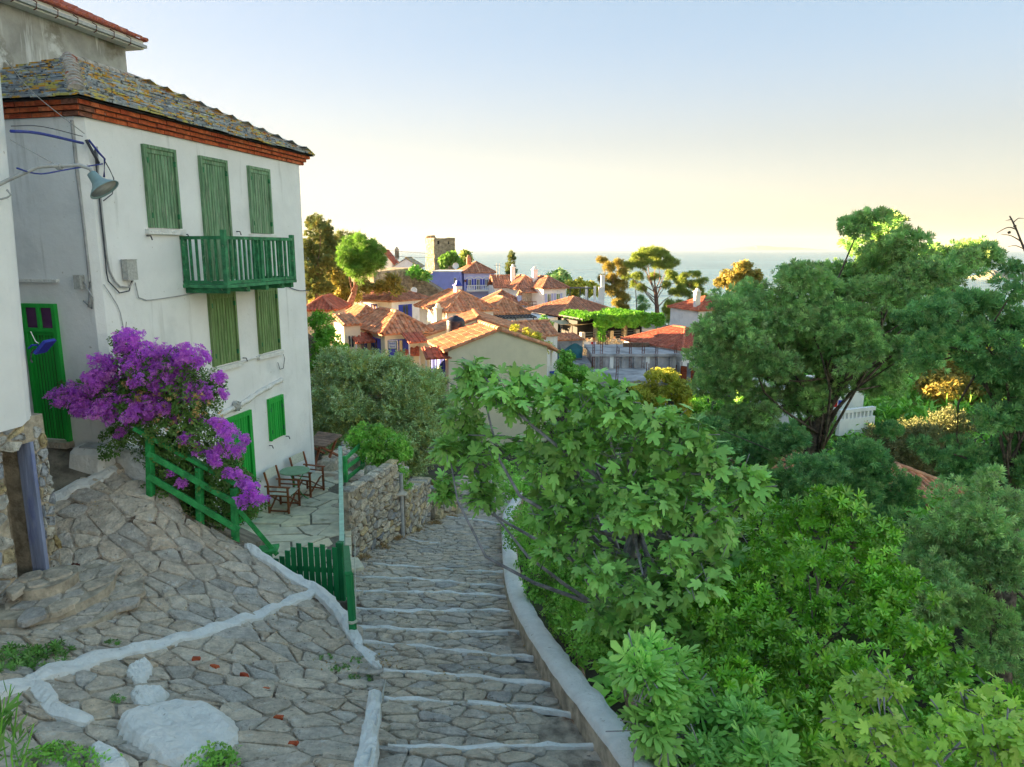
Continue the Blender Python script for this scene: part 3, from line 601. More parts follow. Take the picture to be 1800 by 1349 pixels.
# ------------------------------------------------------------------ retaining wall below the terrace
def wall_run(name, label, p, q, ztop_p, ztop_q, zb_p, zb_q, thick, sp, seed, cat='retaining wall', mat='wallstone', core='rubble', gap=.014, h=.05, limit=170):
    """a straight stone wall: core and one face of separate stones (the face to the right of p->q)"""
    p = Vector((p[0], p[1], 0)); q = Vector((q[0], q[1], 0)); d = (q-p); Ln = d.length; d.normalize(); nn = Vector((d.y, -d.x, 0))
    e = empty(name, (p.x, p.y, zb_p), 0, label, cat)
    mb = MB(); P = lambda s, o, z: p+d*s+nn*o+Vector((0,0,z)); t = thick
    mb.hexa([P(0,0,zb_p),P(Ln,0,zb_q),P(Ln,-t,zb_q),P(0,-t,zb_p),P(0,0,ztop_p),P(Ln,0,ztop_q),P(Ln,-t,ztop_q),P(0,-t,ztop_p)])
    mb.build('wall_core', M[core], e)
    reg = ccw([(0,zb_p+.05),(Ln,zb_q+.05),(Ln,ztop_q-.03),(0,ztop_p-.03)])
    cells = voronoi(reg, sp[0], sp[1], .38, 0, seed, vary=.15)
    lay(cells, lambda a, b, hh: tuple(P(max(0,min(Ln,a)), hh, b)), M[mat], e, 'stone', 'small_stones', gap=gap, h=h, bev=.04, seed=seed, bottom=-.03, rough=.012, limit=limit)
    n = int(Ln/.32)
    for i in range(n):                                                     # flat coping stones, one by one
        s0, s1 = Ln*i/n+.01, Ln*(i+1)/n-.01; z0 = ztop_p+(ztop_q-ztop_p)*(i+.5)/n; mb = MB()
        j = lambda: rnd.uniform(-.008,.008)
        mb.hexa([P(s0,.06+j(),z0),P(s1,.06+j(),z0),P(s1,-t-.02,z0),P(s0,-t-.02,z0),P(s0+.02,.03+j(),z0+.035+j()),P(s1-.02,.03+j(),z0+.035+j()),P(s1-.02,-t,z0+.035+j()),P(s0+.02,-t,z0+.035+j())])
        mb.build('coping_stone', M['wallstone'], e)
    return e
B0 = hit(617,986,STREET0); B1 = hit(702,948,STREET0); B2 = hit(757,918,STREET0)
z0 = PY(612,866,B0.y).z; z1 = PY(680,816,B1.y).z
wall_run('retaining_wall', 'rubble stone retaining wall between the flagstone terrace and the stepped street', B0, B1, z0, z0-.05, B0.z-.4, B1.z-.4, .16, (.26,.15), 31)
B1b = B1+Vector((.12,.25,0)); z2 = PY(690,868,B1b.y).z; z3 = PY(754,843,B2.y).z
wall_run('retaining_wall', 'lower rubble wall with rusty streaks, farther down the stepped street', B1b, B2, z2, z3, B1b.z-.4, B2.z-.4, .45, (.28,.16), 32, limit=110)
B3 = hit(806,900,STREET0)
z4 = PY(800,862,B3.y).z
wall_run('retaining_wall', 'crumbling low end of the wall covered with dry grass', B2+Vector((.1,.2,0)), B3, z3-.35, z4, B2.z-.4, B3.z-.5, .8, (.4,.25), 33, limit=40, h=.12)
pb = MB(); pp = B1+Vector((.06,.12,0)); pb.tube([(pp.x,pp.y,B1.z-.2),(pp.x,pp.y,z2+.55)], .055, 8); pb.build('drain_pipe', M['steel']); tag(bpy.data.objects['drain_pipe'], 'grey drain pipe standing between the two rubble walls', 'pipe')
# rough paved ground behind the wall top and beyond the house
mb = MB(); bk = ccw([T(613,850), tuple(B0)[:2], tuple(B1)[:2], (B1.x-.6,B1.y+5), (FP(13,-1,0).x, FP(13,-1,0).y), tuple(FP(6.7,-.5,0))[:2]]); sheet(mb, bk, lambda x, y: ZT-.012, .5, skirt=-9)
yard = mb.build('yard', M['mortar'], kind='structure')
lay(voronoi(bk, .55, .4, .4, .3, 51), lambda a, b, h: (a, b, ZT+.012+h*.5), M['stone'], yard, 'paving_stone', 'small_paving_stones', gap=.02, h=.03, seed=9, limit=60)
for k, (u, v, y, s_) in enumerate(((578,812,17.6,.22),(616,812,17.3,.2),(590,806,18.6,.16),(636,806,17.4,.2),(652,822,16,.17),(648,800,18.4,.2))):
    p = PY(u, v, y); mb = MB(); r2 = random.Random(k)
    out = [(p.x+s_*math.cos(a)*r2.uniform(.8,1.2), p.y+s_*math.sin(a)*r2.uniform(.7,1)) for a in np.linspace(0,2*math.pi,11)[:-1]]
    rock(mb, out, lambda x, y: max(p.z-.15, ZT), s_*1.0, r2); o = mb.build('boulder', M['stone2'], smooth=True)
    tag(o, 'grey boulder on the yard ' + ('under the plank table', 'beside the green railing post', 'behind the plank table', 'by the wall coping', 'at the wall edge near the climber', 'below the climbing shrub')[k], 'boulder', 'boulders in the yard behind the house')

# ------------------------------------------------------------------ the white house with green shutters
house = empty('house', FP(0,0,ZT), 0, 'white three-storey house with green shutters, brick cornice and slate roof', 'house')
LEN, DEP = 6.57, 5.0
EAVE = 1.96
wv = MB(); bt = .0
q = lambda s, o, z: FP(s, o, z)
wv.hexa([q(-bt,bt,-6.6),q(LEN+bt,bt,-6.6),q(LEN+bt,-DEP,-6.6),q(-bt,-DEP,-6.6),q(0,0,EAVE+.2),q(LEN,0,EAVE+.2),q(LEN,-DEP,EAVE+.2),q(0,-DEP,EAVE+.2)])
wo = wv.build('wall', M['white'], house, bevel=.10)
def plate(s0, s1, z0, z1, o0, o1, mat, name, parent, fn=None, t=0):
    fn = fn or FP; mb = MB()
    mb.hexa([fn(s0,o0,z0),fn(s1,o0,z0),fn(s1,o1,z0),fn(s0,o1,z0),fn(s0,o0,z1),fn(s1,o0,z1),fn(s1,o1,z1),fn(s0,o1,z1)], t)
    return mb.build(name, M[mat], parent)
def shutter(s0, s1, z0, z1, mat, n, name='shutter', fn=None, o=.03, leaf_top=None, hinges=True, parent=None, rail=True, fw=.055):
    """a closed plank shutter or door: frame, planks one by one, hinges"""
    fn = fn or FP; parent = parent or house; mb = MB(); f = fw
    H = lambda a, b, c, d, e, g: mb.hexa([fn(a,e,c),fn(b,e,c),fn(b,g,c),fn(a,g,c),fn(a,e,d),fn(b,e,d),fn(b,g,d),fn(a,g,d)])
    o0, o1 = o-.08, o+.035
    H(s0,s0+f,z0,z1,o1,o0); H(s1-f,s1,z0,z1,o1,o0); H(s0+f,s1-f,z1-f,z1,o1,o0)
    if rail: H(s0+f,s1-f,z1-f-.075,z1-f-.003,o1-.02,o0)
    fr = mb.build(name, M[mat], parent)
    mb = MB(); ob_ = min(o-.004, max(.003, o-.02)); mb.hexa([fn(s0+f,ob_,z0),fn(s1-f,ob_,z0),fn(s1-f,o0,z0),fn(s0+f,o0,z0),fn(s0+f,ob_,z1-f),fn(s1-f,ob_,z1-f),fn(s1-f,o0,z1-f),fn(s0+f,o0,z1-f)]); mb.build('gap_shade', M['gapd'], fr)  # dark sheet behind the planks; shade of the gaps put into its colour
    a0, a1 = s0+f, s1-f; zt = z1-f-(.078 if rail else 0); w = (a1-a0)/n
    for i in range(n):
        j = rnd.uniform(-.004,.004); mb = MB(); c = .006
        x0, x1 = a0+i*w+.006, a0+(i+1)*w-.006; ob = o+j
        mb.add([fn(x0,o0,z0),fn(x0,ob-c,z0),fn(x0+c,ob,z0),fn(x1-c,ob,z0),fn(x1,ob-c,z0),fn(x1,o0,z0), fn(x0,o0,zt),fn(x0,ob-c,zt),fn(x0+c,ob,zt),fn(x1-c,ob,zt),fn(x1,ob-c,zt),fn(x1,o0,zt)],
               [(i_, i_+1, i_+7, i_+6) for i_ in range(5)]+[(5,4,3,2,1,0),(6,7,8,9,10,11)])
        mb.build('plank', M[mat], fr)
    if hinges:
        for s in (s0+f, s1-f):
            for z in (z0+.16, z1-.3):
                mb = MB(); c = fn(s,o+.012,z); H2 = .05
                mb.hexa([fn(s-.012,o+.045,z),fn(s+.012,o+.045,z),fn(s+.012,o,z),fn(s-.012,o,z),fn(s-.012,o+.045,z+.09),fn(s+.012,o+.045,z+.09),fn(s+.012,o,z+.09),fn(s-.012,o,z+.09)]); mb.build('hinge', M['balc'], fr)
    return fr
shutter(1.24,2.04,.36,1.73,'shut',9); shutter(2.71,3.55,-.60,1.72,'shut',9,'balcony_door'); shutter(4.29,5.09,.33,1.71,'shut',8)
shutter(2.66,3.51,-2.28,-.83,'shut2',8); shutter(4.29,5.10,-2.26,-.79,'shut2',8)
shutter(4.47,5.08,-4.28,-3.31,'green',6)
dr = shutter(2.72,3.80,-5.74,-3.39,'green',10,'door',o=.016,hinges=False,rail=False,fw=.10)
mb = MB(); mb.hexa([q(2.82,.045,-5.7),q(2.92,.045,-5.7),q(2.92,-.03,-5.7),q(2.82,-.03,-5.7),q(2.82,.045,-3.5),q(2.92,.045,-3.5),q(2.92,-.03,-3.5),q(2.82,-.03,-3.5)])
for s0, s1, z in ((1.16,2.12,.31),(4.2,5.18,.28),(2.55,3.62,-2.34),(4.2,5.2,-2.32)):
    plate(s0,s1,z-.06,z+.03,.075,-.05,'wash','sill',house)
# uneven plaster ledges
def ledge(P, w, name='plaster_ledge'):
    mb = MB(); L = smooth_line([q(s, .03, z) for s, z in P], .12)
    mb.tube([p+Vector((0,0,rnd.uniform(-.012,.012))) for p in L], [w*rnd.uniform(.7,1.2) for _ in L], 6); mb.build(name, M['wash'], house, smooth=True)
ledge([(2.3,-3.28),(2.9,-3.24),(3.6,-3.18),(4.3,-3.06),(5.08,-2.98)], .055)
ledge([(3.6,-2.33),(4.25,-2.31)], .02, 'plaster_ledge')
# brick cornice: three courses stepping outwards, brick by brick
bb = MB()
for k in range(3):
    z = EAVE+.073*k; pr = .045+.055*k
    for (fa, fb) in (((-pr,pr),(LEN+pr,pr)), ((-pr,-DEP),(-pr,pr))):
        bb.hexa([q(*a_, z_) for z_ in (z, z+.073) for a_ in ((fa[0],fa[1]-.012) if fa[1]==fb[1] else (fa[0]+.012,fa[1]), (fb[0],fb[1]-.012) if fa[1]==fb[1] else (fb[0]+.012,fb[1]), (fb[0],fb[1]-.3) if fa[1]==fb[1] else (fb[0]+.3,fb[1]), (fa[0],fa[1]-.3) if fa[1]==fb[1] else (fa[0]+.3,fa[1]))])
cornice = bb.build('cornice', M['bmortar'], house)
for k in range(3):
    z = EAVE+.073*k; pr = .045+.055*k; s = -pr+(.12 if k%2 else 0)
    while s < LEN+pr-.02:
        w = min(rnd.uniform(.17,.27), LEN+pr-s); j = rnd.uniform(-.012,.012); zz0 = z+rnd.uniform(0,.006)
        mb = MB(); mb.hexa([q(s+.006,pr+j,zz0),q(s+w-.006,pr+j,zz0),q(s+w-.006,pr-.1,zz0),q(s+.006,pr-.1,zz0),q(s+.006,pr+j,z+.063),q(s+w-.006,pr+j,z+.063),q(s+w-.006,pr-.1,z+.063),q(s+.006,pr-.1,z+.063)]); mb.build('brick', M['brick'], cornice); s += w
    o = pr
    while o > -2.3:
        w = rnd.uniform(.17,.27); j = rnd.uniform(-.012,.012)
        mb = MB(); mb.hexa([q(-pr-j,o-.006,z),q(-pr-j,o-w+.006,z),q(-pr+.1,o-w+.006,z),q(-pr+.1,o-.006,z),q(-pr-j,o-.006,z+.063),q(-pr-j,o-w+.006,z+.063),q(-pr+.1,o-w+.006,z+.063),q(-pr+.1,o-.006,z+.063)]); mb.build('brick', M['brick'], cornice); o -= w
# slate roof
OV = .24; ZE = 2.18; ZR = 3.52; SA, SB = 2.6, 4.1
e00, e10, e11, e01 = (-OV,OV), (LEN+OV,OV), (LEN+OV,-DEP-OV), (-OV,-DEP-OV); mid = -DEP/2
rb = MB(); c8 = [q(*e00,ZE),q(*e10,ZE),q(*e11,ZE),q(*e01,ZE),q(SA,mid,ZR),q(SB,mid,ZR)]
rb.add(c8, [(0,1,5,4),(1,2,5),(2,3,4,5),(3,0,4),(3,2,1,0)])
roof = rb.build('roof', M['slatedk'], house)
slates = []
def slate_plane(e0, e1, r0, r1, rows, wid, nrm):
    """overlapping slates on a roof plane with eave e0-e1 and ridge r0-r1 (world points)"""
    for k in range(rows):
        t = k/rows; t2 = min(1, (k+1.6)/rows); a, b = e0.lerp(r0, t), e1.lerp(r1, t); a2, b2 = e0.lerp(r0, t2), e1.lerp(r1, t2)
        Lk = (b-a).length; d = (b-a).normalized(); up = ((a2+b2)/2-(a+b)/2); x = -rnd.uniform(0,.15)
        slope = (r0+r1-e0-e1); slope = (slope-d*slope.dot(d)).normalized(); run = up.dot(slope)
        while x < Lk:
            w = rnd.uniform(.6,1.5)*wid; x0, x1 = max(x,0), min(x+w,Lk); x += w
            if x1-x0 < .06: continue
            lift = .030+rnd.uniform(0,.016); th = rnd.uniform(.02,.034); j = lambda: rnd.uniform(-.035,.035)
            p = lambda xx, rr, hh: a+d*xx+slope*rr+nrm*hh
            lo0, lo1 = -.03+j(), -.03+j(); hi = run
            slates.append((a.length, [p(x0+.008+j()*.4,lo0,lift), p(x1-.008+j()*.4,lo1,lift+j()*.2), p(x1-.008,hi,.004), p(x0+.008,hi,.004), p(x0+.008,lo0+.01,lift+th), p(x1-.008,lo1+.01,lift+th), p(x1-.008,hi,.004+th*.4), p(x0+.008,hi,.004+th*.4)]))
E0, E1, E3 = c8[0], c8[1], c8[3]
nf = (E1-E0).cross(c8[4]-E0).normalized(); nf = nf if nf.z > 0 else -nf
nl = (E3-E0).cross(c8[4]-E0).normalized(); nl = nl if nl.z > 0 else -nl
slate_plane(E0, E1, c8[4], c8[5], 19, .42, nf); slate_plane(E3, E0, c8[4], c8[4], 19, .42, nl)
n2_ = (c8[2]-E1).cross(c8[5]-E1).normalized(); n2_ = n2_ if n2_.z > 0 else -n2_
slate_plane(E1, c8[2], c8[5], c8[5], 12, .5, n2_)
slates.sort(key=lambda t: t[0]); rest = MB()
for i, (dist, pts) in enumerate(slates):
    if i < 300: mb = MB(); mb.hexa(pts); mb.build('slate', M['slate'], roof)
    else: rest.hexa(pts, .01+rnd.random()*.98)
if rest.f: rest.build('far_slates', M['slate'], roof, kind='stuff')
def ridge_tiles(p, q_, r, n, mat='mortarcap', name='ridge_tile', parent=roof, lift=.02):
    for i in range(n):
        a, b = p.lerp(q_, i/n), p.lerp(q_, (i+1.12)/n); d = (b-a).normalized(); side = d.cross(Vector((0,0,1))).normalized(); up = side.cross(d); vs = []
        for c_, rr in ((a, r*rnd.uniform(1.02,1.12)), (b, r*rnd.uniform(.8,.92))):
            vs += [c_+side*rr*math.cos(t_)+up*(rr*.8*math.sin(t_)+lift) for t_ in np.linspace(-.35, math.pi+.35, 8)]
        mb = MB(); mb.add(vs, [(j, j+8, j+9, j+1) for j in range(7)]+[tuple(range(8)), tuple(range(15,7,-1))]); mb.build(name, M[mat], parent, smooth=False)
ridge_tiles(c8[0].lerp(c8[4],.08), c8[4], .13, 11); ridge_tiles(c8[4], c8[5], .10, 5); ridge_tiles(c8[1].lerp(c8[5],.04), c8[5], .11, 11)
# balcony
bal = plate(2.0,4.45,-.70,-.64,.92,0,'balc','balcony',house)
for k in range(9):
    pass
for s in (2.12,2.75,3.4,4.0,4.36): plate(s-.05,s+.05,-.80,-.703,.86,-.02,'balc','joist',bal)
for s, o, h in ((2.05,.88,.98),(4.40,.88,.93),(3.2,.88,.86),(2.05,.06,.86),(4.40,.06,.86)): plate(s-.04,s+.04,-.64,-.64+h,o+.04,o-.04,'balc','post',bal)
for z in (.20,-.60):
    plate(2.09,4.36,z-.03,z+.03,.915,.85,'balc','rail',bal); plate(2.015,2.085,z-.03,z+.03,.84,.0,'balc','rail',bal); plate(4.365,4.435,z-.03,z+.03,.84,.0,'balc','rail',bal)
for i in range(15):
    s = 2.23+i*.145
    if abs(s-3.2) > .06: plate(s-.02,s+.02,-.57,.17,.90,.862,'balc','baluster',bal)
for i in range(5):
    for s in (2.05,4.40): plate(s-.02,s+.02,-.57,.17,.2+i*.13,.165+i*.13,'balc','baluster',bal)
# side door on the end wall
SL = Vector((-.97499,.22225)); SN = Vector((-.22225,-.97499))
def FS(s, o, z): p = A2+SL*s+SN*o; return Vector((p.x, p.y, z))
sd = shutter(.86,1.38,-3.10,-1.32,'green',7,'door',FS,.01,hinges=False,rail=False,fw=.05)
mb = MB()
for a_, b_, c_, d_ in ((.80,.86,-3.12,-.86),(1.38,1.44,-3.12,-.86),(.86,1.38,-.92,-.86),(.86,1.38,-1.315,-1.25),(1.09,1.15,-1.25,-.92)): mb.hexa([FS(a_,.07,c_),FS(b_,.07,c_),FS(b_,-.03,c_),FS(a_,-.03,c_),FS(a_,.07,d_),FS(b_,.07,d_),FS(b_,-.03,d_),FS(a_,-.03,d_)])
mb.build('transom_frame', M['green'], sd)
for a_, b_ in ((.86,1.09),(1.15,1.38)): plate(a_,b_,-1.25,-.92,.035,-.02,'pglass','pane',sd,FS)
plate(.7,1.5,-.52,-.47,.06,-.02,'wash','plaster_ledge',house,FS); plate(.78,1.5,-3.22,-3.12,.16,-.02,'stone2','threshold',house,FS)
# conduits, cables and the meter box
def cable(P, r, mat, name='cable', parent=house, fn=None):
    mb = MB(); mb.tube(smooth_line([Vector(p) for p in P], .15), r, 6); return mb.build(name, M[mat], parent, smooth=True)
cable([FS(.10,.04,1.9),FS(.12,.03,1.2),FS(.1,.03,.3),FS(.11,.03,-.6),FS(.16,.04,-.9)], .022, 'cable', 'conduit')
cable([q(.25,.03,1.55),q(.22,.03,1.0),q(.22,.03,.2),q(.25,.03,-.35),q(.42,.04,-.60),q(.62,.05,-.62),q(.70,.05,-.52)], .016, 'cable', 'conduit')
cable([q(.2,.035,1.5),q(.19,.035,.9),q(.19,.03,0),q(.2,.03,-.5),q(.4,.04,-.70),q(.6,.05,-.68),q(.68,.05,-.52)], .010, 'cabled')
cable([q(.78,.03,-.55),q(.82,.03,-.80),q(1.0,.025,-.86),q(1.6,.025,-.85),q(2.2,.025,-.82),q(2.8,.025,-.80)], .009, 'cable')
cable([q(.1,.03,-.55),q(.35,.02,-.9),q(.42,.02,-1.2),q(.45,.02,-1.8),q(.46,.02,-2.6)], .007, 'cable')
cable([q(5.2,.03,-.72),q(5.6,.03,-.86),q(6.1,.03,-.98),q(6.6,.03,-1.0)], .009, 'cabled')
bx = plate(.52,.74,-.50,-.18,.13,.03,'boxg','meter_box',house); plate(.515,.745,-.18,-.165,.14,.02,'boxg','lid',bx)
sb = plate(.22,.34,-.62,-.40,.10,.0,'boxg','switch_box',house,FS); cable([FS(.2,.05,-.5),FS(.06,.05,-.75),FS(.1,.05,-.92),FS(.25,.04,-.8)], .012, 'cable')
for P, r_, m_ in (([q(.02,.06,1.62),q(.10,.10,1.42),q(.2,.08,1.30)],.022,'cabled'),([q(.05,.08,1.62),q(.22,.09,1.45),q(.34,.07,1.38),q(.30,.06,1.1)],.016,'cableb'),([q(.34,.06,1.36),q(.50,.06,1.1),q(.44,.06,.86),q(.25,.05,.74)],.008,'cabled')): cable(P, r_, m_)
# small fixtures on the facade
mb = MB(); c = q(3.28,.03,-3.20); Mx = Matrix(((.22225,0,.97499),(.97499,0,-.22225),(0,1,0)))
mb.lathe([(0,.09),(.06,.085),(.09,.06),(.11,.02),(.115,0)], c, 14, M=Mx); ln = mb.build('wall_lamp', M['boxg'], house, smooth=True)
for k in range(4):
    a_ = k*math.pi/4; mb = MB(); mb.bar(c+Mx@Vector((.1*math.cos(a_),.1*math.sin(a_),.055)), c-Mx@Vector((.1*math.cos(a_),.1*math.sin(a_),-.055)), .012, .07, up=tuple(N2.to_3d())); mb.build('lamp_guard', M['steel'], ln)
for s, z in ((4.42,-4.36),(5.14,-4.33),(1.16,.22),(2.12,.26),(3.66,-2.25),(3.75,.35)):
    mb = MB(); p = q(s,.02,z); mb.tube([p, q(s,.10,z), q(s+.02,.11,z-.07)], .012, 5); mb.build('shutter_hook', M['cabled'], house)
cable([q(5.05,.03,-2.36),q(5.2,.03,-2.34),q(5.28,.03,-2.5),q(5.2,.03,-2.72),q(5.05,.03,-2.72),q(4.98,.03,-2.55)], .007, 'cabled')
# ------------------------------------------------------------------ the unplastered house standing higher up behind
up = empty('house', FP(9.5,-7,0), 0, 'tall house with raw grey rendered wall and red tiled eave behind the slate roof', 'house')
EO = -7.0; ES = 9.5; EZ = 5.75
plate(-14, ES, -2, EZ, EO, EO-6, 'grey', 'wall', up)
ev = plate(-14.3, ES+.35, EZ-.02, EZ+.22, EO+.34, EO-6.3, 'pwhite', 'eave', up)
plate(-14.3, ES+.38, EZ+.02, EZ+.10, EO+.44, EO+.345, 'steel', 'gutter', up)
for i in range(26):
    s = ES-.3-i*.62
    mb = MB(); mb.tube([FP(s,EO+.34,EZ+.2),FP(s,EO+.47,EZ+.12),FP(s,EO+.45,EZ-.02),FP(s,EO+.36,EZ-.05)], .014, 5); mb.build('gutter_bracket', M['iron'], up)
def barrel_plane(mb, e0, e1, r0, r1, pitch=.24, r=.085, rows=.38, lift=.02, t=None, sides=4):
    """rows of curved tiles on a roof plane (eave e0-e1, ridge r0-r1); returns one column of stepped half pipes per pitch"""
    e0, e1, r0, r1 = map(Vector, (e0, e1, r0, r1)); d = (e1-e0); Ln = d.length; d.normalize()
    sl = ((r0+r1)-(e0+e1))/2; sl = (sl-d*sl.dot(d)); H = sl.length; sl.normalize(); nn = d.cross(sl).normalized(); nn = nn if nn.z > 0 else -nn
    a0, a1 = (r0-e0).dot(d), (r1-e0).dot(d); n = int(Ln/pitch)
    for i in range(n):
        x = (i+.5)*Ln/n; top = H
        if x < a0: top = min(top, H*x/a0)
        if x > a1 and Ln-a1 > 1e-3: top = min(top, H*(Ln-x)/(Ln-a1))
        if a0 < 0 and False: pass
        if top < .12: continue
        m = max(1, int(round(top/rows))); tt = .01+rnd.random()*.98 if t is None else t
        for k in range(m):
            y0, y1 = top*k/m, top*(k+1)/m; vs = []
            for y, rr, up_ in ((y0-.03, r*1.08, lift+.02), (y1, r*.92, lift)):
                for j in range(sides+1):
                    th = math.pi*j/sides; vs.append(e0+d*(x-rr*math.cos(th))+sl*y+nn*(rr*math.sin(th)*.9+up_-.02))
            s1 = sides+1; mb.add(vs, [(j, j+1, s1+j+1, s1+j) for j in range(sides)]+[tuple(range(sides,-1,-1))], (tt+.07*rnd.random())%1 if t is None else t)
    return mb
rb = MB(); z0, z1 = EZ+.22, EZ+1.9
rb.add([FP(-14.4,EO+.42,z0),FP(ES+.42,EO+.42,z0),FP(ES+.42,EO-6.4,z0),FP(-14.4,EO-6.4,z0),FP(-11,EO-3,z1),FP(ES-3,EO-3,z1)], [(0,1,5,4),(1,2,5),(2,3,4,5),(3,0,4),(3,2,1,0)])
ro = rb.build('roof', M['tile3'], up)
rt = MB(); barrel_plane(rt, FP(-2,EO+.44,z0), FP(ES+.44,EO+.44,z0), FP(-2,EO-3,z1), FP(ES-3,EO-3,z1), .22, .08, .4); barrel_plane(rt, FP(ES+.44,EO+.42,z0), FP(ES+.44,EO-6.4,z0), FP(ES-3,EO-3,z1), FP(ES-3,EO-3,z1), .22, .08, .4); rt.build('roof_tiles', M['tile3'], ro, kind='stuff')
plate(3.5,4.4,EZ+.9,EZ+3.4,EO-1.2,EO-2.0,'grey','chimney',ro)
# ------------------------------------------------------------------ the house at the left edge: white wall on a stone base, rounded corner
near = empty('house', (-6.1,9.0,-4.5), 0, 'white house with rounded corner on a stone base with a blue door jamb', 'house')
NE = Vector((-6.1,9.0))
def FE(k, o, z):                      # k towards the camera along the wall, o out to the street
    lean = .0 if z < -2 else .046*(z+2)
    p = NE-D2*k+N2*(o+lean); return Vector((p.x, p.y, z))
mb = MB(); ring = []
zs = [-2.18,-2.05,-1.0,0,1.5,3,4.2]
for z in zs:
    row = [FE(7,0.05,z)]+[FE(3.5,.05,z)]
    for a_ in np.linspace(0, math.pi/2, 7): r_ = .32; row.append(FE(.30-r_*math.sin(a_)+.05, .05-r_+r_*math.cos(a_), z + (.06*math.sin(a_*3) if z == zs[0] else 0)))
    row += [FE(0,-2.0,z), FE(0,-5,z)]; ring.append(row)
m_ = len(ring[0])
for row in ring: mb.v += [tuple(p) for p in row]
for i in range(len(zs)-1):
    for j in range(m_-1): mb.f.append([i*m_+j, i*m_+j+1, (i+1)*m_+j+1, (i+1)*m_+j]); mb.t.append(0)
mb.f.append([(len(zs)-1)*m_+j for j in range(m_)]); mb.t.append(0); mb.f.append([j for j in range(m_-1,-1,-1)]); mb.t.append(0)
mb.build('wall', M['white'], near, smooth=False)
KD0, KD1 = .20, .66                                # the doorway in the stone base
ZB = -5.4; ZLT = -2.42
plate(0,KD0,ZB,-2.1,0,-.5,'rubble','wall_core',near,lambda k,o,z: FE(k,o,z)); plate(KD1,7,ZB,-2.1,0,-.5,'rubble','wall_core',near,FE); plate(KD0,KD1,ZLT,-2.1,0,-.5,'rubble','lintel',near,FE); plate(0,.3,ZB,-2.1,-.5,-5,'rubble','wall_core',near,FE)
plate(.0,3,ZB,-2.1,-.95,-1.0,'dark','room_shade',near,FE)
for reg, sd_, lim in ((ccw([(KD1,-5.0),(2.6,-4.9),(2.6,-2.2),(KD1,-2.2)]),41,120),(ccw([(0,-4.9),(KD0,-4.9),(KD0,-2.2),(0,-2.2)]),42,60),(ccw([(KD0,ZLT),(KD1,ZLT),(KD1,-2.2),(KD0,-2.2)]),43,20)):
    cells = voronoi(reg, {41:.34,42:.11,43:.2}[sd_], {41:.18,42:.15,43:.12}[sd_], .36, 0, sd_, vary=.14)
    lay(cells, lambda a, b, h: tuple(FE({41: max(KD1,a), 42: min(KD0-.015,max(0,a)), 43: a}[sd_], h, b)), M['basestone'], near, 'stone', 'small_stones', gap=.009, h=.035, bev=.03, seed=sd_, bottom=-.03, rough=.012, limit=lim)
plate(KD0+.001,KD0+.05,-4.62,ZLT,.02,-.20,'blued','door_jamb',near,FE)
plate(.9,1.4,.1,1.2,.08,.0,'oldwood','window_frame',near,FE)
mb = MB(); mb.add([FE(.16,.062,-.42),FE(.27,.062,-.42),FE(.30,.062,-1.9),FE(.20,.062,-2.0)], [(0,1,2,3)])
# threshold and round steps before the doorway
ct = FE(.42,.12,0); gz = PATH(ct.x+.35, ct.y)
for k, (r_, h_) in enumerate(((1.05,.10),(.72,.24),(.34,.40))):
    st = MB(); out = []
    for a_ in np.linspace(-.5*math.pi, .5*math.pi, 13):
        p = ct.to_2d()+N2*(r_*math.cos(a_)*(1.0 if k < 2 else .9))-D2*(r_*math.sin(a_)*1.1+.15*k*0); out.append((p.x, p.y))
    out = ccw(out+[tuple(FE(1.2 if k < 2 else .8,-.1,0))[:2], tuple(FE(-.1 if k < 2 else .1,-.1,0))[:2]][::1])
    zt_ = gz+h_-.06; st.prism(out, zt_-.5, zt_)
    so_ = st.build('step', M['rubble'], near)
    lay(voronoi(out, .34, .24, .4, .5+k, 60+k), lambda a, b, h: (a, b, zt_-.004+h), M['stone2'], so_, 'flagstone', 'small_flagstones', gap=.012, h=.028, bev=.02, seed=k, limit=40)
# street lamp on a bent pipe
lp = empty('street_lamp', FE(.55,.05,.55), 0, 'enamel street lamp on a bent pipe arm fixed to the left white wall', 'street lamp')
w0 = FE(.55,.05,.62); L_ = [w0+Vector((0,0,-.25)), w0, PY(52,300,8.75), PY(75,293,8.9), PY(110,292,9.0), PY(140,291,9.1), PY(158,297,9.15), PY(167,312,9.15)]
mb = MB(); mb.tube(smooth_line(L_, .08), .022, 8); mb.build('arm', M['steel'], lp, smooth=True)
mb = MB(); c = PY(104,293,9.0); mb.tube([c+Vector((-.03,0,.0)), c+Vector((.03,0,0))], .04, 8); mb.build('clamp', M['steel'], lp)
c = PY(183,333,9.15); dv = (PY(167,313,9.15)-c).normalized(); Mq = dv.to_track_quat('Z','Y').to_matrix()
mb = MB(); mb.lathe([(.0,.235),(.055,.235),(.06,.20),(.075,.12),(.11,.07),(.185,.0),(.19,-.012),(.18,-.005),(.105,.055),(.07,.1),(0,.12)], c, 20, M=Mq); mb.build('lamp_shade', M['lampm'], lp, smooth=True)
mb = MB(); mb.lathe([(0,-.01),(.165,.004),(.165,.02),(0,.02)], c, 20, M=Mq); mb.build('reflector', M['steel'], lp, smooth=True)
mb = MB(); mb.tube([PY(18,246,8.4), PY(100,291,9.0)], .005, 4); mb.build('stay_wire', M['cable'], lp)
mb = MB(); mb.obox(w0+Vector((-.04,-.03,-.3)), (.05,0,0), (0,.08,0), (0,0,.22)); mb.build('wall_plate', M['steel'], lp)
mb = MB(); mb.tube(smooth_line([w0+Vector((0,0,-.05)), w0+Vector((.12,.1,-.05)), w0+Vector((.2,.15,.0)), w0+Vector((.16,.15,.06))], .05), .012, 6); mb.build('hook', M['steel'], lp)
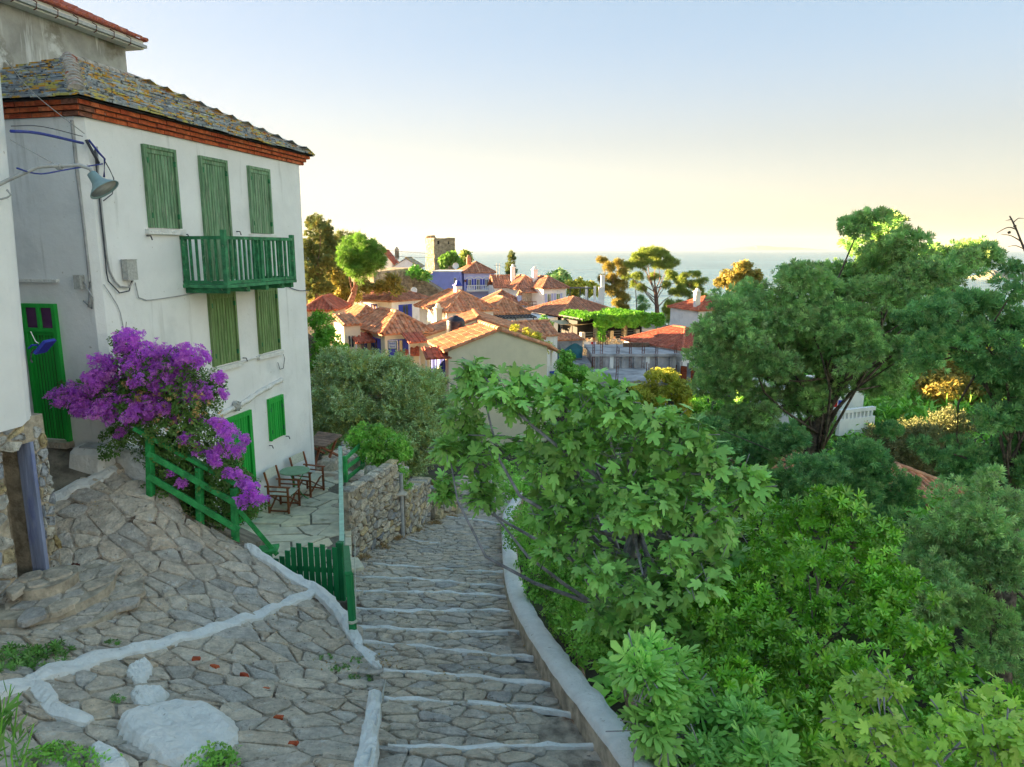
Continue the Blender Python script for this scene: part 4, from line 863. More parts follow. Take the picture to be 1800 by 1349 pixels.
# blue floodlight at the rounded corner, with the rust run below it
fl = empty('wall_floodlight', PY(62,612,8.95), 0, 'small blue metal floodlight bracketed to the rounded corner of the left house', 'floodlight')
c = PY(66,612,8.95); mb = MB(); a_ = (PY(78,601,8.95)-PY(60,622,8.95)); nn_ = Vector((a_.z,0,-a_.x)).normalized()
mb.obox(PY(60,622,8.87)-nn_*.02, a_, (0,.22,0), nn_*.04); mb.build('housing', M['bluem'], fl)
mb = MB(); mb.tube([PY(50,613,8.95), PY(56,607,8.95), PY(66,607,8.95)], .012, 5); mb.build('bracket', M['bluem'], fl)
mb = MB(); mb.tube(smooth_line([PY(60,614,8.95), PY(55,622,8.95), PY(54,632,8.95), PY(57,638,8.95)], .02), .010, 5); mb.build('power_cable', M['cabled'], fl)
mb = MB(); mb.tube([PY(54,583,8.9), PY(62,600,8.95), PY(68,604,8.95)], .006, 5); mb.build('stay', M['pwhite'], fl)
# cables across the gap
def span(P, r, mat, label):
    mb = MB(); mb.tube(smooth_line([Vector(p) for p in P], .2), r, 6); o = mb.build('overhead_cable', M[mat], smooth=True); return tag(o, label, 'cable')
span([PY(20,231,8.3), PY(70,235,9.6), FP(-.05,.06,1.56)], .020, 'cableb', 'thick blue cable from the left house to the corner of the white house')
span([PY(20,222,8.3), PY(75,223,9.6), FP(-.03,.05,1.66)], .006, 'cabled', 'thin dark wire strung just above the thick blue cable')
span([PY(12,106,8.2), PY(60,165,9.6), FP(-.02,.08,1.70)], .006, 'cable', 'thin pale wire slanting down across the slate roof')
span([PY(30,296,8.3), PY(70,306,9.3), PY(120,298,10.6), FP(.3,.06,1.3)], .010, 'cableb', 'slack blue cable looping below the lamp arm')
# ------------------------------------------------------------------ whitewashed block and low wall at the head of the bed
blk = empty('planter_block', FS(.3,.3,-3.4), 0, 'low whitewashed block with a metal grate on top beside the green side door', 'planter')
mb = MB(); b0 = [FS(-.12,.06,-3.7),FS(.60,.06,-3.7),FS(.62,.46,-3.75),FS(-.12,.46,-3.8)]; t0 = [FS(-.08,.04,-3.10),FS(.55,.04,-3.10),FS(.56,.38,-3.15),FS(-.08,.38,-3.15)]
mb.hexa(b0+t0); mb.build('block', M['wash'], blk, bevel=.07)
mb = MB(); mb.hexa([FS(.04,.1,-3.16),FS(.40,.1,-3.16),FS(.40,.3,-3.18),FS(.04,.3,-3.18),FS(.04,.1,-3.095),FS(.40,.1,-3.095),FS(.40,.3,-3.115),FS(.04,.3,-3.115)]); mb.build('grate', M['steel'], blk)
lw = empty('low_wall', PY(230,860,10.8), 0, 'curved whitewashed low wall at the foot of the bougainvillea', 'low wall')
mb = MB(); P0 = [PY(193,818,11.25), PY(215,836,11.0), PY(240,855,10.8), PY(264,870,10.72)]; vs = []
for i, p in enumerate(smooth_line(P0, .1)):
    tz = PY(200,786,11.2).z-.02*i*.15; vs += [p+Vector((0,0,-.3)), p+Vector((.01,.02,(tz-p.z)*.5)), Vector((p.x,p.y+.05,tz)), Vector((p.x+.06,p.y+.3,tz+.02)), Vector((p.x+.1,p.y+.7,tz-.3))]
nn_ = len(vs)//5; mb.add(vs, [(i*5+j, i*5+5+j, i*5+6+j, i*5+1+j) for i in range(nn_-1) for j in range(4)]+[tuple((nn_-1)*5+j for j in range(4,-1,-1))]); mb.build('wall_body', M['wash'], lw, smooth=True)
# bed of soil behind the railing
mb = MB(); bp_ = [PY(262,872,10.75), PY(350,922,10.8), PY(425,962,10.9), FP(1.6,1.6,-5.3), FP(2.3,.1,-5.2), FP(.2,.1,-4.0)]; mb.add(bp_+[Vector((p.x,p.y,-7)) for p in bp_], [(0,1,2,3,4,5)]+[(i,i+6,(i+1)%6+6,(i+1)%6) for i in range(6)])
tag(mb.build('flower_bed', M['dirt']), kind='structure')
# ------------------------------------------------------------------ green railing along the bed
rl = empty('railing', PY(263,866,10.6), 0, 'bright green wooden railing of three rails in front of the bougainvillea', 'railing')
def post(p, q_, w=.1, mat='rail', parent=rl, name='post'):
    mb = MB(); mb.bar(p, q_, w, w, up=(.22,.97,0)); return mb.build(name, M[mat], parent, bevel=.008)
def rbar(p, q_, w, h, mat='rail', parent=rl, name='rail'):
    mb = MB(); mb.bar(p, q_, w, h); return mb.build(name, M[mat], parent, bevel=.006)
yy = lambda u: 10.55+.3*(u-263)/150
for u, v0, v1 in ((263,762,872),(350,822,924),(412,858,958)): post(PY(u+2,v1,yy(u)), PY(u,v0,yy(u)))
rbar(PY(236,752,10.5), PY(416,851,10.85), .15, .06, name='top_rail')
rbar(PY(259,797,10.5), PY(420,888,10.82), .05, .10); rbar(PY(259,836,10.5), PY(420,932,10.82), .05, .10)
rbar(PY(420,897,10.86), PY(487,975,11.15), .05, .075, name='handrail')
# gate with arched pickets
gt = empty('gate', PY(540,1040,10.9), 0, 'low green picket gate with scalloped top at the terrace steps', 'gate')
g0, g1 = PY(486,990,11.1), PY(592,1045,10.95); gz0 = ZT+.02
for i in range(11):
    f = i/10; c = g0.lerp(g1, f); u = 484+f*108
    vt = [982,978,968,962,955,962,954,962,957,966,962][i]; tz = PY(u, vt, c.y).z; w = .041
    mb = MB(); mb.hexa([(c.x-w,c.y-.012,gz0),(c.x+w,c.y-.012,gz0),(c.x+w,c.y+.012,gz0),(c.x-w,c.y+.012,gz0),(c.x-w,c.y-.012,tz),(c.x+w,c.y-.012,tz-.01),(c.x+w,c.y+.012,tz-.01),(c.x-w,c.y+.012,tz)]); mb.build('picket', M['gatey'], gt)
for z in (gz0+.18, gz0+.50):
    mb = MB(); mb.bar((g0.x-.05,g0.y+.03,z),(g1.x+.04,g1.y+.03,z),.03,.08); mb.build('cross_rail', M['gatey'], gt)
post((g0.x-.12,g0.y+.02,gz0-.1), (g0.x-.12,g0.y+.02,PY(484,968,g0.y).z), .08, 'rail', gt)
gp = PY(604,1052,11.0); post((gp.x,gp.y,ZT-.3), (gp.x-.02,gp.y,PY(600,953,11.0).z), .11, 'gatey', gt, 'gate_post')
mb = MB(); mb.obox((g0.x-.25,g0.y-.2,PY(470,975,10.9).z-.03), (.3,.1,0), (-.05,.3,0), (0,0,.05)); mb.build('ledge_board', M['rail'], gt)
# handrails along the terrace edge
hr = empty('handrail', (gp.x,gp.y,ZT), 0, 'pale green wooden handrail running from the gate along the terrace edge', 'handrail')
hz = PY(601,957,11.0).z; ha, hb = PY(601,957,11.0), PZ(598,786,hz)
rbar(ha, hb, .085, .06, 'pale', hr, 'top_rail')
post((hb.x,hb.y,ZT), (hb.x,hb.y,hz-.03), .08, 'pale', hr); post(((ha.x+hb.x)/2,(ha.y+hb.y)/2,ZT), ((ha.x+hb.x)/2,(ha.y+hb.y)/2,hz-.03), .07, 'pale', hr)
lr = empty('handrail', PY(622,1120,9.1), 0, 'dark green post and sloping handrail below the gate', 'handrail')
k0, k1 = PY(622,1128,9.05), PY(614,1008,9.05); post(k0+Vector((0,0,-.1)), k1, .085, 'gatey', lr); rbar(PY(602,962,10.95)+Vector((.06,0,0)), k1+Vector((0,-.05,.02)), .10, .05, 'gatey', lr, 'top_rail')
mb = MB(); c = k0.lerp(k1,.28); mb.tube([c+Vector((.055*math.cos(t_),.055*math.sin(t_),.02*t_/6)) for t_ in np.linspace(0,12.5,26)], .012, 5); mb.build('rope_lashing', M['canvas'], lr)
span([k0.lerp(k1,.28)+Vector((.05,0,0)), PY(624,1000,11.5), PY(624,950,13.2)], .008, 'canvas', 'thin pale rope running up from the lower handrail')
wr = empty('railing', B0, 0, 'green three-rail fence panel on top of the rubble wall', 'railing')
w1, w2 = PY(608,848,14.9), PY(636,825,17.2)
post(w1, PY(606,802,14.9), .08, 'rail', wr); post(w2, PY(640,783,17.2), .08, 'rail', wr)
for (a_, b_) in (((606,808),(634,781)),((607,823),(640,800)),((608,843),(640,817))): rbar(PY(*a_,14.9), PY(*b_,17.2), .05, .09, 'rail', wr)
# ------------------------------------------------------------------ folding chairs and tables on the terrace
def chair(loc, rz, label):
    e = empty('folding_chair', loc, rz, label, 'chair', 'folding director chairs on the terrace')
    Mw = e.matrix_basis.copy(); Mw = Matrix.Translation(Vector(loc)) @ Matrix.Rotation(rz,4,'Z')
    def bar(p, q_, w, h, nm, mat='wood', up=(0,0,1)):
        mb = MB(); mb.bar(p, q_, w, h, up); me = mb.mesh(nm, M[mat]); o = link(nm, me, e); return o
    e.scale = (.95,.95,.95); W_, D_ = .28, .24
    for sx in (-1,1):
        for sy in (-1,1): bar((sx*W_,sy*D_,0),(sx*W_,sy*D_,.62 if sy > 0 else .62),.035,.045,'leg',up=(0,1,0))
        bar((sx*W_,-D_-.08,.64),(sx*W_,D_+.06,.64),.05,.028,'armrest')
        bar((sx*W_,-D_,.06),(sx*W_,D_,.06),.03,.035,'stretcher'); bar((sx*W_,-D_,.43),(sx*W_,D_,.43),.03,.035,'seat_rail'); bar((sx*W_,-D_,.53),(sx*W_,D_,.53),.02,.03,'side_rail')
        bar((sx*W_,-D_+.02,.62),(sx*W_,-D_-.07,.98),.03,.04,'back_post',up=(0,1,0))
    for sy in (-1,1):
        bar((-W_,sy*D_,.08),(W_,sy*D_,.44),.02,.035,'cross_leg',up=(0,1,0)); bar((W_,sy*(D_-.025),.08),(-W_,sy*(D_-.025),.44),.02,.035,'cross_leg',up=(0,1,0))
    mb = MB(); n = 6; vs = []
    for i in range(n+1):
        x = -W_+2*W_*i/n; z = .45-.035*math.sin(math.pi*i/n); vs += [(x,-D_,z),(x,D_,z),(x,D_,z-.012),(x,-D_,z-.012)]
    mb.add(vs, [(i*4+j, i*4+4+j, i*4+4+(j+1)%4, i*4+(j+1)%4) for i in range(n) for j in range(4)]); link('seat', mb.mesh('seat', M['canvas']), e)
    mb = MB(); vs = []
    for i in range(n+1):
        x = -W_-.01+(2*W_+.02)*i/n; b_ = -.03*math.sin(math.pi*i/n); vs += [(x,-D_-.03+b_,.76),(x,-D_-.075+b_,.97),(x,-D_-.088+b_,.97),(x,-D_-.043+b_,.76)]
    mb.add(vs, [(i*4+j, i*4+4+j, i*4+4+(j+1)%4, i*4+(j+1)%4) for i in range(n) for j in range(4)]); link('backrest', mb.mesh('backrest', M['canvas']), e)
FACE = math.atan2(-N2.x, N2.y)          # a chair's front (+y) turned to the street
c1 = PZ(493,888,ZT); c2 = PZ(532,862,ZT)
c1, c2 = FP(4.12,.50,ZT), FP(5.22,.50,ZT)
chair((c1.x,c1.y,ZT+.022), FACE+R(4), 'folding wooden chair with cream canvas standing nearer the green door')
chair((c2.x,c2.y,ZT+.022), FACE-R(6), 'folding wooden chair with cream canvas behind the round green table')
tp = FP(4.70,.46,ZT); tb = empty('round_table', (tp.x,tp.y,ZT+.022), 0, 'small round green metal table between the two folding chairs', 'table')
mb = MB(); mb.lathe([(0,.70),(.33,.70),(.34,.705),(.34,.722),(.33,.728),(0,.728)], (0,0,0), 28); link('table_top', mb.mesh('table_top', M['tabletop']), tb)
for k in range(3):
    a_ = k*2*math.pi/3+.4; c_, s_ = math.cos(a_), math.sin(a_); mb = MB(); mb.tube(smooth_line([(.24*c_,.24*s_,.70),(.05*c_,.05*s_,.38),(.14*c_,.14*s_,.12),(.27*c_,.27*s_,.0)], .08), .012, 6); link('leg', mb.mesh('leg', M['rail']), tb)
mb = MB(); mb.lathe([(.055,.36),(.07,.37),(.055,.38)], (0,0,0), 14); link('ring', mb.mesh('ring', M['rail']), tb)
# plank table beyond the house corner
pt = empty('plank_table', PZ(578,826,ZT), 0, 'weathered plank table on crossed legs behind the house corner', 'table')
q0, q1, q2, q3 = PY(540,786,18.2), PY(572,783,18.0), PY(602,766,19.2), PY(560,766,19.6); tz = (q1.z+q2.z)/2
cn = [Vector((q0.x,q0.y,tz)), Vector((q1.x,q1.y,tz)), Vector((q2.x,q2.y,tz)), Vector((q3.x,q3.y,tz))]
for i in range(6):
    a_, b_ = i/6+.006, (i+1)/6-.006; P = [cn[0].lerp(cn[3],a_), cn[1].lerp(cn[2],a_), cn[1].lerp(cn[2],b_), cn[0].lerp(cn[3],b_)]
    mb = MB(); mb.hexa([p+Vector((0,0,-.035)) for p in P]+[p+Vector((0,0,rnd.uniform(-.003,.003))) for p in P]); mb.build('plank', M['oldwood'], pt)
for f in (.2,.8):
    a_, b_ = cn[0].lerp(cn[1],f), cn[3].lerp(cn[2],f); lo = lambda p: Vector((p.x,p.y,ZT+.03))
    mb = MB(); mb.bar(a_+Vector((0,0,-.04)), lo(b_), .05, .06, up=(1,0,0)); mb.build('leg', M['wood'], pt); mb = MB(); mb.bar(b_+Vector((0,0,-.04)), lo(a_)+Vector((.06,0,0)), .05, .06, up=(1,0,0)); mb.build('leg', M['wood'], pt)
# ------------------------------------------------------------------ village
def at_u(u, y, z): return Vector(((u-900)/FPX*(y*CP-z*SP), y, z))
class Bld:
    """a building from its front eave line in the photograph: left corner (u, v, y), right corner (u, y)"""
    def __init__(s, name, label, L, Rr, dep, zb, cat='house', group=None):
        s.pL = PY(*L); s.ze = s.pL.z; s.pR = at_u(Rr[0], Rr[1], s.ze); d = s.pR-s.pL; s.W = d.length; s.d = d.normalized(); s.b = Vector((-s.d.y, s.d.x, 0)); s.D = dep; s.zb = zb
        s.e = empty(name, (s.pL.x, s.pL.y, zb), 0, label, cat, group)
    def G(s, a, o, z): p = s.pL+s.d*a+s.b*o; return Vector((p.x, p.y, s.ze+z))
    def hexa(s, a0, a1, o0, o1, z0, z1, mat, name, parent=None, t=0.):
        G = s.G; mb = MB(); mb.hexa([G(a0,o0,z0),G(a1,o0,z0),G(a1,o1,z0),G(a0,o1,z0),G(a0,o0,z1),G(a1,o0,z1),G(a1,o1,z1),G(a0,o1,z1)], t); return mb.build(name, M[mat], parent or s.e)
    def walls(s, mat, gable=0., side=False):
        G = s.G; W, D, zb = s.W, s.D, s.zb-s.ze; mb = MB()
        if gable and not side: mb.add([G(0,0,zb),G(W,0,zb),G(W,D,zb),G(0,D,zb),G(0,0,0),G(W,0,0),G(W,D,0),G(0,D,0),G(W/2,0,gable),G(W/2,D,gable)], [(0,1,5,8,4),(2,3,7,9,6),(1,2,6,5),(3,0,4,7),(4,8,9,7),(8,5,6,9)])
        elif gable: mb.add([G(0,0,zb),G(W,0,zb),G(W,D,zb),G(0,D,zb),G(0,0,0),G(W,0,0),G(W,D,0),G(0,D,0),G(0,D/2,gable),G(W,D/2,gable)], [(0,1,5,4),(2,3,7,6),(1,2,6,9,5),(3,0,4,8,7),(4,5,9,8),(8,9,6,7)])
        else: mb.hexa([G(0,0,zb),G(W,0,zb),G(W,D,zb),G(0,D,zb),G(0,0,0),G(W,0,0),G(W,D,0),G(0,D,0)])
        s.wall = mb.build('wall', M[mat], s.e); return s
    def roof(s, kind, rise, tile='tile', ov=.3, pitch=.26, ridge=None, indiv=0, trim='pwhite'):
        G = s.G; W, D = s.W, s.D; z0 = .03; sl = MB(); P = []
        k = rise/(min(W,D)/2)
        if kind == 'hip':
            zo = z0-ov*.35; a = (-ov,-ov), (W+ov,-ov), (W+ov,D+ov), (-ov,D+ov)
            if W >= D: r0, r1 = (D/2, D/2), (W-D/2, D/2)
            else: r0, r1 = (W/2, W/2), (W/2, D-W/2)
            c = [G(*p, zo) for p in a]; A, Bq = G(*r0, rise), G(*r1, rise)
            if W >= D: P = [(c[0],c[1],A,Bq),(c[1],c[2],Bq,Bq),(c[2],c[3],Bq,A),(c[3],c[0],A,A)]; hips = [(c[0],A),(c[1],Bq),(c[2],Bq),(c[3],A),(A,Bq)]
            else: P = [(c[0],c[1],A,A),(c[1],c[2],A,Bq),(c[2],c[3],Bq,Bq),(c[3],c[0],Bq,A)]; hips = [(c[0],A),(c[1],A),(c[2],Bq),(c[3],Bq),(A,Bq)]
        elif kind == 'front':          # the gable faces the front
            zo = z0-ov*rise/(W/2); c = [G(-ov,-ov*.5,zo),G(W+ov,-ov*.5,zo),G(W+ov,D+ov*.5,zo),G(-ov,D+ov*.5,zo)]; A, Bq = G(W/2,-ov*.5,rise+.06), G(W/2,D+ov*.5,rise+.06)
            P = [(c[3],c[0],Bq,A),(c[1],c[2],A,Bq)]; hips = [(A,Bq)]
        elif kind == 'side':           # the ridge runs along the front
            zo = z0-ov*rise/(D/2); c = [G(-ov*.5,-ov,zo),G(W+ov*.5,-ov,zo),G(W+ov*.5,D+ov,zo),G(-ov*.5,D+ov,zo)]; A, Bq = G(-ov*.5,D/2,rise+.06), G(W+ov*.5,D/2,rise+.06)
            P = [(c[0],c[1],A,Bq),(c[2],c[3],Bq,A)]; hips = [(A,Bq)]
        elif kind == 'shed':           # rises to the back
            c = [G(-ov,-ov,z0-ov*rise/D),G(W+ov,-ov,z0-ov*rise/D)]; A, Bq = G(-ov,D,rise), G(W+ov,D,rise); P = [(c[0],c[1],A,Bq)]; hips = []
        for e0, e1, r0, r1 in P:
            dn = Vector((0,0,-.10)); q4 = [e0,e1,r1,r0] if (r1-r0).length > .01 else [e0,e1,r0]; n = len(q4)
            sl.add([p+dn for p in q4]+q4, [tuple(range(n-1,-1,-1)), tuple(range(n,2*n))]+[(i,(i+1)%n,(i+1)%n+n,i+n) for i in range(n)])
        ro = sl.build('roof', M[tile], s.e); s.ro = ro
        tl = MB()
        for e0, e1, r0, r1 in P: barrel_plane(tl, e0, e1, r0, r1, pitch, pitch*.36, .42, .0, sides=3)
        if indiv:                                           # near roofs: the tiles one by one
            V = tl.v; k5 = 5; tiles = []
            for i, f in enumerate(range(0, len(tl.f), 4)): pass
            items = []; vi = 0
            nv = 8
            for i in range(len(tl.v)//nv):
                vs = tl.v[i*nv:(i+1)*nv]; items.append((sum(Vector(p).length for p in vs)/nv, vs, tl.t[i*4]))
            vis = [it for it in items]; vis.sort(key=lambda t: t[0]); rest = MB()
            for i, (dd, vs, t_) in enumerate(vis):
                fs = [(0,1,5,4),(1,2,6,5),(2,3,7,6),(3,2,1,0)]
                if i < indiv: mb = MB(); mb.add(vs, fs); mb.build('roof_tile', M[tile], ro)
                else: rest.add(vs, fs, t_)
            if rest.f: rest.build('far_roof_tiles', M[tile], ro, kind='stuff')
        elif tl.f: tl.build('roof_tiles', M[tile], ro, kind='stuff')
        for p, q_ in hips:
            if (q_-p).length > .2: ridge_tiles(p, q_, pitch*.5, max(2, int((q_-p).length/.45)), tile, 'ridge_tile', ro, .03)
        return s
    def face(s, f):
        if f == 'f': return lambda a, o, z: s.G(a, -o, z)
        if f == 'l': return lambda a, o, z: s.G(-o, a, z)
        if f == 'r': return lambda a, o, z: s.G(s.W+o, a, z)
    def win(s, f, a, w, zt, h, frame='pwhite', shut=None, pane='glass', sill=False, name='window'):
        fn = s.face(f); mb = MB(); t = min(.08, w*.13)
        def H(mb, a0, a1, z0, z1, o1, o0=-.02): mb.hexa([fn(a0,o1,z0),fn(a1,o1,z0),fn(a1,o0,z0),fn(a0,o0,z0),fn(a0,o1,z1),fn(a1,o1,z1),fn(a1,o0,z1),fn(a0,o0,z1)])
        for q4 in ((a,a+t,zt-h,zt),(a+w-t,a+w,zt-h,zt),(a+t,a+w-t,zt-t,zt),(a+t,a+w-t,zt-h,zt-h+t),(a+w/2-t*.4,a+w/2+t*.4,zt-h+t,zt-t)): H(mb, *q4, .05)
        wo_ = mb.build(name, M[frame], s.e); mb = MB(); H(mb, a+t, a+w-t, zt-h+t, zt-t, .025); mb.build('pane', M[pane], wo_)
        if shut:
            for a0, a1 in ((a-w*.55,a-.02),(a+w+.02,a+w*1.55)): mb = MB(); H(mb, a0, a1, zt-h, zt, .06); mb.build('shutter', M[shut], wo_)
        if sill: mb = MB(); H(mb, a-.08, a+w+.08, zt-h-.09, zt-h-.01, .12); mb.build('sill', M['pwhite'], wo_)
        return wo_
    def door(s, f, a, w, zt, h, mat='wbrown', frame='pwhite'):
        fn = s.face(f)
        def H(mb, a0, a1, z0, z1, o1): mb.hexa([fn(a0,o1,z0),fn(a1,o1,z0),fn(a1,-.02,z0),fn(a0,-.02,z0),fn(a0,o1,z1),fn(a1,o1,z1),fn(a1,-.02,z1),fn(a0,-.02,z1)])
        mb = MB()
        for q4 in ((a-.08,a,zt-h,zt+.08),(a+w,a+w+.08,zt-h,zt+.08),(a,a+w,zt,zt+.08)): H(mb, *q4, .06)
        do = mb.build('door', M[frame], s.e); mb = MB(); H(mb, a, a+w, zt-h, zt, .03); mb.build('door_leaf', M[mat], do); mb = MB(); H(mb, a+w*.85, a+w*.92, zt-h*.55, zt-h*.5, .08); mb.build('handle', M['steel'], do); return do
    def chimney(s, a, o, w, z0, z1, mat='white', cap='tile'):
        ch = s.hexa(a, a+w, o, o+w, z0, z1, mat, 'chimney', s.ro); s.hexa(a-.08, a+w+.08, o-.08, o+w+.08, z1, z1+.1, mat, 'chimney_cap', ch) if False else None
        mb = MB(); G = s.G; z = z1
        mb.hexa([G(a-.07,o-.07,z),G(a+w+.07,o-.07,z),G(a+w+.07,o+w+.07,z),G(a-.07,o+w+.07,z),G(a-.07,o-.07,z+.1),G(a+w+.07,o-.07,z+.1),G(a+w+.07,o+w+.07,z+.1),G(a-.07,o+w+.07,z+.1)])
        mb.hexa([G(a+.05,o+.05,z+.1),G(a+w-.05,o+.05,z+.1),G(a+w-.05,o+w-.05,z+.1),G(a+.05,o+w-.05,z+.1),G(a+w*.3,o+w*.3,z+.45),G(a+w*.7,o+w*.3,z+.45),G(a+w*.7,o+w*.7,z+.45),G(a+w*.3,o+w*.7,z+.45)])
        mb2 = mb; o_ = mb2.build('chimney_pot', M[cap], s.ro); return ch
# the three cream houses in front
h1 = Bld('house', 'cream gabled house with a black water tank behind its tiled roof', (788,615,40), (962,41.9), 4.2, -11.5); h1.walls('cream', 1.0).roof('front', 1.0, 'tile', .28, .34, indiv=300)
h1.win('l', 1.2, .7, -.4, 1.6, 'wblue', 'wblue'); h1.win('l', 3.4, .7, -.4, 1.6, 'wblue', 'wblue')
# its covered outside stair and balcony
po = empty('porch', h1.G(h1.W+.1,.2,-2), 0, 'white railed porch with tiled lean-to roof on the side of the cream gabled house', 'porch')
G = h1.G; W1 = h1.W
mb = MB(); e0, e1, r0, r1 = G(W1+1.0,-.15,-.52), G(W1+1.0,4.2,-.52), G(W1+.1,-.15,-.02), G(W1+.1,4.2,-.02); mb.add([e0+Vector((0,0,-.08)),e1+Vector((0,0,-.08)),r1+Vector((0,0,-.08)),r0+Vector((0,0,-.08)),e0,e1,r1,r0], [(3,2,1,0),(4,5,6,7),(0,1,5,4),(1,2,6,5),(2,3,7,6),(3,0,4,7)]); pr_ = mb.build('roof', M['tile'], po)
mb = MB(); barrel_plane(mb, e0, e1, r0, r1, .34, .12, .42, 0, sides=3); mb.build('roof_tiles', M['tile'], pr_, kind='stuff')
for o_ in (.05,1.5,3.2): mb = MB(); p = G(W1+.85,o_,-.5); mb.bar(p+Vector((0,0,-3.4)), p, .11, .11, up=(0,1,0)); mb.build('post', M['pwhite'], po)
mb = MB(); mb.hexa([G(W1+.02,0,-2.2),G(W1+.95,0,-2.2),G(W1+.95,4.2,-2.2),G(W1+.02,4.2,-2.2),G(W1+.02,0,-2.08),G(W1+.95,0,-2.08),G(W1+.95,4.2,-2.08),G(W1+.02,4.2,-2.08)]); mb.build('floor', M['pwhite'], po)
for z_ in (-1.3,-1.95): mb = MB(); mb.bar(G(W1+.05,.02,z_), G(W1+.9,.02,z_), .05, .06); mb.build('rail', M['pwhite'], po)
for i in range(6): mb = MB(); p = G(W1+.12+i*.14,.02,-1.95); mb.bar(p, p+Vector((0,0,.65)), .045, .04, up=(0,1,0)); mb.build('baluster', M['pwhite'], po)
mb = MB(); mb.hexa([G(W1+.15,-.06,-1.75),G(W1+.8,-.06,-1.75),G(W1+.8,-.02,-1.75),G(W1+.15,-.02,-1.75),G(W1+.15,-.06,-1.57),G(W1+.8,-.06,-1.57),G(W1+.8,-.02,-1.57),G(W1+.15,-.02,-1.57)]); mb.build('blue_sign', M['wblue'], po)
mb = MB(); mb.bar(G(W1+.02,4.1,-1.2),G(W1+.02,1.2,-1.2),.1,2.0); mb.build('screen_wall', M['pwhite'], po)
h2 = Bld('house', 'cream gabled house left of the black water tank', (729,597,47.2), (952,48.2), 5.6, -11.5); h2.walls('cream', 1.35).roof('front', 1.35, 'tile', .28, .34, indiv=220)
h2.win('l', 1.0, .8, -.35, 1.7, 'wblue', 'wblue'); h2.win('f', .9, .7, -.5, 1.3, 'cream', None)
h3 = Bld('house', 'cream house with orange hip roof behind the hanging white sign', (676,585,46), (752,47.6), 6.2, -11); h3.walls('cream').roof('hip', 1.15, 'tile', .3, .32, indiv=200)
h3.win('f', .6, .7, -.5, 1.8, 'wblue', 'wblue'); h3.win('l', 1.2, .8, -.5, 1.7, 'wblue', 'wblue'); h3.win('l', 3.8, .8, -.5, 1.7, 'wblue', 'wblue')
for k, (b_, a_, w_, z_, o_) in enumerate(((h3,-1.4,1.6,-.75,2.2),(h3,1.0,1.4,-.55,-1.0),(h2,-1.1,1.4,-.9,-.4),(h1,-1.3,1.5,-.45,.6))):
    aw = empty('door_canopy', b_.G(a_,o_,z_), 0, ('small tiled canopy over the door of the hip-roofed cream house', 'small tiled canopy beside the hanging white sign', 'small tiled canopy left of the second cream gable', 'small tiled canopy below the black water tank')[k], 'canopy', 'tiled door canopies of the cream houses')
    e0, e1, r0, r1 = b_.G(a_,o_-.6,z_), b_.G(a_+w_,o_-.6,z_), b_.G(a_,o_+.6,z_+.5), b_.G(a_+w_,o_+.6,z_+.5); mb = MB(); dn = Vector((0,0,-.08)); mb.add([e0+dn,e1+dn,r1+dn,r0+dn,e0,e1,r1,r0], [(3,2,1,0),(4,5,6,7),(0,1,5,4),(1,2,6,5),(2,3,7,6),(3,0,4,7)]); mb.build('canopy_slab', M['tile3'], aw)
    mb = MB(); barrel_plane(mb, e0, e1, r0, r1, .3, .1, .4, 0, sides=3); mb.build('tiles', M['tile3'], aw, kind='stuff')
    for p in (e0, e1): mb = MB(); mb.bar(p+dn+Vector((0,.1,-2.4)), p+dn+Vector((0,.1,0)), .08, .08, up=(0,1,0)); mb.build('post', M['pwhite'], aw)
# hanging sign
sg = empty('guest_house_sign', PY(690,618,43.5), 0, 'white signboard with blue lettering on a post before the cream houses', 'sign')
p = PY(682,614,43.5); w_ = PY(698,614,43.5).x-p.x; h_ = PY(690,599,43.5).z-p.z; mb = MB(); mb.box(p.x, p.x+w_, p.y, p.y+.06, p.z, p.z+h_); mb.build('board', M['pwhite'], sg)
mb = MB(); t_ = .04
for q4 in ((p.x,p.x+w_,p.z,p.z+t_),(p.x,p.x+w_,p.z+h_-t_,p.z+h_),(p.x,p.x+t_,p.z,p.z+h_),(p.x+w_-t_,p.x+w_,p.z,p.z+h_)): mb.box(q4[0],q4[1],p.y-.02,p.y-.002,q4[2],q4[3])
mb.build('frame', M['dwood'], sg); mb = MB(); mb.bar((p.x+w_*.95,p.y+.1,p.z-2.6),(p.x+w_*.95,p.y+.1,p.z+h_),.07,.07,up=(0,1,0)); mb.build('post', M['steel'], sg)
for k, tx in enumerate(('Fandulis', 'House')):
    cu = bpy.data.curves.new('lettering', 'FONT'); cu.body = tx; cu.size = .19; cu.extrude = .004; cu.align_x = 'CENTER'; cu.materials.append(M['wblue']); o = bpy.data.objects.new('lettering', cu); COL.objects.link(o); me_ = o.to_mesh().copy(); bpy.data.objects.remove(o); me_.materials.clear(); me_.materials.append(M['wblue']); o = link('lettering', me_, sg)
    o.location = Vector((p.x+w_/2, p.y-.012, p.z+h_*(.56 if k == 0 else .2)))-sg.location; o.rotation_euler = (R(90),0,0); o.scale = (.62,1.0,1)
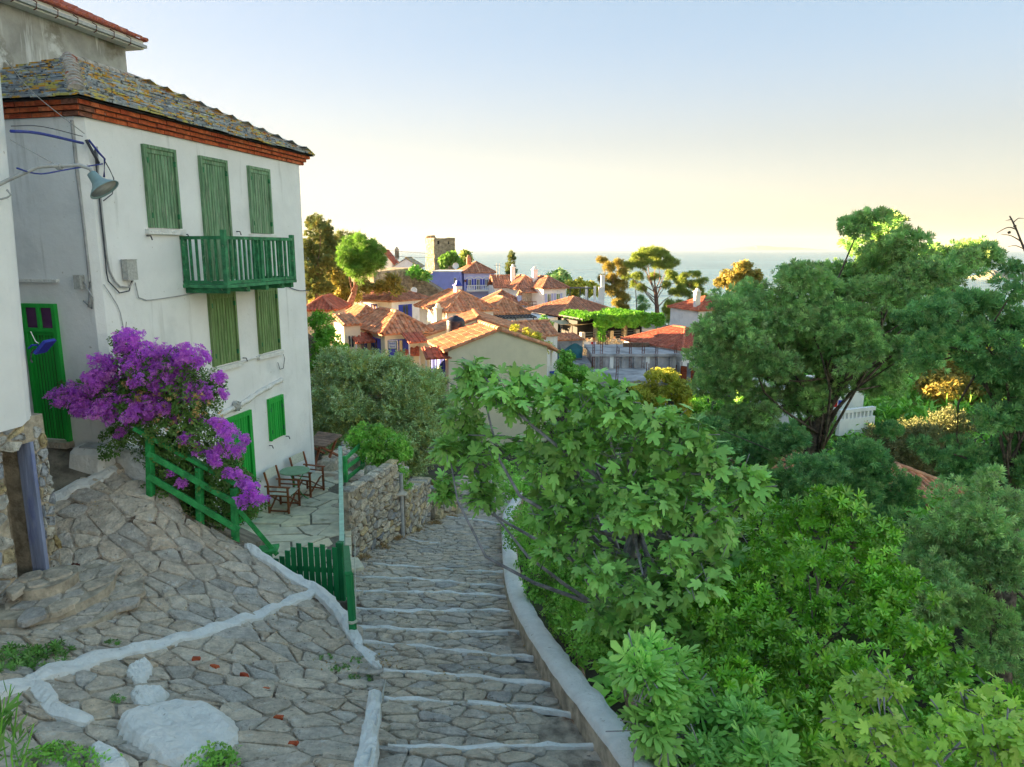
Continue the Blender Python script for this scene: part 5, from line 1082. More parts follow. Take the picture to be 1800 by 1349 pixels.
# black water tank with its stand
tk = empty('water_tank', PY(801,612,45.4), 0, 'black cylindrical water tank on a white stand between the cream roofs', 'water tank')
c = PY(801,586,45.4); rr_ = 16*46/FPX; h_ = 27*46/FPX
mb = MB(); mb.lathe([(0,0),(rr_*.98,0),(rr_,.05),(rr_,h_*.8),(rr_*.96,h_*.86),(rr_*.7,h_*1.0),(rr_*.3,h_*1.08),(rr_*.3,h_*1.14),(0,h_*1.15)], c, 24); mb.build('tank', M['tankm'], tk, smooth=True)
for z_ in (.25,.5,.75): mb = MB(); mb.lathe([(rr_*1.0,h_*z_-.02),(rr_*1.02,h_*z_),(rr_*1.0,h_*z_+.02)], c, 24); mb.build('band', M['tankm'], tk)
for sx in (-1,1):
    for sy in (-1,1): mb = MB(); p = c+Vector((sx*rr_*.8,sy*rr_*.8,-.02)); mb.bar(p+Vector((0,0,-1.3)), p, .06, .06, up=(0,1,0)); mb.build('leg', M['steel'], tk)
mb = MB(); mb.box(c.x-rr_*.9,c.x+rr_*.9,c.y-rr_*.9,c.y+rr_*.9,c.z-.07,c.z-.01); mb.build('platform', M['steel'], tk)
mb = MB(); mb.box(c.x-.1,c.x+.75,c.y-.3,c.y+.1,c.z-.85,c.z-.25); ac = mb.build('air_unit', M['pwhite'], tk); mb = MB(); mb.box(c.x+.2,c.x+.7,c.y-.32,c.y-.303,c.z-.78,c.z-.32); mb.build('fan_grille', M['dwood'], ac)
h4 = Bld('house', 'cream block with lean-to roof at the left end of the cream houses', (604,571,47), (633,47.6), 2.0, -11); h4.walls('cream').roof('shed', .55, 'tile', .12, .3); h4.win('f', .2, .5, -.7, .9, 'cream', None)
h4b = Bld('house', 'low house with sunlit orange roof between pine and cream hip roof', (622,568,53), (680,54), 5, -10.5); h4b.walls('cream').roof('hip', 1.1, 'tile', .3, .3)
h5 = Bld('house', 'white house with blue framed windows and brown hip roof below the stone wall', (626,524,67), (688,64.2), 4.4, -9.5); h5.walls('white').roof('hip', 1.05, 'tile2', .35, .28)
h5.win('f', .25, .5, -.35, .85, 'wblue', None, 'wred'); h5.win('f', 2.0, .8, -.45, 1.2, 'wblue', None, 'wbrown'); h5.win('r', 1.3, .8, -.5, 1.3, 'wblue', 'wblue')
h6 = Bld('house', 'white house with wide orange hip roof in the middle of the village', (788,546,56), (867,57.8), 6.6, -10); h6.walls('white').roof('hip', 1.35, 'tile', .35, .26)
h6.win('f', 2.6, .6, -1.0, 1.0, 'wbrown', None); h6.win('l', 1.6, .7, -1.1, .9, 'pwhite', None); h6.chimney(-.9, .3, .5, -1.4, .1, 'cream', 'cream'); h6.chimney(1.7, 2.4, .55, .9, 1.75, 'white', 'wblue')
h7 = Bld('house', 'white house with orange hip roof and grey pergola before its brown doors', (866,550,60), (924,61), 4.6, -9.6); h7.walls('white').roof('hip', 1.15, 'tile', .35, .26)
h7.door('f', .5, .6, -.9, 1.7, 'wbrown'); h7.win('f', 1.35, .5, -.9, 1.5, 'pwhite', 'wblue'); h7.door('f', 2.2, .6, -.9, 1.7, 'wbrown')
pg = empty('pergola', h7.G(0,-1.5,-2.6), 0, 'dark grey wooden pergola before the white house with brown doors', 'pergola')
for a_ in (0,1.5,3.1): mb = MB(); p = h7.G(a_,-1.5,-.35); mb.bar(p+Vector((0,0,-2.3)), p, .1, .1, up=(0,1,0)); mb.build('post', M['dwood'], pg)
for a_ in np.arange(-.1,3.3,.3): mb = MB(); mb.bar(h7.G(a_,-1.7,-.28), h7.G(a_,-.05,-.2), .07, .09); mb.build('rafter', M['dwood'], pg)
mb = MB(); mb.bar(h7.G(-.2,-1.5,-.36), h7.G(3.4,-1.5,-.36), .09, .11); mb.build('beam', M['dwood'], pg)
h12 = Bld('house', 'small white house with tiled roof below the grey pergola', (918,590,52), (980,53), 3.6, -11); h12.walls('white').roof('side', .75, 'tile', .2, .26)
h10 = Bld('house', 'house with brown roof and lavender wall below the blue house', (858,535,78), (922,79), 4.5, -9); h10.walls('lav').roof('hip', 1.3, 'tile2', .3, .28); h10.chimney(3.4, .2, .45, -.1, .9, 'lav', 'tile')
# blue house
h8 = Bld('house', 'cobalt blue house with white balcony and brown hip roof', (815.5,479,100), (869.5,101), 5.2, -9.5); h8.walls('lav').roof('hip', 1.35, 'tile2', .25, .3)
for a_, h_ in ((.55,1.25),(1.75,1.5),(2.95,1.25)):
    w_ = h8.win('f', a_, .5, -.95, h_, 'pwhite', 'wblue')
    mb = MB(); pts = [h8.G(a_+.25+.55*math.cos(t_), -.06, -.95+.28*math.sin(t_)) for t_ in np.linspace(0,math.pi,9)]; mb.tube(pts, .06, 5); mb.build('arch', M['pwhite'], w_)
h8.win('l', .8, .5, -.75, .8, 'pwhite', None)
bl = h8.hexa(.2,4.6,-1.0,-.02,-2.62,-2.48,'pwhite','balcony')
for z_ in (-1.78,-2.42): h8.hexa(.2,4.6,-1.0,-.93,z_-.05,z_+.05,'pwhite','rail',bl)
for i in range(18): h8.hexa(.24+i*.255,.34+i*.255,-.99,-.94,-2.42,-1.8,'pwhite','baluster',bl)
h8.chimney(.8, 2.0, .6, 1.0, 1.9, 'tile2', 'tile2')
for a_ in (.15,4.0): mb = MB(); mb.lathe([(0,-.14),(.13,-.1),(.2,.02),(.14,.16),(0,.2)], h8.G(a_,-.2,-1.2), 8); mb.build('hanging_basket', M['redleaf'], h8.e)
h8b = Bld('house', 'flat blue annex with white parapet left of the blue house', (760,478,99), (808,98.5), 4.5, -9.5); h8b.walls('blue'); h8b.hexa(-.05,h8b.W+.05,-.05,4.5,-.02,.14,'pwhite','parapet'); h8b.win('f', 3.0, .35, -.8, .8, 'pwhite', None)
mb = MB(); G = h8b.G; mb.hexa([G(-1.5,0,-6),G(0,0,-6),G(0,3,-6),G(-1.5,3,-6),G(-1.5,0,-1.1),G(0,0,-.15),G(0,3,-.15),G(-1.5,3,-1.1)]); mb.build('sloping_wall', M['blue'], h8b.e)
mb = MB(); mb.lathe([(0,.0),(.25,.04),(.42,.14),(.45,.2)], G(3.2,.5,.75), 16, M=Matrix.Rotation(R(70),3,'X')); mb.build('satellite_dish', M['pwhite'], h8b.e)
# houses right of it
h9 = Bld('house', 'long white house with brown roof and two chimneys right of the blue house', (869,504,93), (905,93.5), 5, -9); h9.walls('white').roof('side', 1.25, 'tile2', .3, .3); h9.chimney(2.3, .3, .5, -.1, 2.4, 'white', 'white')
h9b = Bld('house', 'stone house with wooden balcony and brown hip roof', (908,507,90), (953,91), 6, -9.5); h9b.walls('white').roof('hip', 1.45, 'tile2', .3, .3); h9b.chimney(2.4, .6, .6, .2, 2.2, 'white', 'white')
p_ = h9b; p_.hexa(.3,3.2,-.06,-.01,-2.9,-.35,'wallstone','stone_front'); p_.door('f', .8, .45, -.75, 1.6, 'wbrown'); p_.door('f', 2.0, .5, -.75, 1.6, 'wbrown')
bl = p_.hexa(.2,3.3,-1.2,-.06,-2.55,-2.42,'pwhite','balcony')
for z_ in (-1.65,-2.05): p_.hexa(.2,3.3,-1.2,-1.14,z_-.04,z_+.04,'wbrown','rail',bl)
for i in range(7): p_.hexa(.22+i*.5,.28+i*.5,-1.19,-1.14,-2.42,-1.65,'wbrown','baluster',bl)
for a_ in (.25,3.2): p_.hexa(a_,a_+.1,-1.2,-1.1,-2.42,-.35,'wbrown','post',bl)
mb = MB(); G = p_.G; e0, e1, r0, r1 = G(.1,-1.5,-.45), G(3.4,-1.5,-.45), G(.1,-.1,-.05), G(3.4,-.1,-.05); dn = Vector((0,0,-.08)); mb.add([e0+dn,e1+dn,r1+dn,r0+dn,e0,e1,r1,r0], [(3,2,1,0),(4,5,6,7),(0,1,5,4),(1,2,6,5),(2,3,7,6),(3,0,4,7)]); barrel_plane(mb, e0, e1, r0, r1, .3, .1, .4, 0, sides=3); mb.build('balcony_roof', M['tile2'], p_.e)
h9c = Bld('house', 'white house with pale blue shutters beside the stone house balcony', (955,506,88), (995,89.5), 5.5, -10); h9c.walls('white').roof('hip', 1.25, 'tile2', .3, .3); h9c.win('f', .55, .55, -.75, 1.3, 'pwhite', 'lav'); h9c.win('f', 1.85, .55, -.75, 1.3, 'pwhite', 'lav')
# restaurant with big roof, pillars and vine pergola
h11 = Bld('restaurant', 'restaurant with wide brown hip roof over dark open sides', (986,552,77), (1086,80), 7.5, -10.4, 'restaurant'); h11.hexa(.8,h11.W-.3,.6,7,-2.6,-.05,'dark','interior_shade'); h11.roof('hip', 1.5, 'tile2', .5, .3); h11.hexa(-2.6,-.2,.3,7,-3.6,-.4,'white','wall')
for a_ in np.linspace(.2,h11.W-.2,6): h11.hexa(a_,a_+.22,.1,.32,-3,-.05,'dwood','post')
h11.hexa(0,h11.W,-.0,.15,-.3,-.06,'dwood','beam')
wt = Bld('terrace_house', 'white terrace with pillars and chimney above the restaurant roof', (1000,530,92), (1062,92), 5, -10.5, 'house'); wt.hexa(0,wt.W,0,5,-3,-.1,'white','wall')
for a_ in (.1,1.4,2.4): wt.hexa(a_,a_+.12,.2,.32,-.1,1.6,'dwood','post')
for a_ in (2.1,3.2): wt.hexa(a_,a_+.3,.2,.5,-.1,1.9,'white','pillar')
for i in range(9): wt.hexa(-.1,2.9,.1+i*.3,.18+i*.3,1.62,1.7,'dwood','rafter')
wt.ro = wt.wall = None
ch = wt.hexa(4.15,4.65,.6,1.1,-.1,3.2,'white','chimney'); wt.hexa(4.1,4.7,.55,1.15,3.2,3.3,'white','chimney_cap',ch); wt.hexa(3.85,4.6,.2,.59,-.1,1.8,'white','hearth')
# stone terrace wall, pillars and vine frame of the taverna
vt = Bld('taverna_wall', 'stone terrace wall with pillars and wooden rails under the vine', (1022,597,66), (1140,69), 5, -11.3, 'wall'); vt.hexa(0,vt.W,0,5,-2.4,-.1,'rubble','wall_core')
cells = voronoi(ccw([(0,-1.6),(vt.W,-1.6),(vt.W,-.1),(0,-.1)]), .42, .26, .38, 0, 71, vary=.15)
lay(cells, lambda a, b, h: tuple(vt.G(max(0,min(vt.W,a)), -h, b)), M['wallstone'], vt.e, 'stone', 'small_stones', gap=.02, h=.06, bev=.05, seed=71, bottom=-.03, limit=120)
for a_ in (.0,1.5,3.1,4.6,6.0): vt.hexa(a_,a_+.38,-.03,.4,-.1,.65 if a_ not in (1.5,4.6) else 1.9,'wallstone','pillar')
for a_, b_ in ((.38,1.5),(1.88,3.1),(3.48,4.6),(4.98,6.0)):
    for z_ in (.12,.35,.58): vt.hexa(a_,b_,.1,.16,z_-.03,z_+.03,'dwood','rail')
for k in range(7): mb = MB(); p = vt.G(.6+k*.75,.05,.0); mb.lathe([(.09,-.1),(.13,.1),(.12,.1)], p, 8); mb.build('flower_pot', M['tile'], vt.e)
vt.hexa(.2,vt.W,1.2,4.4,-.1,1.6,'dark','room_shade')
for a_ in np.linspace(0,vt.W,9): vt.hexa(a_-.04,a_+.04,-.2,4.6,1.85,1.95,'dwood','rafter')
shd = Bld('shade_awning', 'beige fabric shade beside the vine', (985,571,66), (1050,67), 3, -9, 'awning'); mb = MB(); G = shd.G
vs = []; n = 6
for i in range(n+1):
    for j in range(n+1): vs.append(G(shd.W*i/n, 3*j/n, -.35*math.sin(math.pi*i/n)*math.sin(math.pi*j/n)+.1*(j/n)))
mb.add(vs, [(i*(n+1)+j, (i+1)*(n+1)+j, (i+1)*(n+1)+j+1, i*(n+1)+j+1) for i in range(n) for j in range(n)]); mb.build('fabric', M['thatch'], shd.e, smooth=True)
for a_, o_ in ((.05,.05),(shd.W-.05,.05),(shd.W-.05,2.9),(.05,2.9)): mb = MB(); p = G(a_,o_,.0); mb.bar(p+Vector((0,0,-2.6)), p, .08, .08, up=(0,1,0)); mb.build('post', M['dwood'], shd.e)
h13 = Bld('shed', 'grey shed with tiled top and teal tarpaulin hung over its front', (981,598,57), (1024,57.6), 2.4, -11.5, 'shed'); h13.walls('conc').roof('shed', .25, 'tile', .15, .28)
mb = MB(); n = 12; vs = []
for i in range(n+1):
    for j in range(5): f = i/n; top = -.55-.25*math.sin(f*math.pi*2+.5); vs.append(h13.G(h13.W*f, -.08-.06*math.sin(f*14+j), top+( -1.55-top)*j/4))
mb.add(vs, [(i*5+j, (i+1)*5+j, (i+1)*5+j+1, i*5+j+1) for i in range(n) for j in range(4)]); mb.build('tarpaulin', M['tarp'], h13.e, smooth=True)
bd = empty('notice_board', PY(1036,605,65), 0, 'white and blue poster board fixed to the stone terrace wall', 'notice board'); p = PY(1026,614,65.3)
s_ = 65/FPX; mb = MB(); mb.box(p.x,p.x+22*s_,p.y,p.y+.05,p.z,p.z+13*s_); mb.build('board', M['pwhite'], bd); mb = MB(); mb.box(p.x+13*s_,p.x+17*s_,p.y-.02,p.y-.003,p.z+7*s_,p.z+13*s_); mb.build('poster', M['wred'], bd); mb = MB(); mb.box(p.x+17.2*s_,p.x+21.5*s_,p.y-.02,p.y-.003,p.z+7*s_,p.z+13*s_); mb.build('poster', M['lav'], bd); mb = MB(); mb.box(p.x+1*s_,p.x+10*s_,p.y-.02,p.y-.003,p.z+2*s_,p.z+5*s_); mb.build('poster', M['tarp'], bd)
# low white house with red roof
h14 = Bld('house', 'low white house with red tiled hip roof beside the concrete shell', (1097,596,63), (1200,56.5), 6.0, -11.8); h14.walls('white').roof('hip', 1.25, 'tile3', .2, .24)
h15 = Bld('house', 'white house with red roof and slim chimney half hidden by the big cypress', (1228,545,84), (1300,86), 6, -11); h15.walls('white').roof('hip', 1.3, 'tile3', .3, .28); h15.chimney(.3, 1.0, .6, -.1, 2.0, 'white', 'white'); h15.win('f', 1.0, .6, -.7, 1.0, 'pwhite', None)
bw = Bld('balustrade', 'white pierced balustrade beside the waterfront square', (1208,580,76), (1232,76), .3, -10.8, 'balustrade'); bw.hexa(0,bw.W,0,.3,-1.2,-.72,'white','base'); bw.hexa(-.05,bw.W+.05,-.03,.33,-.12,.0,'white','coping')
for i in range(7): bw.hexa(i*bw.W/7+.03,i*bw.W/7+.12,.05,.25,-.72,-.12,'white','baluster')
h16 = Bld('house', 'white house with pierced parapet seen through the big cypress', (1400,690,41), (1520,42), 5, -12.2); h16.walls('white')
h16b = Bld('balcony_wall', 'white pierced parapet of the house below the cypress', (1478,722,39.5), (1540,40.5), .3, -12, 'parapet'); h16b.hexa(0,h16b.W,0,.25,-1.5,-.55,'white','base'); h16b.hexa(0,h16b.W,0,.25,-.2,0,'white','coping')
for i in range(9): h16b.hexa(i*h16b.W/9,i*h16b.W/9+.12,.02,.22,-.55,-.2,'white','baluster')
for k, (u, mt, nm) in enumerate(((1452,'wblue','blue'),(1466,'wred','red'),(1474,'wblue','dark blue'))):
    mb = MB(); p = PY(u,704,40); mb.box(p.x,p.x+.22,p.y,p.y+.02,p.z-.4,p.z); o = mb.build('hanging_cloth', M[mt]); tag(o, nm+' cloth hung out before the white house under the cypress' if k != 2 else 'small navy cloth hung beside the red one', 'laundry', 'laundry before the white house')
h17 = Bld('house', 'low house with faded orange roof among the cypresses', (1592,892,25.5), (1700,27), 4.5, -11); h17.walls('white').roof('hip', .9, 'tile', .3, .24)
h17b = Bld('house', 'low roof below the pittosporum and cypress', (1380,845,27), (1500,28), 4, -11.5); h17b.walls('white').roof('hip', .8, 'tile', .3, .24)
h18 = Bld('house', 'small stone house with red tiled roof left of the pines', (540,543,50), (584,50), 4, -7.5); h18.walls('wallstone').roof('hip', .75, 'tile3', .3, .26)
h19 = Bld('house', 'white house with red roof behind the stone pine', (655,462,118), (690,118), 6, -5); h19.walls('white', 1.9).roof('front', 1.9, 'tile3', .3, .34); h19.chimney(3.6, .5, .6, .5, 2.1, 'grey', 'grey')
h20 = Bld('house', 'grey slate roofed house beside the castle wall', (693,468,114), (735,114), 6, -5); h20.walls('white', 1.15).roof('front', 1.15, 'slate', .3, .4)
# ------------------------------------------------------------------ tower and castle wall
def stone_face(e, P, Wd, z0, z1, sp, seed, lim, openings=(), mat='wallstone'):
    cells = voronoi(ccw([(0,z0),(Wd,z0),(Wd,z1),(0,z1)]), sp, sp*.62, .4, 0, seed, extra=lambda a, b: not any(o[0]-.1 < a < o[1]+.1 and o[2]-.1 < b < o[3]+.1 for o in openings), vary=.15)
    lay(cells, lambda a, b, h: tuple(P(max(0,min(Wd,a)), h, b)), M[mat], e, 'stone', 'small_stones', gap=.03, h=.08, bev=.06, seed=seed, bottom=-.04, rough=.02, limit=lim, chaikin=0)
tw = empty('tower', PY(775,475,130), 0, 'ruined square stone tower with small window holes above the village', 'tower')
M['towerstone'] = pmat('tower_stone', [(.40,.32,.21),(.46,.38,.26),(.34,.28,.20),(.50,.42,.29),(.30,.26,.20)], 2, (.6,1.3), .95, .6, 8, spots=[((.14,.10,.07), 3, .62, .7)])
tl_, tc_, tr_ = at_u(748,132.5,0), at_u(763,129,0), at_u(800,131.6,0); z0, z1 = -7, PY(775,419,130).z
d1 = (tc_-tl_); d2 = (tr_-tc_); back = tl_+d2
mb = MB(); mb.hexa([tl_+Vector((0,0,z0)),tc_+Vector((0,0,z0)),tr_+Vector((0,0,z0)),back+Vector((0,0,z0))]+[p+Vector((0,0,z1)) for p in (tl_,tc_,tr_,back)]); mb.build('wall_core', M['towerstone'], tw)
for (p, d_, op, sd_) in ((tl_, d1, ((.5,.9,-.8,.0),(.3,.7,.9,1.4)), 81), (tc_, d2, ((.7,1.1,.85,1.45),(2.9,3.2,.85,1.35),(.9,1.3,-4.6,-3.8)), 82)):
    Wd = d_.length; du = d_.normalized(); nn_ = Vector((du.y,-du.x,0)); PF = lambda a, h, b, p=p, du=du, nn_=nn_: p+du*a+nn_*h+Vector((0,0,b))
    stone_face(tw, lambda a, h, b, PF=PF: PF(a,h,b), Wd, -4.5, z1, .42, sd_, 130, op, 'towerstone')
    for o in op: mb = MB(); mb.hexa([PF(o[0],.02,o[2]),PF(o[1],.02,o[2]),PF(o[1],-.02,o[2]),PF(o[0],-.02,o[2]),PF(o[0],.02,o[3]),PF(o[1],.02,o[3]),PF(o[1],-.02,o[3]),PF(o[0],-.02,o[3])]); mb.build('hole_shade', M['dark'], tw)
for k in range(9): mb = MB(); f = [.0,.05,.1,.16,.3,.34,.4,.8,.9][k]; p = (tl_.lerp(tc_,f*2) if f < .5 else tc_.lerp(tr_,(f-.5)*2)); hh = [.1,.35,.5,.45,.3,.5,.15,.12,.1][k]; mb.box(p.x,p.x+.7,p.y,p.y+.7,z1-.1,z1+hh); mb.build('merlon_stub', M['towerstone'], tw)
cw = empty('castle_wall', PY(700,515,95), 0, 'ruined rubble castle wall behind the white house with blue windows', 'wall')
ca, cb = at_u(655,92,0), at_u(722,98,0); z1 = PY(700,472,95).z; du = (cb-ca).normalized(); nn_ = Vector((du.y,-du.x,0)); Wd = (cb-ca).length
mb = MB(); mb.hexa([ca+Vector((0,0,-9)),cb+Vector((0,0,-9)),cb-nn_*4+Vector((0,0,-9)),ca-nn_*4+Vector((0,0,-9)),ca+Vector((0,0,z1-.4)),cb+Vector((0,0,z1)),cb-nn_*4+Vector((0,0,z1)),ca-nn_*4+Vector((0,0,z1-.4))]); mb.build('wall_core', M['towerstone'], cw)
stone_face(cw, lambda a, h, b: ca+du*a+nn_*h+Vector((0,0,b)), Wd, -8, z1-.35, .5, 83, 150, (), 'towerstone')
ce = at_u(778,97,0); du2 = (ce-cb).normalized(); nn2 = Vector((du2.y,-du2.x,0)); W2 = (ce-cb).length; zr = PY(778,514,97).z; zl = PY(722,478,98).z
mb = MB(); mb.hexa([cb+Vector((0,0,-9)),ce+Vector((0,0,-9)),ce-nn2*3+Vector((0,0,-9)),cb-nn2*3+Vector((0,0,-9)),cb+Vector((0,0,zl)),ce+Vector((0,0,zr)),ce-nn2*3+Vector((0,0,zr)),cb-nn2*3+Vector((0,0,zl))]); mb.build('sloping_core', M['towerstone'], cw)
cells = voronoi(ccw([(0,-8),(W2,-8),(W2,zr-.1),(0,zl-.1)]), .5, .3, .4, 0, 84, vary=.15); lay(cells, lambda a, b, h: tuple(cb+du2*max(0,min(W2,a))+nn2*h+Vector((0,0,b))), M['towerstone'], cw, 'stone', 'small_stones', gap=.03, h=.09, bev=.06, seed=84, bottom=-.04, limit=110, chaikin=0)
mb = MB(); mb.hexa([cb+du2*2.6+nn2*h_+Vector((0,0,z_)) if k in (0,3) else cb+du2*4.0+nn2*h_+Vector((0,0,z_)) for z_ in (-7.2,-6.3) for k, h_ in ((0,.1),(1,.1),(2,-.1),(3,-.1))]); mb.build('hole_shade', M['dark'], cw)
for k, (u, v, y) in enumerate(((728,511,90),(690,520,80))):
    dsh = empty('satellite_dish' if k == 0 else 'flue_pipe', PY(u,v,y), 0, 'white satellite dish on the roof below the castle wall' if k == 0 else 'tall white flue pipe rising before the castle wall', 'dish' if k == 0 else 'pipe')
    mb = MB()
    if k == 0: mb.lathe([(0,.0),(.25,.04),(.4,.12),(.42,.13),(.25,.06),(0,.02)], PY(u,v,y), 16, M=Matrix.Rotation(R(80),3,'X')); mb.tube([PY(u,v+2,y+.1), PY(u,v+12,y+.1)], .04, 6)
    else: mb.tube([PY(692,512,64.5), PY(691,484,64.5)], .09, 8); mb.lathe([(.1,0),(.16,.1),(.1,.2)], PY(691,484,64.5), 8)
    mb.build('dish' if k == 0 else 'pipe', M['pwhite'], dsh, smooth=True)
an = empty('roof_aerial', PY(878,487,95), 0, 'pair of thin television aerials right of the blue house', 'aerial')
for u in (873,878): mb = MB(); mb.tube([PY(u,490,95),PY(u,463,95)], .04, 5); mb.build('mast', M['steel'], an); mb = MB(); mb.tube([PY(u-4,467,95),PY(u+2,467,95)], .03, 5); mb.build('arm', M['steel'], an)
# ------------------------------------------------------------------ unfinished concrete shell
cs = Bld('concrete_shell', 'unfinished grey concrete building with rusty reinforcement bars', (1000,670,50), (1165,50), 9, -13, 'building'); W_ = cs.W
cs.hexa(0,W_,0,5.4,-.42,0,'conc','lower_slab'); cs.hexa(.3,.65,.2,.5,-3,-.42,'conc','column'); cs.hexa(W_-.8,W_-.45,.2,.5,-3,-.42,'conc','column'); cs.hexa(2.6,2.9,.2,.5,-3,-.42,'conc','column'); cs.hexa(0.2,W_,3,3.2,-3,-.42,'dark','room_shade')
cs.hexa(2.4,W_+2.2,5.6,11,-.1,.95,'conc','upper_wall'); cs.hexa(2.2,W_+2.4,5.4,11.2,.95,1.15,'conc','upper_slab'); cs.hexa(-.6,2.2,5.5,10,-.1,.35,'conc','side_slab')
for i, (a_, o_, z_, h_) in enumerate(((.2,.3,0,1.0),(3.4,.3,0,1.1),(5.6,.3,0,1.4),(.1,5.0,0,1.4),(2.3,5.5,0,2.5),(2.9,5.5,0,2.6),(4.2,5.6,0,2.0),(5.2,5.5,0,2.3),(6.2,5.6,0,2.0),(7.3,5.6,0,2.0),(W_+2.1,5.7,1.1,1.0),(4,10.6,1.1,1.0),(W_+1.6,10.5,1.1,1.1))):
    mb = MB()
    for dx in (0,.16):
        for dy in (0,.16):
            p = cs.G(a_+dx,o_+dy,z_); lean = Vector((rnd.uniform(-.06,.06),rnd.uniform(-.06,.06),h_*rnd.uniform(.8,1.1))); mb.tube([p,p+lean], .018, 4)
    for z2 in np.arange(.15,h_*.8,.25): p = cs.G(a_,o_,z_+z2); mb.bar(p, cs.G(a_+.16,o_,z_+z2), .02, .02)
    mb.build('reinforcement_bars', M['iron'], cs.e)
for i in range(7): cs.hexa(2.7+i*.95,3.0+i*.95,5.5,5.6,-.1,.95,'white' if i%3 == 1 else 'conc','pilaster')
cs.hexa(W_-1.4,W_+.8,9.4,9.7,1.16,1.5,'oldwood','timber_pile')
bkw = Bld('brick_wall', 'red hollow brick wall at the end of the concrete shell', (1176,640,57), (1222,55), .25, -13, 'wall'); bkw.hexa(0,bkw.W,0,.22,-2,-.02,'bmortar','wall_core')
for r_ in range(9):
    for i in range(int(bkw.W/.33)): bkw.hexa(i*.33+.01+.16*(r_%2),i*.33+.31+.16*(r_%2),-.02,.1,-.24-r_*.2,-.05-r_*.2,'brick','brick')
for a_ in (.9,1.9): bkw.hexa(a_,a_+.3,-.15,.2,-3,.3,'conc','column')
# paved waterfront square
mb = MB(); sq = [PY(1120,600,84),PY(1320,605,80),PY(1420,575,108),PY(1060,572,108)]; mb.add([(p.x,p.y,TER(p.x,p.y)+.12) for p in sq]+[(p.x,p.y,-14) for p in sq], [(0,1,2,3)]+[(i,i+4,(i+1)%4+4,(i+1)%4) for i in range(4)]); tag(mb.build('square', M['sand']), kind='structure')
for k, u in enumerate((1128,1196,1206)):
    p = PY(u,571,105); bn = empty('park_bench', (p.x,p.y,p.z-.45), 0, ('green bench left of the big pine trunk', 'first green bench right of the pines', 'second green bench right of the pines')[k], 'bench', 'green benches on the waterfront')
    mb = MB(); mb.box(-.8,.8,-.2,.2,.4,.46); link('seat', mb.mesh('seat', M['rail']), bn); mb = MB(); mb.box(-.8,.8,.2,.25,.5,.9); link('backrest', mb.mesh('backrest', M['rail']), bn)
    for x in (-.7,.7): mb = MB(); mb.box(x-.04,x+.04,-.2,.2,0,.4); link('leg', mb.mesh('leg', M['steel']), bn)
# ------------------------------------------------------------------ plants
def unit(v): return v/np.maximum(np.linalg.norm(v, axis=-1, keepdims=True), 1e-9)
def frames(dirs, n, r):
    """rotation matrices whose z axis is dirs, with random roll"""
    z = unit(dirs); a = unit(np.cross(z, r.normal(size=(n,3)))); b = np.cross(z, a); return np.stack([a, b, z], axis=2)
def scatter(T, pos, rot, size, tint, squash=None):
    V, F = T; n = len(pos); k = len(V)
    P = np.einsum('nij,kj->nki', rot, V)*size[:,None,None]+pos[:,None,:]
    FF = (F[None]+(np.arange(n)*k)[:,None,None]).reshape(-1,3); return P.reshape(-1,3), FF, np.repeat(tint, len(F))
def merge(L):
    V, F, T, o = [], [], [], 0
    for v, f, t in L: V.append(v); F.append(f+o); T.append(t); o += len(v)
    return np.concatenate(V), np.concatenate(F), np.concatenate(T)
def leaf_strip(L, w, d, up, base=(0,0,0), fold=.0, prof=((0,.15),(.35,1),(.75,.8),(1,0))):
    """a leaf along d with two halves, folded a little along the midrib"""
    d = np.array(d, float); d /= np.linalg.norm(d); u = np.array(up, float); u -= d*u.dot(d); u /= np.linalg.norm(u); s = np.cross(d, u); b = np.array(base, float); V = []; F = []
    for t, ww in prof:
        c = b+d*L*t-u*L*.12*t*t; V += [c-s*w*ww/2+u*fold*w*ww, c, c+s*w*ww/2+u*fold*w*ww]
    for i in range(len(prof)-1):
        o = i*3; F += [(o,o+1,o+4),(o,o+4,o+3),(o+1,o+2,o+5),(o+1,o+5,o+4)]
    return V, F
def quad_leaf(L, w, d, up, base=(0,0,0)):
    d = np.array(d, float); d /= np.linalg.norm(d); u = np.array(up, float); u -= d*u.dot(d); n = np.linalg.norm(u); u = u/n if n > 1e-6 else np.array([0,0,1.]); s = np.cross(d, u); b = np.array(base, float)
    return [b, b+d*L*.5-s*w/2+u*w*.12, b+d*L, b+d*L*.5+s*w/2+u*w*.12], [(0,1,2),(0,2,3)]
def combine(parts):
    V, F = [], []
    for v, f in parts: o = len(V); V += list(v); F += [tuple(i+o for i in t) for t in f]
    return np.array(V, float), np.array(F, int)
tr_ = np.random.default_rng(3)
def T_spray(n=12):
    P = []
    for i in range(n):
        t = i/n; a = i*2.4; c = .25+.75*t; d = (math.cos(a)*(1.1-c*.6), math.sin(a)*(1.1-c*.6), .55+.8*t); P.append(quad_leaf(.62*(1.1-.4*t), .15, d, tr_.normal(size=3), (0,0,.35*t)))
    return combine(P)
def T_tuft(n=12):
    P = []
    for i in range(n): d = tr_.normal(size=3); d[2] = abs(d[2])*.8+.15; P.append(quad_leaf(1, .10, d, tr_.normal(size=3)))
    return combine(P)
def T_twig(n=11, w=.15, L=.34, spread=.9):
    P = []
    for i in range(n): t = i/n; a = i*2.4; d = (math.cos(a)*spread, math.sin(a)*spread, .7); P.append(quad_leaf(L*tr_.uniform(.8,1.2), w*L/.34, d, tr_.normal(size=3)+np.array([0,0,1.]), (0,0,t)))
    return combine(P)
def T_cluster(n=7, w=.55):
    P = []
    for i in range(n): d = tr_.normal(size=3); d[2] += .4; b = tr_.normal(size=3)*.25; P.append(quad_leaf(.75, w*.75, d, (tr_.normal()*.5,tr_.normal()*.5,1), b))
    return combine(P)
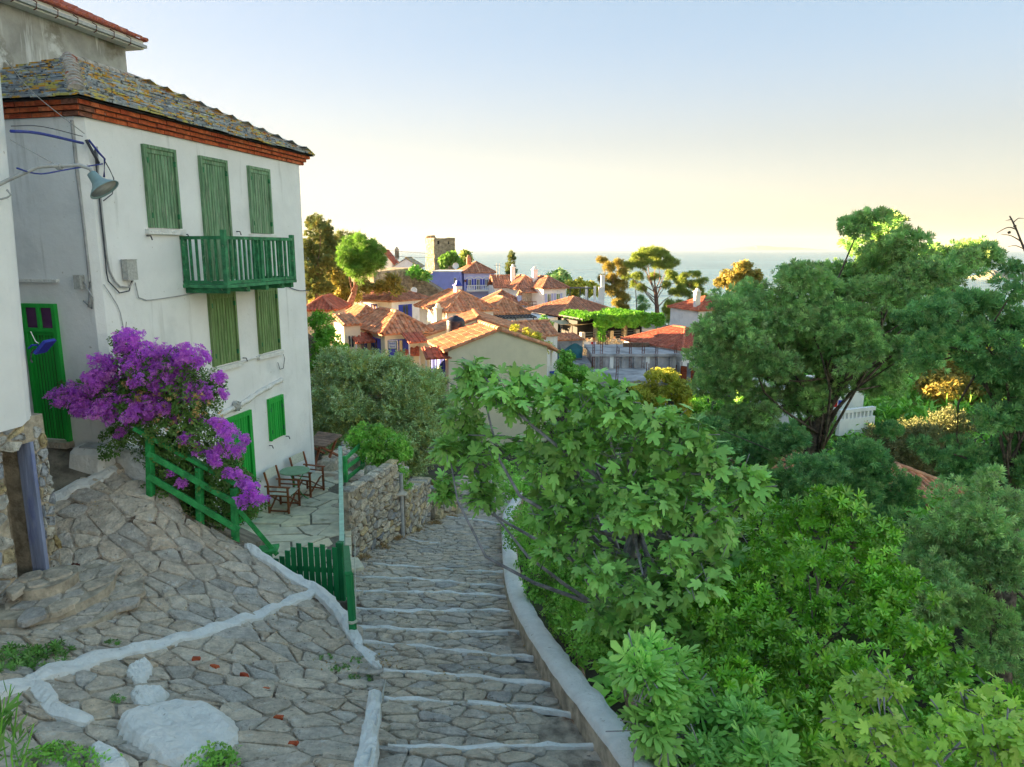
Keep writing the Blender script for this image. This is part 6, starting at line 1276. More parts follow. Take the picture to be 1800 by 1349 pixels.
def T_rosette(n=9):
    P = []
    for i in range(n): a = i*2.4; e = .25+.8*i/n; P.append(leaf_strip(1, .30, (math.cos(a)*math.cos(e), math.sin(a)*math.cos(e), math.sin(e)), (0,0,1), fold=.12, prof=((0,.2),(.4,.8),(.8,1),(1,.15))))
    return combine(P)
def T_bract():
    P = []
    for i in range(7):
        c = tr_.normal(size=3)*.45; ax = c/np.linalg.norm(c)
        for k in range(3):
            a = k*2.1+i; d = np.array([math.cos(a), math.sin(a), .7]); P.append(quad_leaf(.55, .42, d+ax*.6, ax, c))
    return combine(P)
def fig_leaf(deep=.55, curl=.16, asym=0., w=1.):
    """a fig leaf: five rounded lobes, stalk at the origin, blade along +y, slightly folded and drooping"""
    tips = [(-78+asym*20,.52-asym*.2),(-40,.82),(0+asym*10,1.0),(40+asym*8,.82+asym*.15),(78,.52)]; out = [(0,.0)]
    for i, (a, r) in enumerate(tips):
        t = R(a)
        for da, k in ((-11,.86),(0,1.0),(11,.86)): out.append((math.sin(t+R(da))*r*k, math.cos(t+R(da))*r*k+.12))
        if i < 4: m = R((a+tips[i+1][0])/2); k = deep*(r+tips[i+1][1])/2; out.append((math.sin(m)*k, math.cos(m)*k+.12))
    V = [(x*w, y, .12*abs(x)-curl*y*y-.10*x*x+asym*.25*x*y) for x, y in out]; c = len(V); V.append((0,.28,-.01)); n = len(out)
    F = [(c, (i+1)%n, i) for i in range(n)]
    V += [(-.012,0,0),(.012,0,0),(.0,-.35,.05)]; F.append((n+1,n+2,n+3))
    return np.array(V, float), np.array(F, int)
TS, TT, TW, TC, TR_, TB = T_spray(), T_tuft(), T_twig(), T_cluster(), T_rosette(), T_bract()
TC2 = T_cluster(26, .26); TF = [fig_leaf(.55), fig_leaf(.62,.34,.5,.8), fig_leaf(.48,.05,-.45,.95), fig_leaf(.6,.5,.2,.65)]; TF2 = [fig_leaf(.34), fig_leaf(.30,.3,.4,.85), fig_leaf(.38,.05,-.4,.95)]
def lobe(u, v, r, y, fl=1., dy=1.):
    c = PY(u, v, y); k = r*(y*CP-c.z*SP)/FPX; return (np.array(c), np.array([k, k*dy, k*fl]))
def fill(lobes, dens, r, up=.35, shell=.55, noise=.28):
    """points and outward directions spread through the outer part of each lobe; dens = points per square metre of lobe surface"""
    P, D = [], []
    for c, k in lobes:
        n = max(4, int(dens*4*math.pi*(k[0]*k[1]*k[2])**(2/3))); d = unit(r.normal(size=(n,3)))
        ph = r.uniform(0,6.28,3); f = 1+noise*(np.sin(d[:,0]*5+ph[0])*np.sin(d[:,1]*5+ph[1])*np.sin(d[:,2]*6+ph[2])*1.6+r.normal(size=n)*.25)
        rad = (shell+(1-shell)*r.random(n)**.5)*f; P.append(c+d*k*rad[:,None]); dd = d+np.array([0,0,up]); D.append(unit(dd+r.normal(size=(n,3))*.35))
    return np.concatenate(P), np.concatenate(D)
def sub(lobes, k, f, seed):
    """breaks each big lobe into smaller clumps near its surface, for gaps and an uneven outline"""
    r = np.random.default_rng(seed); out = []
    for c, q in lobes:
        for i in range(k):
            d = unit(r.normal(size=3)+np.array([0,0,.25])); out.append((c+d*q*r.uniform(.45,.95), q*f*r.uniform(.7,1.3)*np.array([1.1,1.1,.85])))
    return out
def crown(T, lobes, dens, size, seed, up=.35, shell=.55, jit=.3, noise=.28):
    r = np.random.default_rng(seed); P, D = fill(lobes, dens, r, up, shell, noise); n = len(P)
    return scatter(T, P, frames(D, n, r), size*(1+jit*r.uniform(-1,1,n)), r.random(n)*.98+.01)
def limbs(mb, base, top, lobes, r0, seed, frac=1.0, bend=.15, n=7, lr=.2):
    r = random.Random(seed); base, top = Vector(base), Vector(top)
    mid = base.lerp(top,.5)+Vector((r.uniform(-1,1),r.uniform(-1,1),0))*(top-base).length*.06
    mb.tube(smooth_line([base, mid, top], max(.15,(top-base).length/8)), r0, n, r2=r0*.55)
    for c, k in lobes:
        if r.random() > frac: continue
        c = Vector(c); s = base.lerp(top, r.uniform(.45,1)); m = s.lerp(c,.5)+Vector((r.uniform(-1,1),r.uniform(-1,1),r.uniform(-.6,.6)))*(c-s).length*bend
        mb.tube(smooth_line([s, m, c], max(.12,(c-s).length/6)), r0*lr, 5, r2=r0*lr*.3)
def tree(name, label, cat, base, top, lobes, T, dens, size, mat, seed, r0=.12, bark='trunk', group=None, up=.35, shell=.55, frac=.9, extra=None, noise=.28, bend=.15, split=(6,.46)):
    e = empty(name, base, 0, label, cat, group); mb = MB(); limbs(mb, base, top, lobes, r0, seed, frac, bend); mb.build('trunk', M[bark], e, smooth=True)
    lobes = sub(lobes, *split, seed) if split else lobes; V, F, Tn = crown(T, lobes, dens*.95, size, seed, up, shell, noise=noise); V = V-np.array(base); o = link('crown', np_mesh('crown', V, F, M[mat], Tn), e, 'stuff' if False else None)
    return e
LB = lambda L, y, fl=1., jy=0., seed=1, dy=1.: [lobe(q[0], q[1], q[2], (q[3] if len(q) > 3 else y)+(random.Random(seed*100+i).uniform(-jy,jy)), fl, dy) for i, q in enumerate(L)]
# the big spreading cypress
L = [(1270,560,50),(1330,530,52),(1400,508,48),(1460,495,45),(1515,480,38),(1535,425,40),(1562,398,30),(1512,398,24),(1540,380,18),(1590,440,32),(1650,462,40),(1700,448,36),(1735,447,18),(1620,492,45),(1560,515,50),(1500,540,52),(1430,556,55),(1360,590,56),(1290,620,55),(1240,612,30),(1258,680,44),(1330,660,54),(1400,636,54),(1470,612,54),(1540,590,54),(1600,560,46),(1650,525,42),(1590,628,40),(1535,655,50),(1452,676,36),(1392,706,46),(1322,730,50),(1268,750,40),(1290,806,42),(1345,800,38),(1420,752,26),(1565,675,30),(1690,480,35),(1480,570,45),(1310,580,45),(1620,590,36),(1545,462,28),(1528,455,24),(1580,470,28)]
L = [(q[0], q[1], q[2]*1.08) for q in L]; cy = LB(L, 22, .72, 1.8, 1)
tree('cypress_tree', 'large spreading cypress with layered grey-green sprays filling the middle distance', 'cypress', (9.3,21.5,-9.6), tuple(PY(1470,640,22)), cy, TS, 75, .24, 'cyp', 21, .26, up=.5, shell=.5, noise=.42)
L = [(1440,830,46),(1500,805,44),(1545,830,40),(1490,870,46),(1560,872,42),(1420,880,36),(1530,905,36),(1380,850,36),(1600,850,20),(1300,850,42,19),(1260,800,38,19.5),(1345,865,42,18.5),(1240,745,30,20),(1385,770,34,19.5),(1310,790,36,20),(1370,782,30,20),(1335,832,36,19),(1425,850,28,19),(1505,788,28,20),(1470,832,30,19),(1565,760,26,20)]
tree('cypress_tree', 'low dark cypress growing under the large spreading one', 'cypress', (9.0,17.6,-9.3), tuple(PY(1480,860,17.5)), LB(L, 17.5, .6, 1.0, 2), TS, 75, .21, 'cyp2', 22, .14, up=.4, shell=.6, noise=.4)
L = [(1690,565,36),(1745,540,30),(1795,470,22),(1785,505,28),(1670,610,40),(1730,600,48),(1795,585,42),(1770,660,44),(1800,720,46),(1755,740,36),(1795,800,46),(1745,815,42),(1690,810,42),(1640,790,28),(1730,640,40),(1620,640,24),(1840,640,60),(1850,800,60),(1610,575,30),(1640,545,34),(1700,530,36),(1620,620,26)]
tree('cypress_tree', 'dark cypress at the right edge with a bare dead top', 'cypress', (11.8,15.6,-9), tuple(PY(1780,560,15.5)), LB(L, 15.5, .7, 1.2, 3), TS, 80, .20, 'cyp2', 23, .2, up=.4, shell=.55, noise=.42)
dd = empty('dead_branch', PY(1800,470,15.3), 0, 'bare dead cypress branch sticking up at the right edge', 'dead branch'); mb = MB(); a = lambda u, v: PY(u, v, 15.3)
for P, r_ in (([a(1830,520),a(1805,450),a(1795,425),a(1785,400),a(1775,380)],.035),([a(1795,425),a(1778,415),a(1760,412)],.014),([a(1787,404),a(1772,400),a(1752,410)],.014),([a(1781,392),a(1790,384),a(1800,385)],.012),([a(1800,438),a(1785,432),a(1772,434)],.012),([a(1778,386),a(1768,388)],.01)): mb.tube(smooth_line(P,.05), r_, 6, r2=r_*.4)
mb.build('wood', M['trunk'], dd, smooth=True)
for (u, v) in ((1774,409),(1784,398)): mb = MB(); mb.lathe([(0,-.035),(.03,-.015),(.03,.015),(0,.035)], a(u,v), 8); mb.build('cone', M['trunk'], dd)
L = [(1700,905,56),(1650,950,50),(1762,900,48),(1725,975,64),(1655,1030,54),(1785,1000,52),(1705,1070,56),(1775,1095,50),(1622,1000,30),(1795,1180,44),(1740,1150,40),(1640,1090,34),(1745,850,26),(1850,950,70),(1860,1100,70),(1690,1010,50)]
tree('cypress_tree', 'pale bushy cypress low at the right edge before the dark one', 'cypress', (9.0,11.4,-8.8), tuple(PY(1740,960,11.4)), LB(L, 11.4, .85, .9, 4), TS, 110, .16, 'cyp', 24, .16, up=.4, shell=.55, noise=.42)
# glossy shrub
L = [(1330,960,62,8.2),(1400,918,60,8.4),(1465,895,48,8.4),(1540,955,50,8.2),(1500,995,66,7.8),(1420,1010,72,7.6),(1340,1050,74,7.4),(1265,1075,55,7.3),(1300,1150,72,6.8),(1400,1120,80,6.8),(1500,1085,72,7.0),(1580,1045,50,7.4),(1600,1130,52,6.9),(1500,1180,74,6.3),(1400,1220,84,6.0),(1300,1240,74,5.8),(1560,1235,52,6.2),(1680,1150,40,6.5),(1250,1190,50,6.6),(1640,1210,44,6.3),(1450,1300,80,5.6),(1560,1320,80,5.5),(1350,1330,80,5.5),(1680,1300,70,5.7),(1780,1250,70,6.2),(1800,1330,80,5.7),(1220,1130,44,7.2)]
tree('glossy_shrub', 'big bright green shrub with glossy rosettes of leaves', 'shrub', (3.4,7.0,-7.8), tuple(PY(1420,1120,7.0)), LB(L, 7, .9, .25, 5), TR_, 56, .085, 'pitt', 25, .09, up=.55, shell=.62, frac=.7)
# fig trees: leaves in whorls at the twig ends, the nearest 300 leaves one by one
def fig_tree(label, base, top, lobes, dens, size, mat, seed, T=TF, r0=.07, per=8, limit=300, frac=1.0, twig=True, droop=.35):
    r = np.random.default_rng(seed); e = empty('fig_tree', base, 0, label, 'fig tree'); mb = MB(); limbs(mb, base, top, lobes, r0, seed, frac, .25, lr=.36)
    P, D = fill(sub(lobes, 5, .5, seed), dens*.9, r, .55, .5, .2)
    allp, allr, alls, allt = [], [], [], []
    for p, d in zip(P, D):
        a0 = r.uniform(0,6.28); f = frames(d[None], 1, r)[0]; b = p-d*size*1.6
        if twig: mb.tube([Vector(b-d*size*.3), Vector(p-d*size*.35)], .006, 4, r2=.004)
        m = int(per*r.uniform(.6,1.3)); tt = r.random()
        for i in range(m):
            az = a0+i*2.4; el = r.uniform(-.2,.75); s = size*r.uniform(.4,1.25)
            out = f[:,0]*math.cos(az)*math.cos(el)+f[:,1]*math.sin(az)*math.cos(el)+f[:,2]*math.sin(el); out = out-np.array([0,0,droop*r.uniform(.2,1.3)]); out /= np.linalg.norm(out)
            nrm = unit(np.array([0,0,1.])*1.0+d*.5+r.normal(size=3)*.35); nrm = nrm-out*nrm.dot(out); nrm /= max(np.linalg.norm(nrm),1e-6); sd = np.cross(out, nrm)
            allp.append(p-d*size*.9*(i/m)+out*s*.38); allr.append(np.stack([sd, out, nrm], axis=1)); alls.append(s); allt.append(r.random()*.98+.01)
    mb.build('trunk', M['figbark'], e, smooth=True)
    allp, allr, alls, allt = map(np.array, (allp, allr, alls, allt)); order = np.argsort(-(alls/np.linalg.norm(allp,axis=1))); near_, rest = order[:limit], order[limit:]
    mes = [np_mesh('leaf', t_[0], t_[1], M[mat]) for t_ in T]; bo = Vector(base)
    for i in near_:
        o = link('leaf', mes[int(i)%len(T)], e); Mx = Matrix([list(allr[i][k]*alls[i])+[allp[i][k]-bo[k]] for k in range(3)]+[[0,0,0,1]]); o.matrix_local = Mx
    if len(rest): V, F, Tn = merge([scatter(T[k], allp[rest[k::len(T)]], allr[rest[k::len(T)]], alls[rest[k::len(T)]], allt[rest[k::len(T)]]) for k in range(len(T))]); link('foliage', np_mesh('foliage', V-np.array(base), F, M[mat], Tn), e, 'stuff')
    return e
L = [(850,690,52,9.6),(920,690,60,9.2),(990,712,66,8.9),(1060,720,60,8.7),(1130,740,60,8.6),(1195,765,58,8.4),(820,765,50,9.6),(880,790,50,9.4),(790,800,28,9.7),(960,795,60,9.0),(1040,800,66,8.7),(1120,825,68,8.4),(1200,840,68,8.2),(1270,835,52,8.1),(1320,865,40,8.0),(845,860,34,9.6),(960,870,50,9.0),(1000,905,60,8.6),(1080,905,68,8.2),(1160,920,70,8.0),(1230,920,60,7.9),(1000,975,50,8.5),(1060,1000,60,8.0),(1130,1010,68,7.7),(1205,1010,60,7.6),(1085,1080,50,7.6),(1150,1085,52,7.4),(1225,1090,44,7.2),(1280,960,50,7.8),(840,650,28,9.7),(780,855,18,9.8)]
fig_tree('large fig tree leaning over the parapet and the stepped street', (1.9,8.9,-7.4), tuple(PY(1120,860,8.8)), LB(L, 8.6, .85, .3, 6), 10.5, .158, 'fig', 31, TF, .10, 8)
L = [(1128,1195,36),(1160,1180,40),(1192,1220,42),(1165,1262,40),(1190,1285,50),(1262,1300,52),(1305,1270,42),(1345,1320,46),(1240,1345,56),(1205,1340,44),(1310,1360,50),(1140,1160,22)]
fig_tree('pale young fig with deeply cut leaves beside the parapet in the foreground', (1.9,5.2,-6.6), tuple(PY(1190,1290,5.2)), LB(L, 5.2, .9, .35, 7), 17, .155, 'fig2', 32, TF2, .045, 8, droop=.1)
L = [(1500,1200,30,4.6),(1560,1205,26,4.6),(1488,1272,34,4.4),(1560,1290,40,4.3),(1625,1310,40,4.3),(1700,1235,28,4.6),(1762,1225,34,4.6),(1722,1310,44,4.3),(1790,1300,44,4.2),(1652,1270,28,4.5),(1500,1345,40,4.2)]
fig_tree('small yellow-green fig with bare grey branches in the near corner', (2.9,4.4,-5.4), tuple(PY(1620,1345,4.4)), LB(L, 4.4, .8, .2, 8), 34, .08, 'fig3', 33, TF, .035, 6)
# dark shrubs along the parapet
L = [(905,870,34,15),(915,920,36,13.2),(940,960,40,12),(955,1010,40,10.8),(985,1050,42,10),(1005,1100,42,9.2),(1040,1140,40,8.3),(1085,1165,30,7.7),(1030,1060,50,9.4),(1080,1120,46,8.2),(880,840,30,17),(930,860,34,15.5),(1120,1130,50,8.0),(960,930,46,12),(1000,1000,50,10.5),(1130,1230,34,6.6),(1150,1160,50,7.6)]
tree('shrub', 'dark leafy shrub crowding over the parapet top', 'shrub', (1.4,10.5,-8), tuple(PY(980,1000,11)), LB(L, 10, .9, .3, 9), TC, 70, .085, 'bush', 34, .06, up=.4, frac=.5)
# olive tree and the climber on the wall
L = [(592,695,44),(588,645,30),(640,662,44),(700,672,44),(750,692,38),(775,720,26),(620,740,50,22.5),(690,715,56,22),(742,740,44,22.5),(668,782,44,22),(728,800,36,22),(575,750,30,23),(610,800,36,22),(665,680,50,22.5),(760,770,30,22.5)]
tree('olive_tree', 'grey-green olive tree beside the white house corner', 'olive tree', (-4.3,23.6,-8.6), tuple(PY(670,740,23)), LB(L, 23.2, .95, .8, 10), TW, 110, .24, 'olive', 35, .16, up=.5, shell=.5, noise=.35)
L = [(640,775,26),(665,768,26),(690,785,26),(672,815,28),(695,830,22),(700,800,22),(655,800,24),(708,850,14),(625,768,14),(650,755,16)]
tree('climbing_shrub', 'bright green climber spilling over the rubble wall', 'climber', (-3.6,17.2,-6), tuple(PY(672,805,16.8)), LB(L, 16.8, .9, .3, 11), TC, 130, .085, 'bush', 36, .04, up=.3, frac=.5)
L = [(560,575,14),(566,612,17),(556,640,14),(570,595,12),(562,555,10)]
tree('shrub', 'light green shrub just past the corner of the white house', 'shrub', tuple(PY(562,680,27)), tuple(PY(563,600,27)), LB(L, 27, 1.2, .3, 12), TC, 60, .14, 'vine', 37, .05)
L = [(1590,780,50),(1640,820,46),(1600,840,44),(1560,790,36),(1660,770,40)]
tree('olive_tree', 'pale grey-green olive behind the cypresses at the right', 'olive tree', tuple(PY(1600,930,30)), tuple(PY(1605,820,30)), LB(L, 30, .9, .5, 13), TW, 45, .32, 'scrub', 38, .1)
L = [(1690,690,60),(1650,720,45),(1740,670,50),(1720,730,50),(1640,670,28),(1490,605,26),(1770,720,40),(1600,740,30),(1790,680,40)]
tree('golden_tree', 'sunlit golden tree glowing behind the dark cypress', 'tree', tuple(PY(1690,800,46)), tuple(PY(1690,710,46)), LB(L, 46, .9, .8, 14), TC, 22, .34, 'org', 39, .15)
# ground cover over the slope on the right and under the trees
r_ = np.random.default_rng(77); n = 5200; x = r_.uniform(1.2,34,n); y = r_.uniform(3.2,48,n); keep = (x > 1.1+np.maximum(0,(7-y))*.2) & ~((x > 4) & (y > 44)); x, y = x[keep], y[keep]
z = TER.many(np.c_[x, y])+r_.uniform(.0,.5,len(x)); P = np.c_[x, y, z]; D = unit(np.c_[r_.normal(size=(len(x),2))*.5, np.ones(len(x))])
x2 = r_.uniform(15,75,3600); y2 = r_.uniform(40,92,3600); kp = (x2 > 17+(y2-40)*.38); P2 = np.c_[x2, y2, TER.many(np.c_[x2, y2])+r_.uniform(0,1.2,3600)][kp]; P = np.r_[P, P2]; D = np.r_[D, unit(np.c_[r_.normal(size=(len(P2),2))*.5, np.ones(len(P2))])]
n1 = len(P)-len(P2); fr_ = frames(D, len(P), r_); V, F, Tn = merge([scatter(TC, P[:n1], fr_[:n1], r_.uniform(.3,.65,n1), r_.random(n1)), scatter(TC2, P[n1:], fr_[n1:], r_.uniform(.7,1.3,len(P2)), r_.random(len(P2)))]); tag(link('undergrowth', np_mesh('undergrowth', V, F, M['bush'], Tn)), 'dark leafy undergrowth covering the slope below the parapet', 'undergrowth', kind='stuff')
# ------------------------------------------------------------------ bougainvillea
bg_ = empty('bougainvillea', FP(.9,1.2,-5), 0, 'purple flowering bougainvillea before the white house', 'bougainvillea')
BY = 10.9
L = [(225,700,46),(285,685,62),(335,700,46),(195,685,40),(150,695,34),(120,698,22),(250,645,44),(320,650,38),(222,605,22),(372,680,22),(300,750,50),(350,765,42),(240,755,34),(330,825,42,11.0),(385,835,36,11.1),(405,800,26,11.2),(425,865,30,11.2),(440,890,24,11.2),(375,890,36,11.2),(300,800,40,11),(205,765,22),(190,795,12),(400,900,30,11.3),(320,880,34,11.2),(290,850,36,11.1),(350,860,36,11.1),(270,800,30,11),(420,840,24,11.2),(340,905,30,11.2)]
lv = LB(L, BY, .9, .2, 15); mb = MB(); base = FP(1.0,1.1,-5.1); limbs(mb, base, PY(290,730,BY), lv, .05, 15, .6); mb.build('stems', M['trunk'], bg_, smooth=True)
V, F, Tn = crown(TC, lv, 150, .075, 41, .3, .45); link('leaves', np_mesh('leaves', V-np.array(bg_.location), F, M['bleaf'], Tn), bg_)
L = [(225,592,20),(208,600,12),(248,622,26),(290,632,30),(335,622,24),(357,632,12),(180,642,24),(205,652,26),(262,660,32),(312,662,28),(168,672,24),(132,690,20),(104,700,16),(142,708,24),(182,712,26),(196,728,18),(245,705,22),(298,680,26),(350,685,20),(386,662,12),(262,732,16),(238,722,20),(405,765,17),(392,790,14),(428,772,9),(372,800,14),(442,858,14),(455,876,12),(428,880,12),(395,690,8),(255,715,22),(322,640,18),(232,640,20),(210,760,9),(145,720,14),(300,650,20),(370,742,8),(345,735,8),(415,790,14),(215,615,12),(276,690,14),(330,700,14),(365,700,10),(310,735,10),(385,745,12),(350,790,10),(320,850,8),(400,830,10),(290,715,12),(230,745,12),(300,830,7),(325,770,10),(414,832,10),(426,848,10),(380,812,10)]
fl = LB([(q[0], q[1], q[2]*1.08) for q in L], BY-.3, .85, .12, 16)
V, F, Tn = crown(TB, sub(fl, 5, .5, 16)+fl, 80, .050, 42, .5, .5); link('blossoms', np_mesh('blossoms', V-np.array(bg_.location), F, M['bract'], Tn), bg_)
V, F, Tn = crown(TB, LB([(240,680,26),(300,700,30),(335,720,28),(290,740,30),(260,690,26),(330,770,22),(390,730,12),(350,700,20)], BY-.35, .9, .1, 17), 26, .035, 43, .4, .7); link('dry_blossoms', np_mesh('dry_blossoms', V-np.array(bg_.location), F, M['dryb'], Tn), bg_)
mb = MB(); mb.tube([PY(222,600,BY),PY(221,580,BY),PY(222,566,BY)], .005, 4); mb.build('long_shoot', M['trunk'], bg_)
# ------------------------------------------------------------------ small plants on the lane
def patch(name, label, px, T, dens, size, mat, seed, h=.1, S=PATH, cat='plant'):
    r = np.random.default_rng(seed); P, D = [], []
    for u, v, rad in px:
        p = hit(u, v, S); k = rad*p.length/FPX; n = max(3, int(dens*k*k*3))
        for i in range(n): a = r.uniform(0,6.28); q = math.sqrt(r.random())*k; x, y = p.x+q*math.cos(a), p.y+q*math.sin(a); P.append((x, y, S(x, y)+.03+r.uniform(0,h)*(1-(q/k)**2))); D.append((math.cos(a)*q/k*.9+r.normal()*.3, math.sin(a)*q/k*.9+r.normal()*.3, .9))
    P = np.array(P); V, F, Tn = scatter(T, P, frames(np.array(D), len(P), r), size*r.uniform(.7,1.3,len(P)), r.random(len(P))); b = P.mean(0); b[2] = P[:,2].min()
    o = link(name, np_mesh(name, V-b, F, M[mat], Tn)); o.location = b; return tag(o, label, cat)
patch('herb', 'low dark green herb at the foot of the stone house base', [(30,1160,30),(75,1165,28),(95,1150,20),(15,1180,22)], TR_, 260, .055, 'herb', 51, .14)
patch('creeping_plant', 'creeping succulent mats with tiny pink flowers beside the kerb', [(575,1160,12),(600,1178,16),(630,1165,14),(655,1195,14),(620,1195,12),(585,1182,8)], TR_, 700, .022, 'herb', 52, .04)
patch('leafy_herb', 'bright green leafy herb beside the whitewashed boulder', [(375,1338,26),(400,1345,22),(355,1352,22)], TC, 420, .06, 'bush', 53, .16)
patch('leafy_herb', 'green herb at the lower left corner of the lane', [(110,1335,26),(150,1345,24),(70,1345,24),(190,1350,14)], TC, 420, .055, 'bush', 54, .14)
patch('tuft', 'small weed beside the whitewashed rock', [(208,1232,9)], TR_, 900, .03, 'herb', 55, .03); patch('tuft', 'weed growing at the edge of the round steps', [(200,1135,10)], TR_, 900, .03, 'herb', 56, .04)
patch('dry_grass', 'dry rusty grass along the foot of the rubble wall', [(640,985,12),(670,965,12),(700,950,12),(730,935,12),(760,922,14),(790,912,14)], TT, 240, .10, 'drygrass', 57, .03, STREET, 'grass')
patch('dry_grass', 'dry straw tuft hanging on the broken wall end', [(775,880,16),(785,865,12),(770,865,12)], TT, 160, .2, 'drygrass', 58, .35, lambda x, y: STREET(x, y)+.5, 'grass')
def long_leaf(label, px, seed):
    r = np.random.default_rng(seed); P, D, S_ = [], [], []
    for u, v, y, s in px:
        p = np.array(PY(u, v, y))
        for k in range(16): t = k/16; P.append(p+np.array([r.normal()*.03,r.normal()*.03,t*s])); D.append(unit(np.array([r.normal()*.7+.35,r.normal()*.5,.75]))); S_.append(s*r.uniform(.35,.6))
    T = combine([leaf_strip(1,.13,(0,0,1),(1,0,.1))]); P = np.array(P); V, F, Tn = scatter(T, P, frames(np.array(D), len(P), r), np.array(S_), r.random(len(P))); e = empty('oleander', P[0], 0, label, 'plant'); link('leaves', np_mesh('leaves', V-P[0], F, M['herb'], Tn), e)
    mb = MB()
    for u, v, y, s in px: p = PY(u, v, y); mb.tube([p+Vector((0,0,-.5)), p, p+Vector((.1,.02,s*1.2))], .01, 5, r2=.004)
    mb.build('stem', M['bush'], e)
long_leaf('long-leaved shrub reaching in at the lower left corner', [(-5,1340,4.3,.4),(20,1330,4.4,.4),(5,1300,4.5,.35),(40,1345,4.3,.25)], 61)
# dry leaves blown along the street edge and under the railing
r_ = np.random.default_rng(91); P = []
for (u0, v0, u1, v1, n, S, w) in ((625,1010,700,955,90,STREET,10),(690,950,800,908,80,STREET,8),(640,1140,700,1175,60,STREET,14),(270,875,420,958,90,PATH,8),(560,1160,660,1200,60,PATH,16),(880,1000,960,1200,50,STREET,10),(100,880,260,900,50,PATH,22),(200,1000,500,1120,40,PATH,60),(700,1050,900,1250,60,STREET,60)):
    for i in range(n):
        t = r_.random(); p = hit(u0+(u1-u0)*t+r_.normal()*w, v0+(v1-v0)*t+r_.normal()*w*.6, S); P.append((p.x, p.y, S(p.x, p.y)+.035))
P = np.array(P); T = combine([quad_leaf(1,.55,(1,0,.1),(0,0,1),(-.5,0,0))]); D = unit(np.c_[r_.normal(size=(len(P),2))*.3, np.ones(len(P))])
V, F, Tn = scatter(T, P, frames(D, len(P), r_), r_.uniform(.02,.05,len(P)), r_.random(len(P))); tag(link('leaf_litter', np_mesh('leaf_litter', V, F, M['drygrass'], Tn)), 'dry fallen leaves scattered along the street and lane edges', 'leaf litter', kind='stuff')
# ------------------------------------------------------------------ trees of the village
def vtree(kind, label, px, y, T, dens, size, mat, seed, base_v, r0=.15, bark='pinebark', top=None, fl=1., jy=.6, cat='tree', group='trees among the village houses', up=.35, frac=.9, noise=.28, base_u=None):
    us = [p[0] for p in px]; vs = [p[1] for p in px]; bu = base_u if base_u is not None else sum(us)/len(us); b = PY(bu, base_v, y); t = PY(*(top or (sum(us)/len(us), sum(vs)/len(vs))), y)
    return tree(kind, label, cat, tuple(b), tuple(t), LB(px, y, fl, jy, seed), T, dens, size, mat, seed, r0, bark, group, up=up, frac=frac, noise=noise)
vtree('cypress_tree', 'tall dense columnar cypress right behind the white house', [(552,400,13),(550,425,16),(548,450,19),(552,480,20),(556,510,20),(570,500,14),(560,395,10),(575,470,14)], 62, TS, 20, .42, 'cyp3', 101, 570, .25, fl=1.3, up=.9)
vtree('cypress_tree', 'rounded old cypress behind the columnar one', [(565,405,16),(575,425,18),(580,450,20),(590,475,22),(575,500,24),(595,510,20),(565,530,20)], 66, TS, 16, .5, 'cyp3', 102, 560, .25, up=.6)
vtree('pine_tree', 'sparse dark fir with drooping tiers behind the stone pine', [(600,412,7),(596,425,13),(604,435,18),(622,418,10),(590,445,16),(625,430,14),(608,452,20)], 74, TT, 12, .55, 'cyp3', 103, 540, .18, fl=.5)
vtree('stone_pine', 'bright green stone pine with leaning bare trunk', [(615,440,20),(636,436,22),(655,446,20),(640,455,24),(618,460,20),(660,462,14),(632,470,20),(606,450,14),(650,470,14)], 58, TT, 26, .36, 'spine', 104, 552, .30, top=(628,480), jy=1.0, up=.6, base_u=606)
vtree('bush', 'golden bushes in the shade below the old cypresses', [(590,490,14),(610,505,14),(575,535,16),(600,530,14),(560,545,14),(625,520,10),(640,505,12),(690,500,12),(672,508,10),(700,512,8)], 64, TC, 16, .4, 'org', 105, 560, .08, jy=1.5)
vtree('tree', 'small round tree at the foot of the ruined tower', [(785,458,9),(795,456,8),(803,464,7),(778,464,6)], 112, TC, 9, .7, 'spine', 106, 490, .12)
vtree('tree', 'slender green tree beside the round one near the tower', [(818,452,7),(820,462,8),(815,468,7)], 114, TC, 9, .7, 'pine', 107, 490, .12, fl=1.2)
vtree('cypress_tree', 'single slender cypress standing before the sea', [(899,452,5),(899,462,7),(899,474,8),(899,486,9)], 104, TS, 10, .62, 'cyp3', 108, 505, .15, fl=1.4, up=.9)
vtree('tree', 'round dark green tree right of the brown roofs', [(975,490,9),(985,486,10),(994,492,8),(968,496,6)], 106, TC, 9, .7, 'cyp', 109, 520, .15)
vtree('hedge', 'sunlit yellow-green hedge above the restaurant terrace', [(1003,505,8),(1015,503,9),(1028,505,9),(1040,506,8),(1010,515,8),(1035,516,8),(1048,512,7)], 98, TC, 9, .6, 'yel', 110, 530, .06, cat='hedge')
vtree('bush', 'small bush on the slope beside the castle wall', [(728,478,7),(738,482,8),(746,486,6)], 96, TC, 9, .6, 'bush', 111, 495, .06, cat='bush')
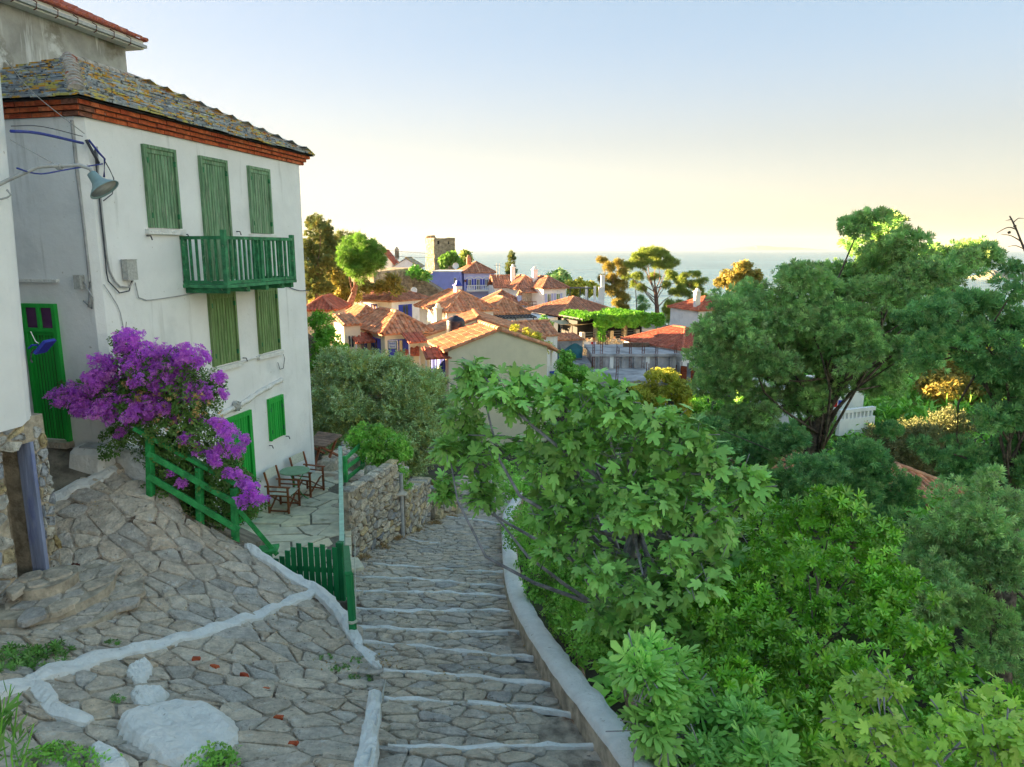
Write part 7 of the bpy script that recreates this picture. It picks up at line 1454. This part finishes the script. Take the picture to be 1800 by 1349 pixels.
# aleppo pines on the waterfront
vtree('pine_tree', 'large spreading sunlit pine standing on the waterfront', [(1118,455,12),(1138,444,13),(1160,446,13),(1178,462,12),(1132,464,13),(1158,468,12),(1104,468,10),(1180,484,11),(1196,496,9),(1122,486,9),(1102,486,7),(1150,456,12),(1148,488,8),(1172,502,8),(1128,506,7),(1190,515,7),(1112,500,6)], 106, TT, 20, .50, 'pine', 112, 577, .42, top=(1152,505), fl=.7, jy=2.5, base_u=1158, noise=.45)
vtree('pine_tree', 'orange-tinged pine left of the large waterfront pine', [(1058,458,7),(1070,470,9),(1086,466,9),(1096,480,8),(1074,490,10),(1060,490,6),(1092,502,10),(1076,512,10),(1096,522,9),(1084,534,9),(1100,540,7),(1064,508,6)], 103, TT, 20, .50, 'org', 113, 560, .25, top=(1085,510), fl=.85, jy=1.5, base_u=1092, noise=.45)
vtree('pine_tree', 'smaller sunlit pine right of the large waterfront pine', [(1206,488,9),(1222,484,9),(1232,498,9),(1216,502,9),(1196,506,8),(1228,514,8),(1206,518,8),(1186,514,7),(1236,522,6),(1196,532,6),(1216,530,6)], 104, TT, 20, .50, 'pine', 114, 572, .22, top=(1212,520), fl=.75, jy=1.5, base_u=1222, noise=.45)
vtree('pine_tree', 'low yellow-lit pine under the large waterfront pine', [(1180,535,9),(1195,545,9),(1175,548,8),(1188,555,8),(1210,540,8)], 100, TT, 20, .50, 'pine', 115, 580, .12, top=(1188,550), jy=1)
for k, (u, v0, v1, s) in enumerate(((1118,505,572,0),(1128,515,570,1),(1176,535,572,1),(1166,540,572,0),(1200,545,576,1),(1240,520,565,1),(1187,560,582,0))):
    if s: vtree('pine_sapling', ('thin dark pine sapling on the sea edge left of the large pine' if u < 1150 else ['','','dark sapling just right of the large pine trunk','','dark sapling beside the yellow-lit pine','dark sapling at the right end of the waterfront',''][k]), [(u,v0+10,9),(u+3,v0+24,10),(u-4,v0+30,7)], 108, TT, 9, .5, 'cyp2', 120+k, v1, .09, fl=.6)
    else:
        e = empty('bare_trunk', PY(u,v1,107), 0, ('thin bare trunk leaning before the sea', '', '', 'slim bare trunk right of the large pine', '', '', 'slim bare trunk beside the square')[k], 'trunk', 'trees among the village houses'); mb = MB(); mb.tube([PY(u,v1,107),PY(u+1,(v0+v1)/2,107),PY(u-1,v0,107)], .1, 6, r2=.05); mb.build('stem', M['trunk'], e)
vtree('tree', 'glowing orange tree above the left flank of the big cypress', [(1290,482,15),(1310,475,14),(1325,488,12),(1280,498,10),(1300,500,14),(1268,495,7)], 80, TC, 16, .45, 'org', 130, 560, .15)
vtree('tree', 'dark small pines behind the slim white chimney', [(1255,520,10),(1262,535,10),(1250,540,8)], 100, TT, 9, .5, 'cyp2', 131, 565, .1)
# nearer trees before the houses
vtree('yellow_tree', 'bright yellow-green tree before the concrete shell', [(1165,672,24),(1190,690,24),(1140,690,24),(1165,705,28),(1200,710,18),(1130,712,18),(1180,665,14),(1150,730,24),(1195,735,20)], 33, TC, 55, .16, 'yel', 132, 790, .1, 'trunk', fl=.9)
vtree('tree', 'green shrubby tree beside the porch of the cream gabled house', [(1000,640,18),(1015,660,22),(990,665,20),(1030,680,18),(1005,690,24),(985,700,20),(1045,700,16),(1025,720,22),(995,625,10)], 32, TC, 55, .17, 'bush', 133, 800, .1, 'trunk')
vtree('bush', 'reddish leaved bush at the foot of the concrete shell', [(1085,705,12),(1100,712,12),(1120,708,12),(1070,718,10),(1105,725,12)], 34, TC, 50, .15, 'redleaf', 134, 740, .05, 'trunk', cat='bush')
vtree('bush', 'small leafy bush left of the yellow-green tree', [(1110,700,10),(1130,725,14),(1145,745,14),(1120,750,14),(1090,745,12)], 31, TC, 50, .15, 'bush', 135, 770, .05, 'trunk', cat='bush')
vtree('climber', 'yellow flowering climber between cream gable and white house', [(905,578,6),(925,585,7),(942,592,8),(950,605,8),(965,612,7),(930,600,6)], 46, TC, 30, .2, 'yel', 136, 625, .04, 'trunk', cat='climber')
vtree('bush', 'dark shrubs filling the gap between olive and village', [(575,560,12),(580,590,16),(590,620,18),(560,600,14)], 40, TC, 24, .25, 'bush', 137, 650, .06, 'trunk', cat='bush')
vtree('shrub', 'green shrub beside the blue annex stair', [(955,563,7),(962,570,6)], 70, TC, 16, .35, 'bush', 138, 585, .05, 'trunk', cat='shrub')
# vine over the taverna frame
ve = empty('vine', vt.G(3,0,1.9), 0, 'lush green vine roofing the taverna terrace and hanging over its edge', 'vine'); r = np.random.default_rng(140); n = 2600
a = r.uniform(.1,vt.W+1.0,n); o = r.uniform(-.5,4.8,n); P = np.array([vt.G(a[i],o[i],1.75+.2*math.sin(a[i]*1.3)+r.uniform(0,.3)) for i in range(n)]); D = unit(np.c_[r.normal(size=(n,2))*.5, np.ones(n)])
m = 1700; a2 = r.uniform(1.2,vt.W+1.2,m); hang = .5+.5*np.abs(np.sin(a2*2.1))+(np.abs(a2-1.9) < .25)*1.3; P2 = np.array([vt.G(a2[i],-.5+r.uniform(-.12,.12),2.05-hang[i]*r.random()) for i in range(m)]); D2_ = unit(np.c_[r.normal(size=m)*.4, -np.ones(m), r.normal(size=m)*.5])
P = np.r_[P, P2]; D = np.r_[D, D2_]; V, F, Tn = scatter(TC, P, frames(D, len(P), r), r.uniform(.2,.38,len(P)), r.random(len(P))); link('leaves', np_mesh('leaves', V-np.array(ve.location), F, M['vine'], Tn), ve)
mb = MB()
for a_ in (1.7,4.8): mb.tube(smooth_line([vt.G(a_,-.1,-1.2), vt.G(a_+.1,-.15,.4), vt.G(a_,0,2.0)], .4), .05, 5)
mb.build('stems', M['trunk'], ve)
for k, (P, lb) in enumerate((([PY(640,436,88),PY(700,442,92),PY(752,446,100)], 'upper thin wire sagging across the sea left of the tower'), ([PY(660,446,88),PY(715,452,92),PY(760,453,100)], 'lower thin wire sagging across the sea left of the tower'), ([PY(845,480,96),PY(835,462,100),PY(826,452,104)], 'thin wire rising from the blue house roof'))): span(P, .025, 'cabled', lb)
vtree('bush', 'dark shrubs between the yellow-green tree and the big cypress', [(1225,705,20),(1262,722,24),(1300,716,22),(1245,745,26),(1330,740,22),(1215,735,18),(1290,760,24)], 35, TC, 50, .17, 'bush', 139, 800, .06, 'trunk', cat='bush')
# ------------------------------------------------------------------ the air over the sea
hm = bpy.data.materials.new('sea_air'); hm.use_nodes = True; nt = hm.node_tree
for n_ in list(nt.nodes):
    if n_.type != 'OUTPUT_MATERIAL': nt.nodes.remove(n_)
pv = nt.nodes.new('ShaderNodeVolumePrincipled'); pv.inputs['Color'].default_value = (.85,.9,1,1); pv.inputs['Density'].default_value = 2.6e-5; pv.inputs['Anisotropy'].default_value = .2
nt.links.new(pv.outputs[0], nt.nodes['Material Output'].inputs['Volume'])
mb = MB(); mb.box(-15600,15600,-15600,15600,SEA-3,260); hz = mb.build('haze', hm); tag(hz, kind='stuff')
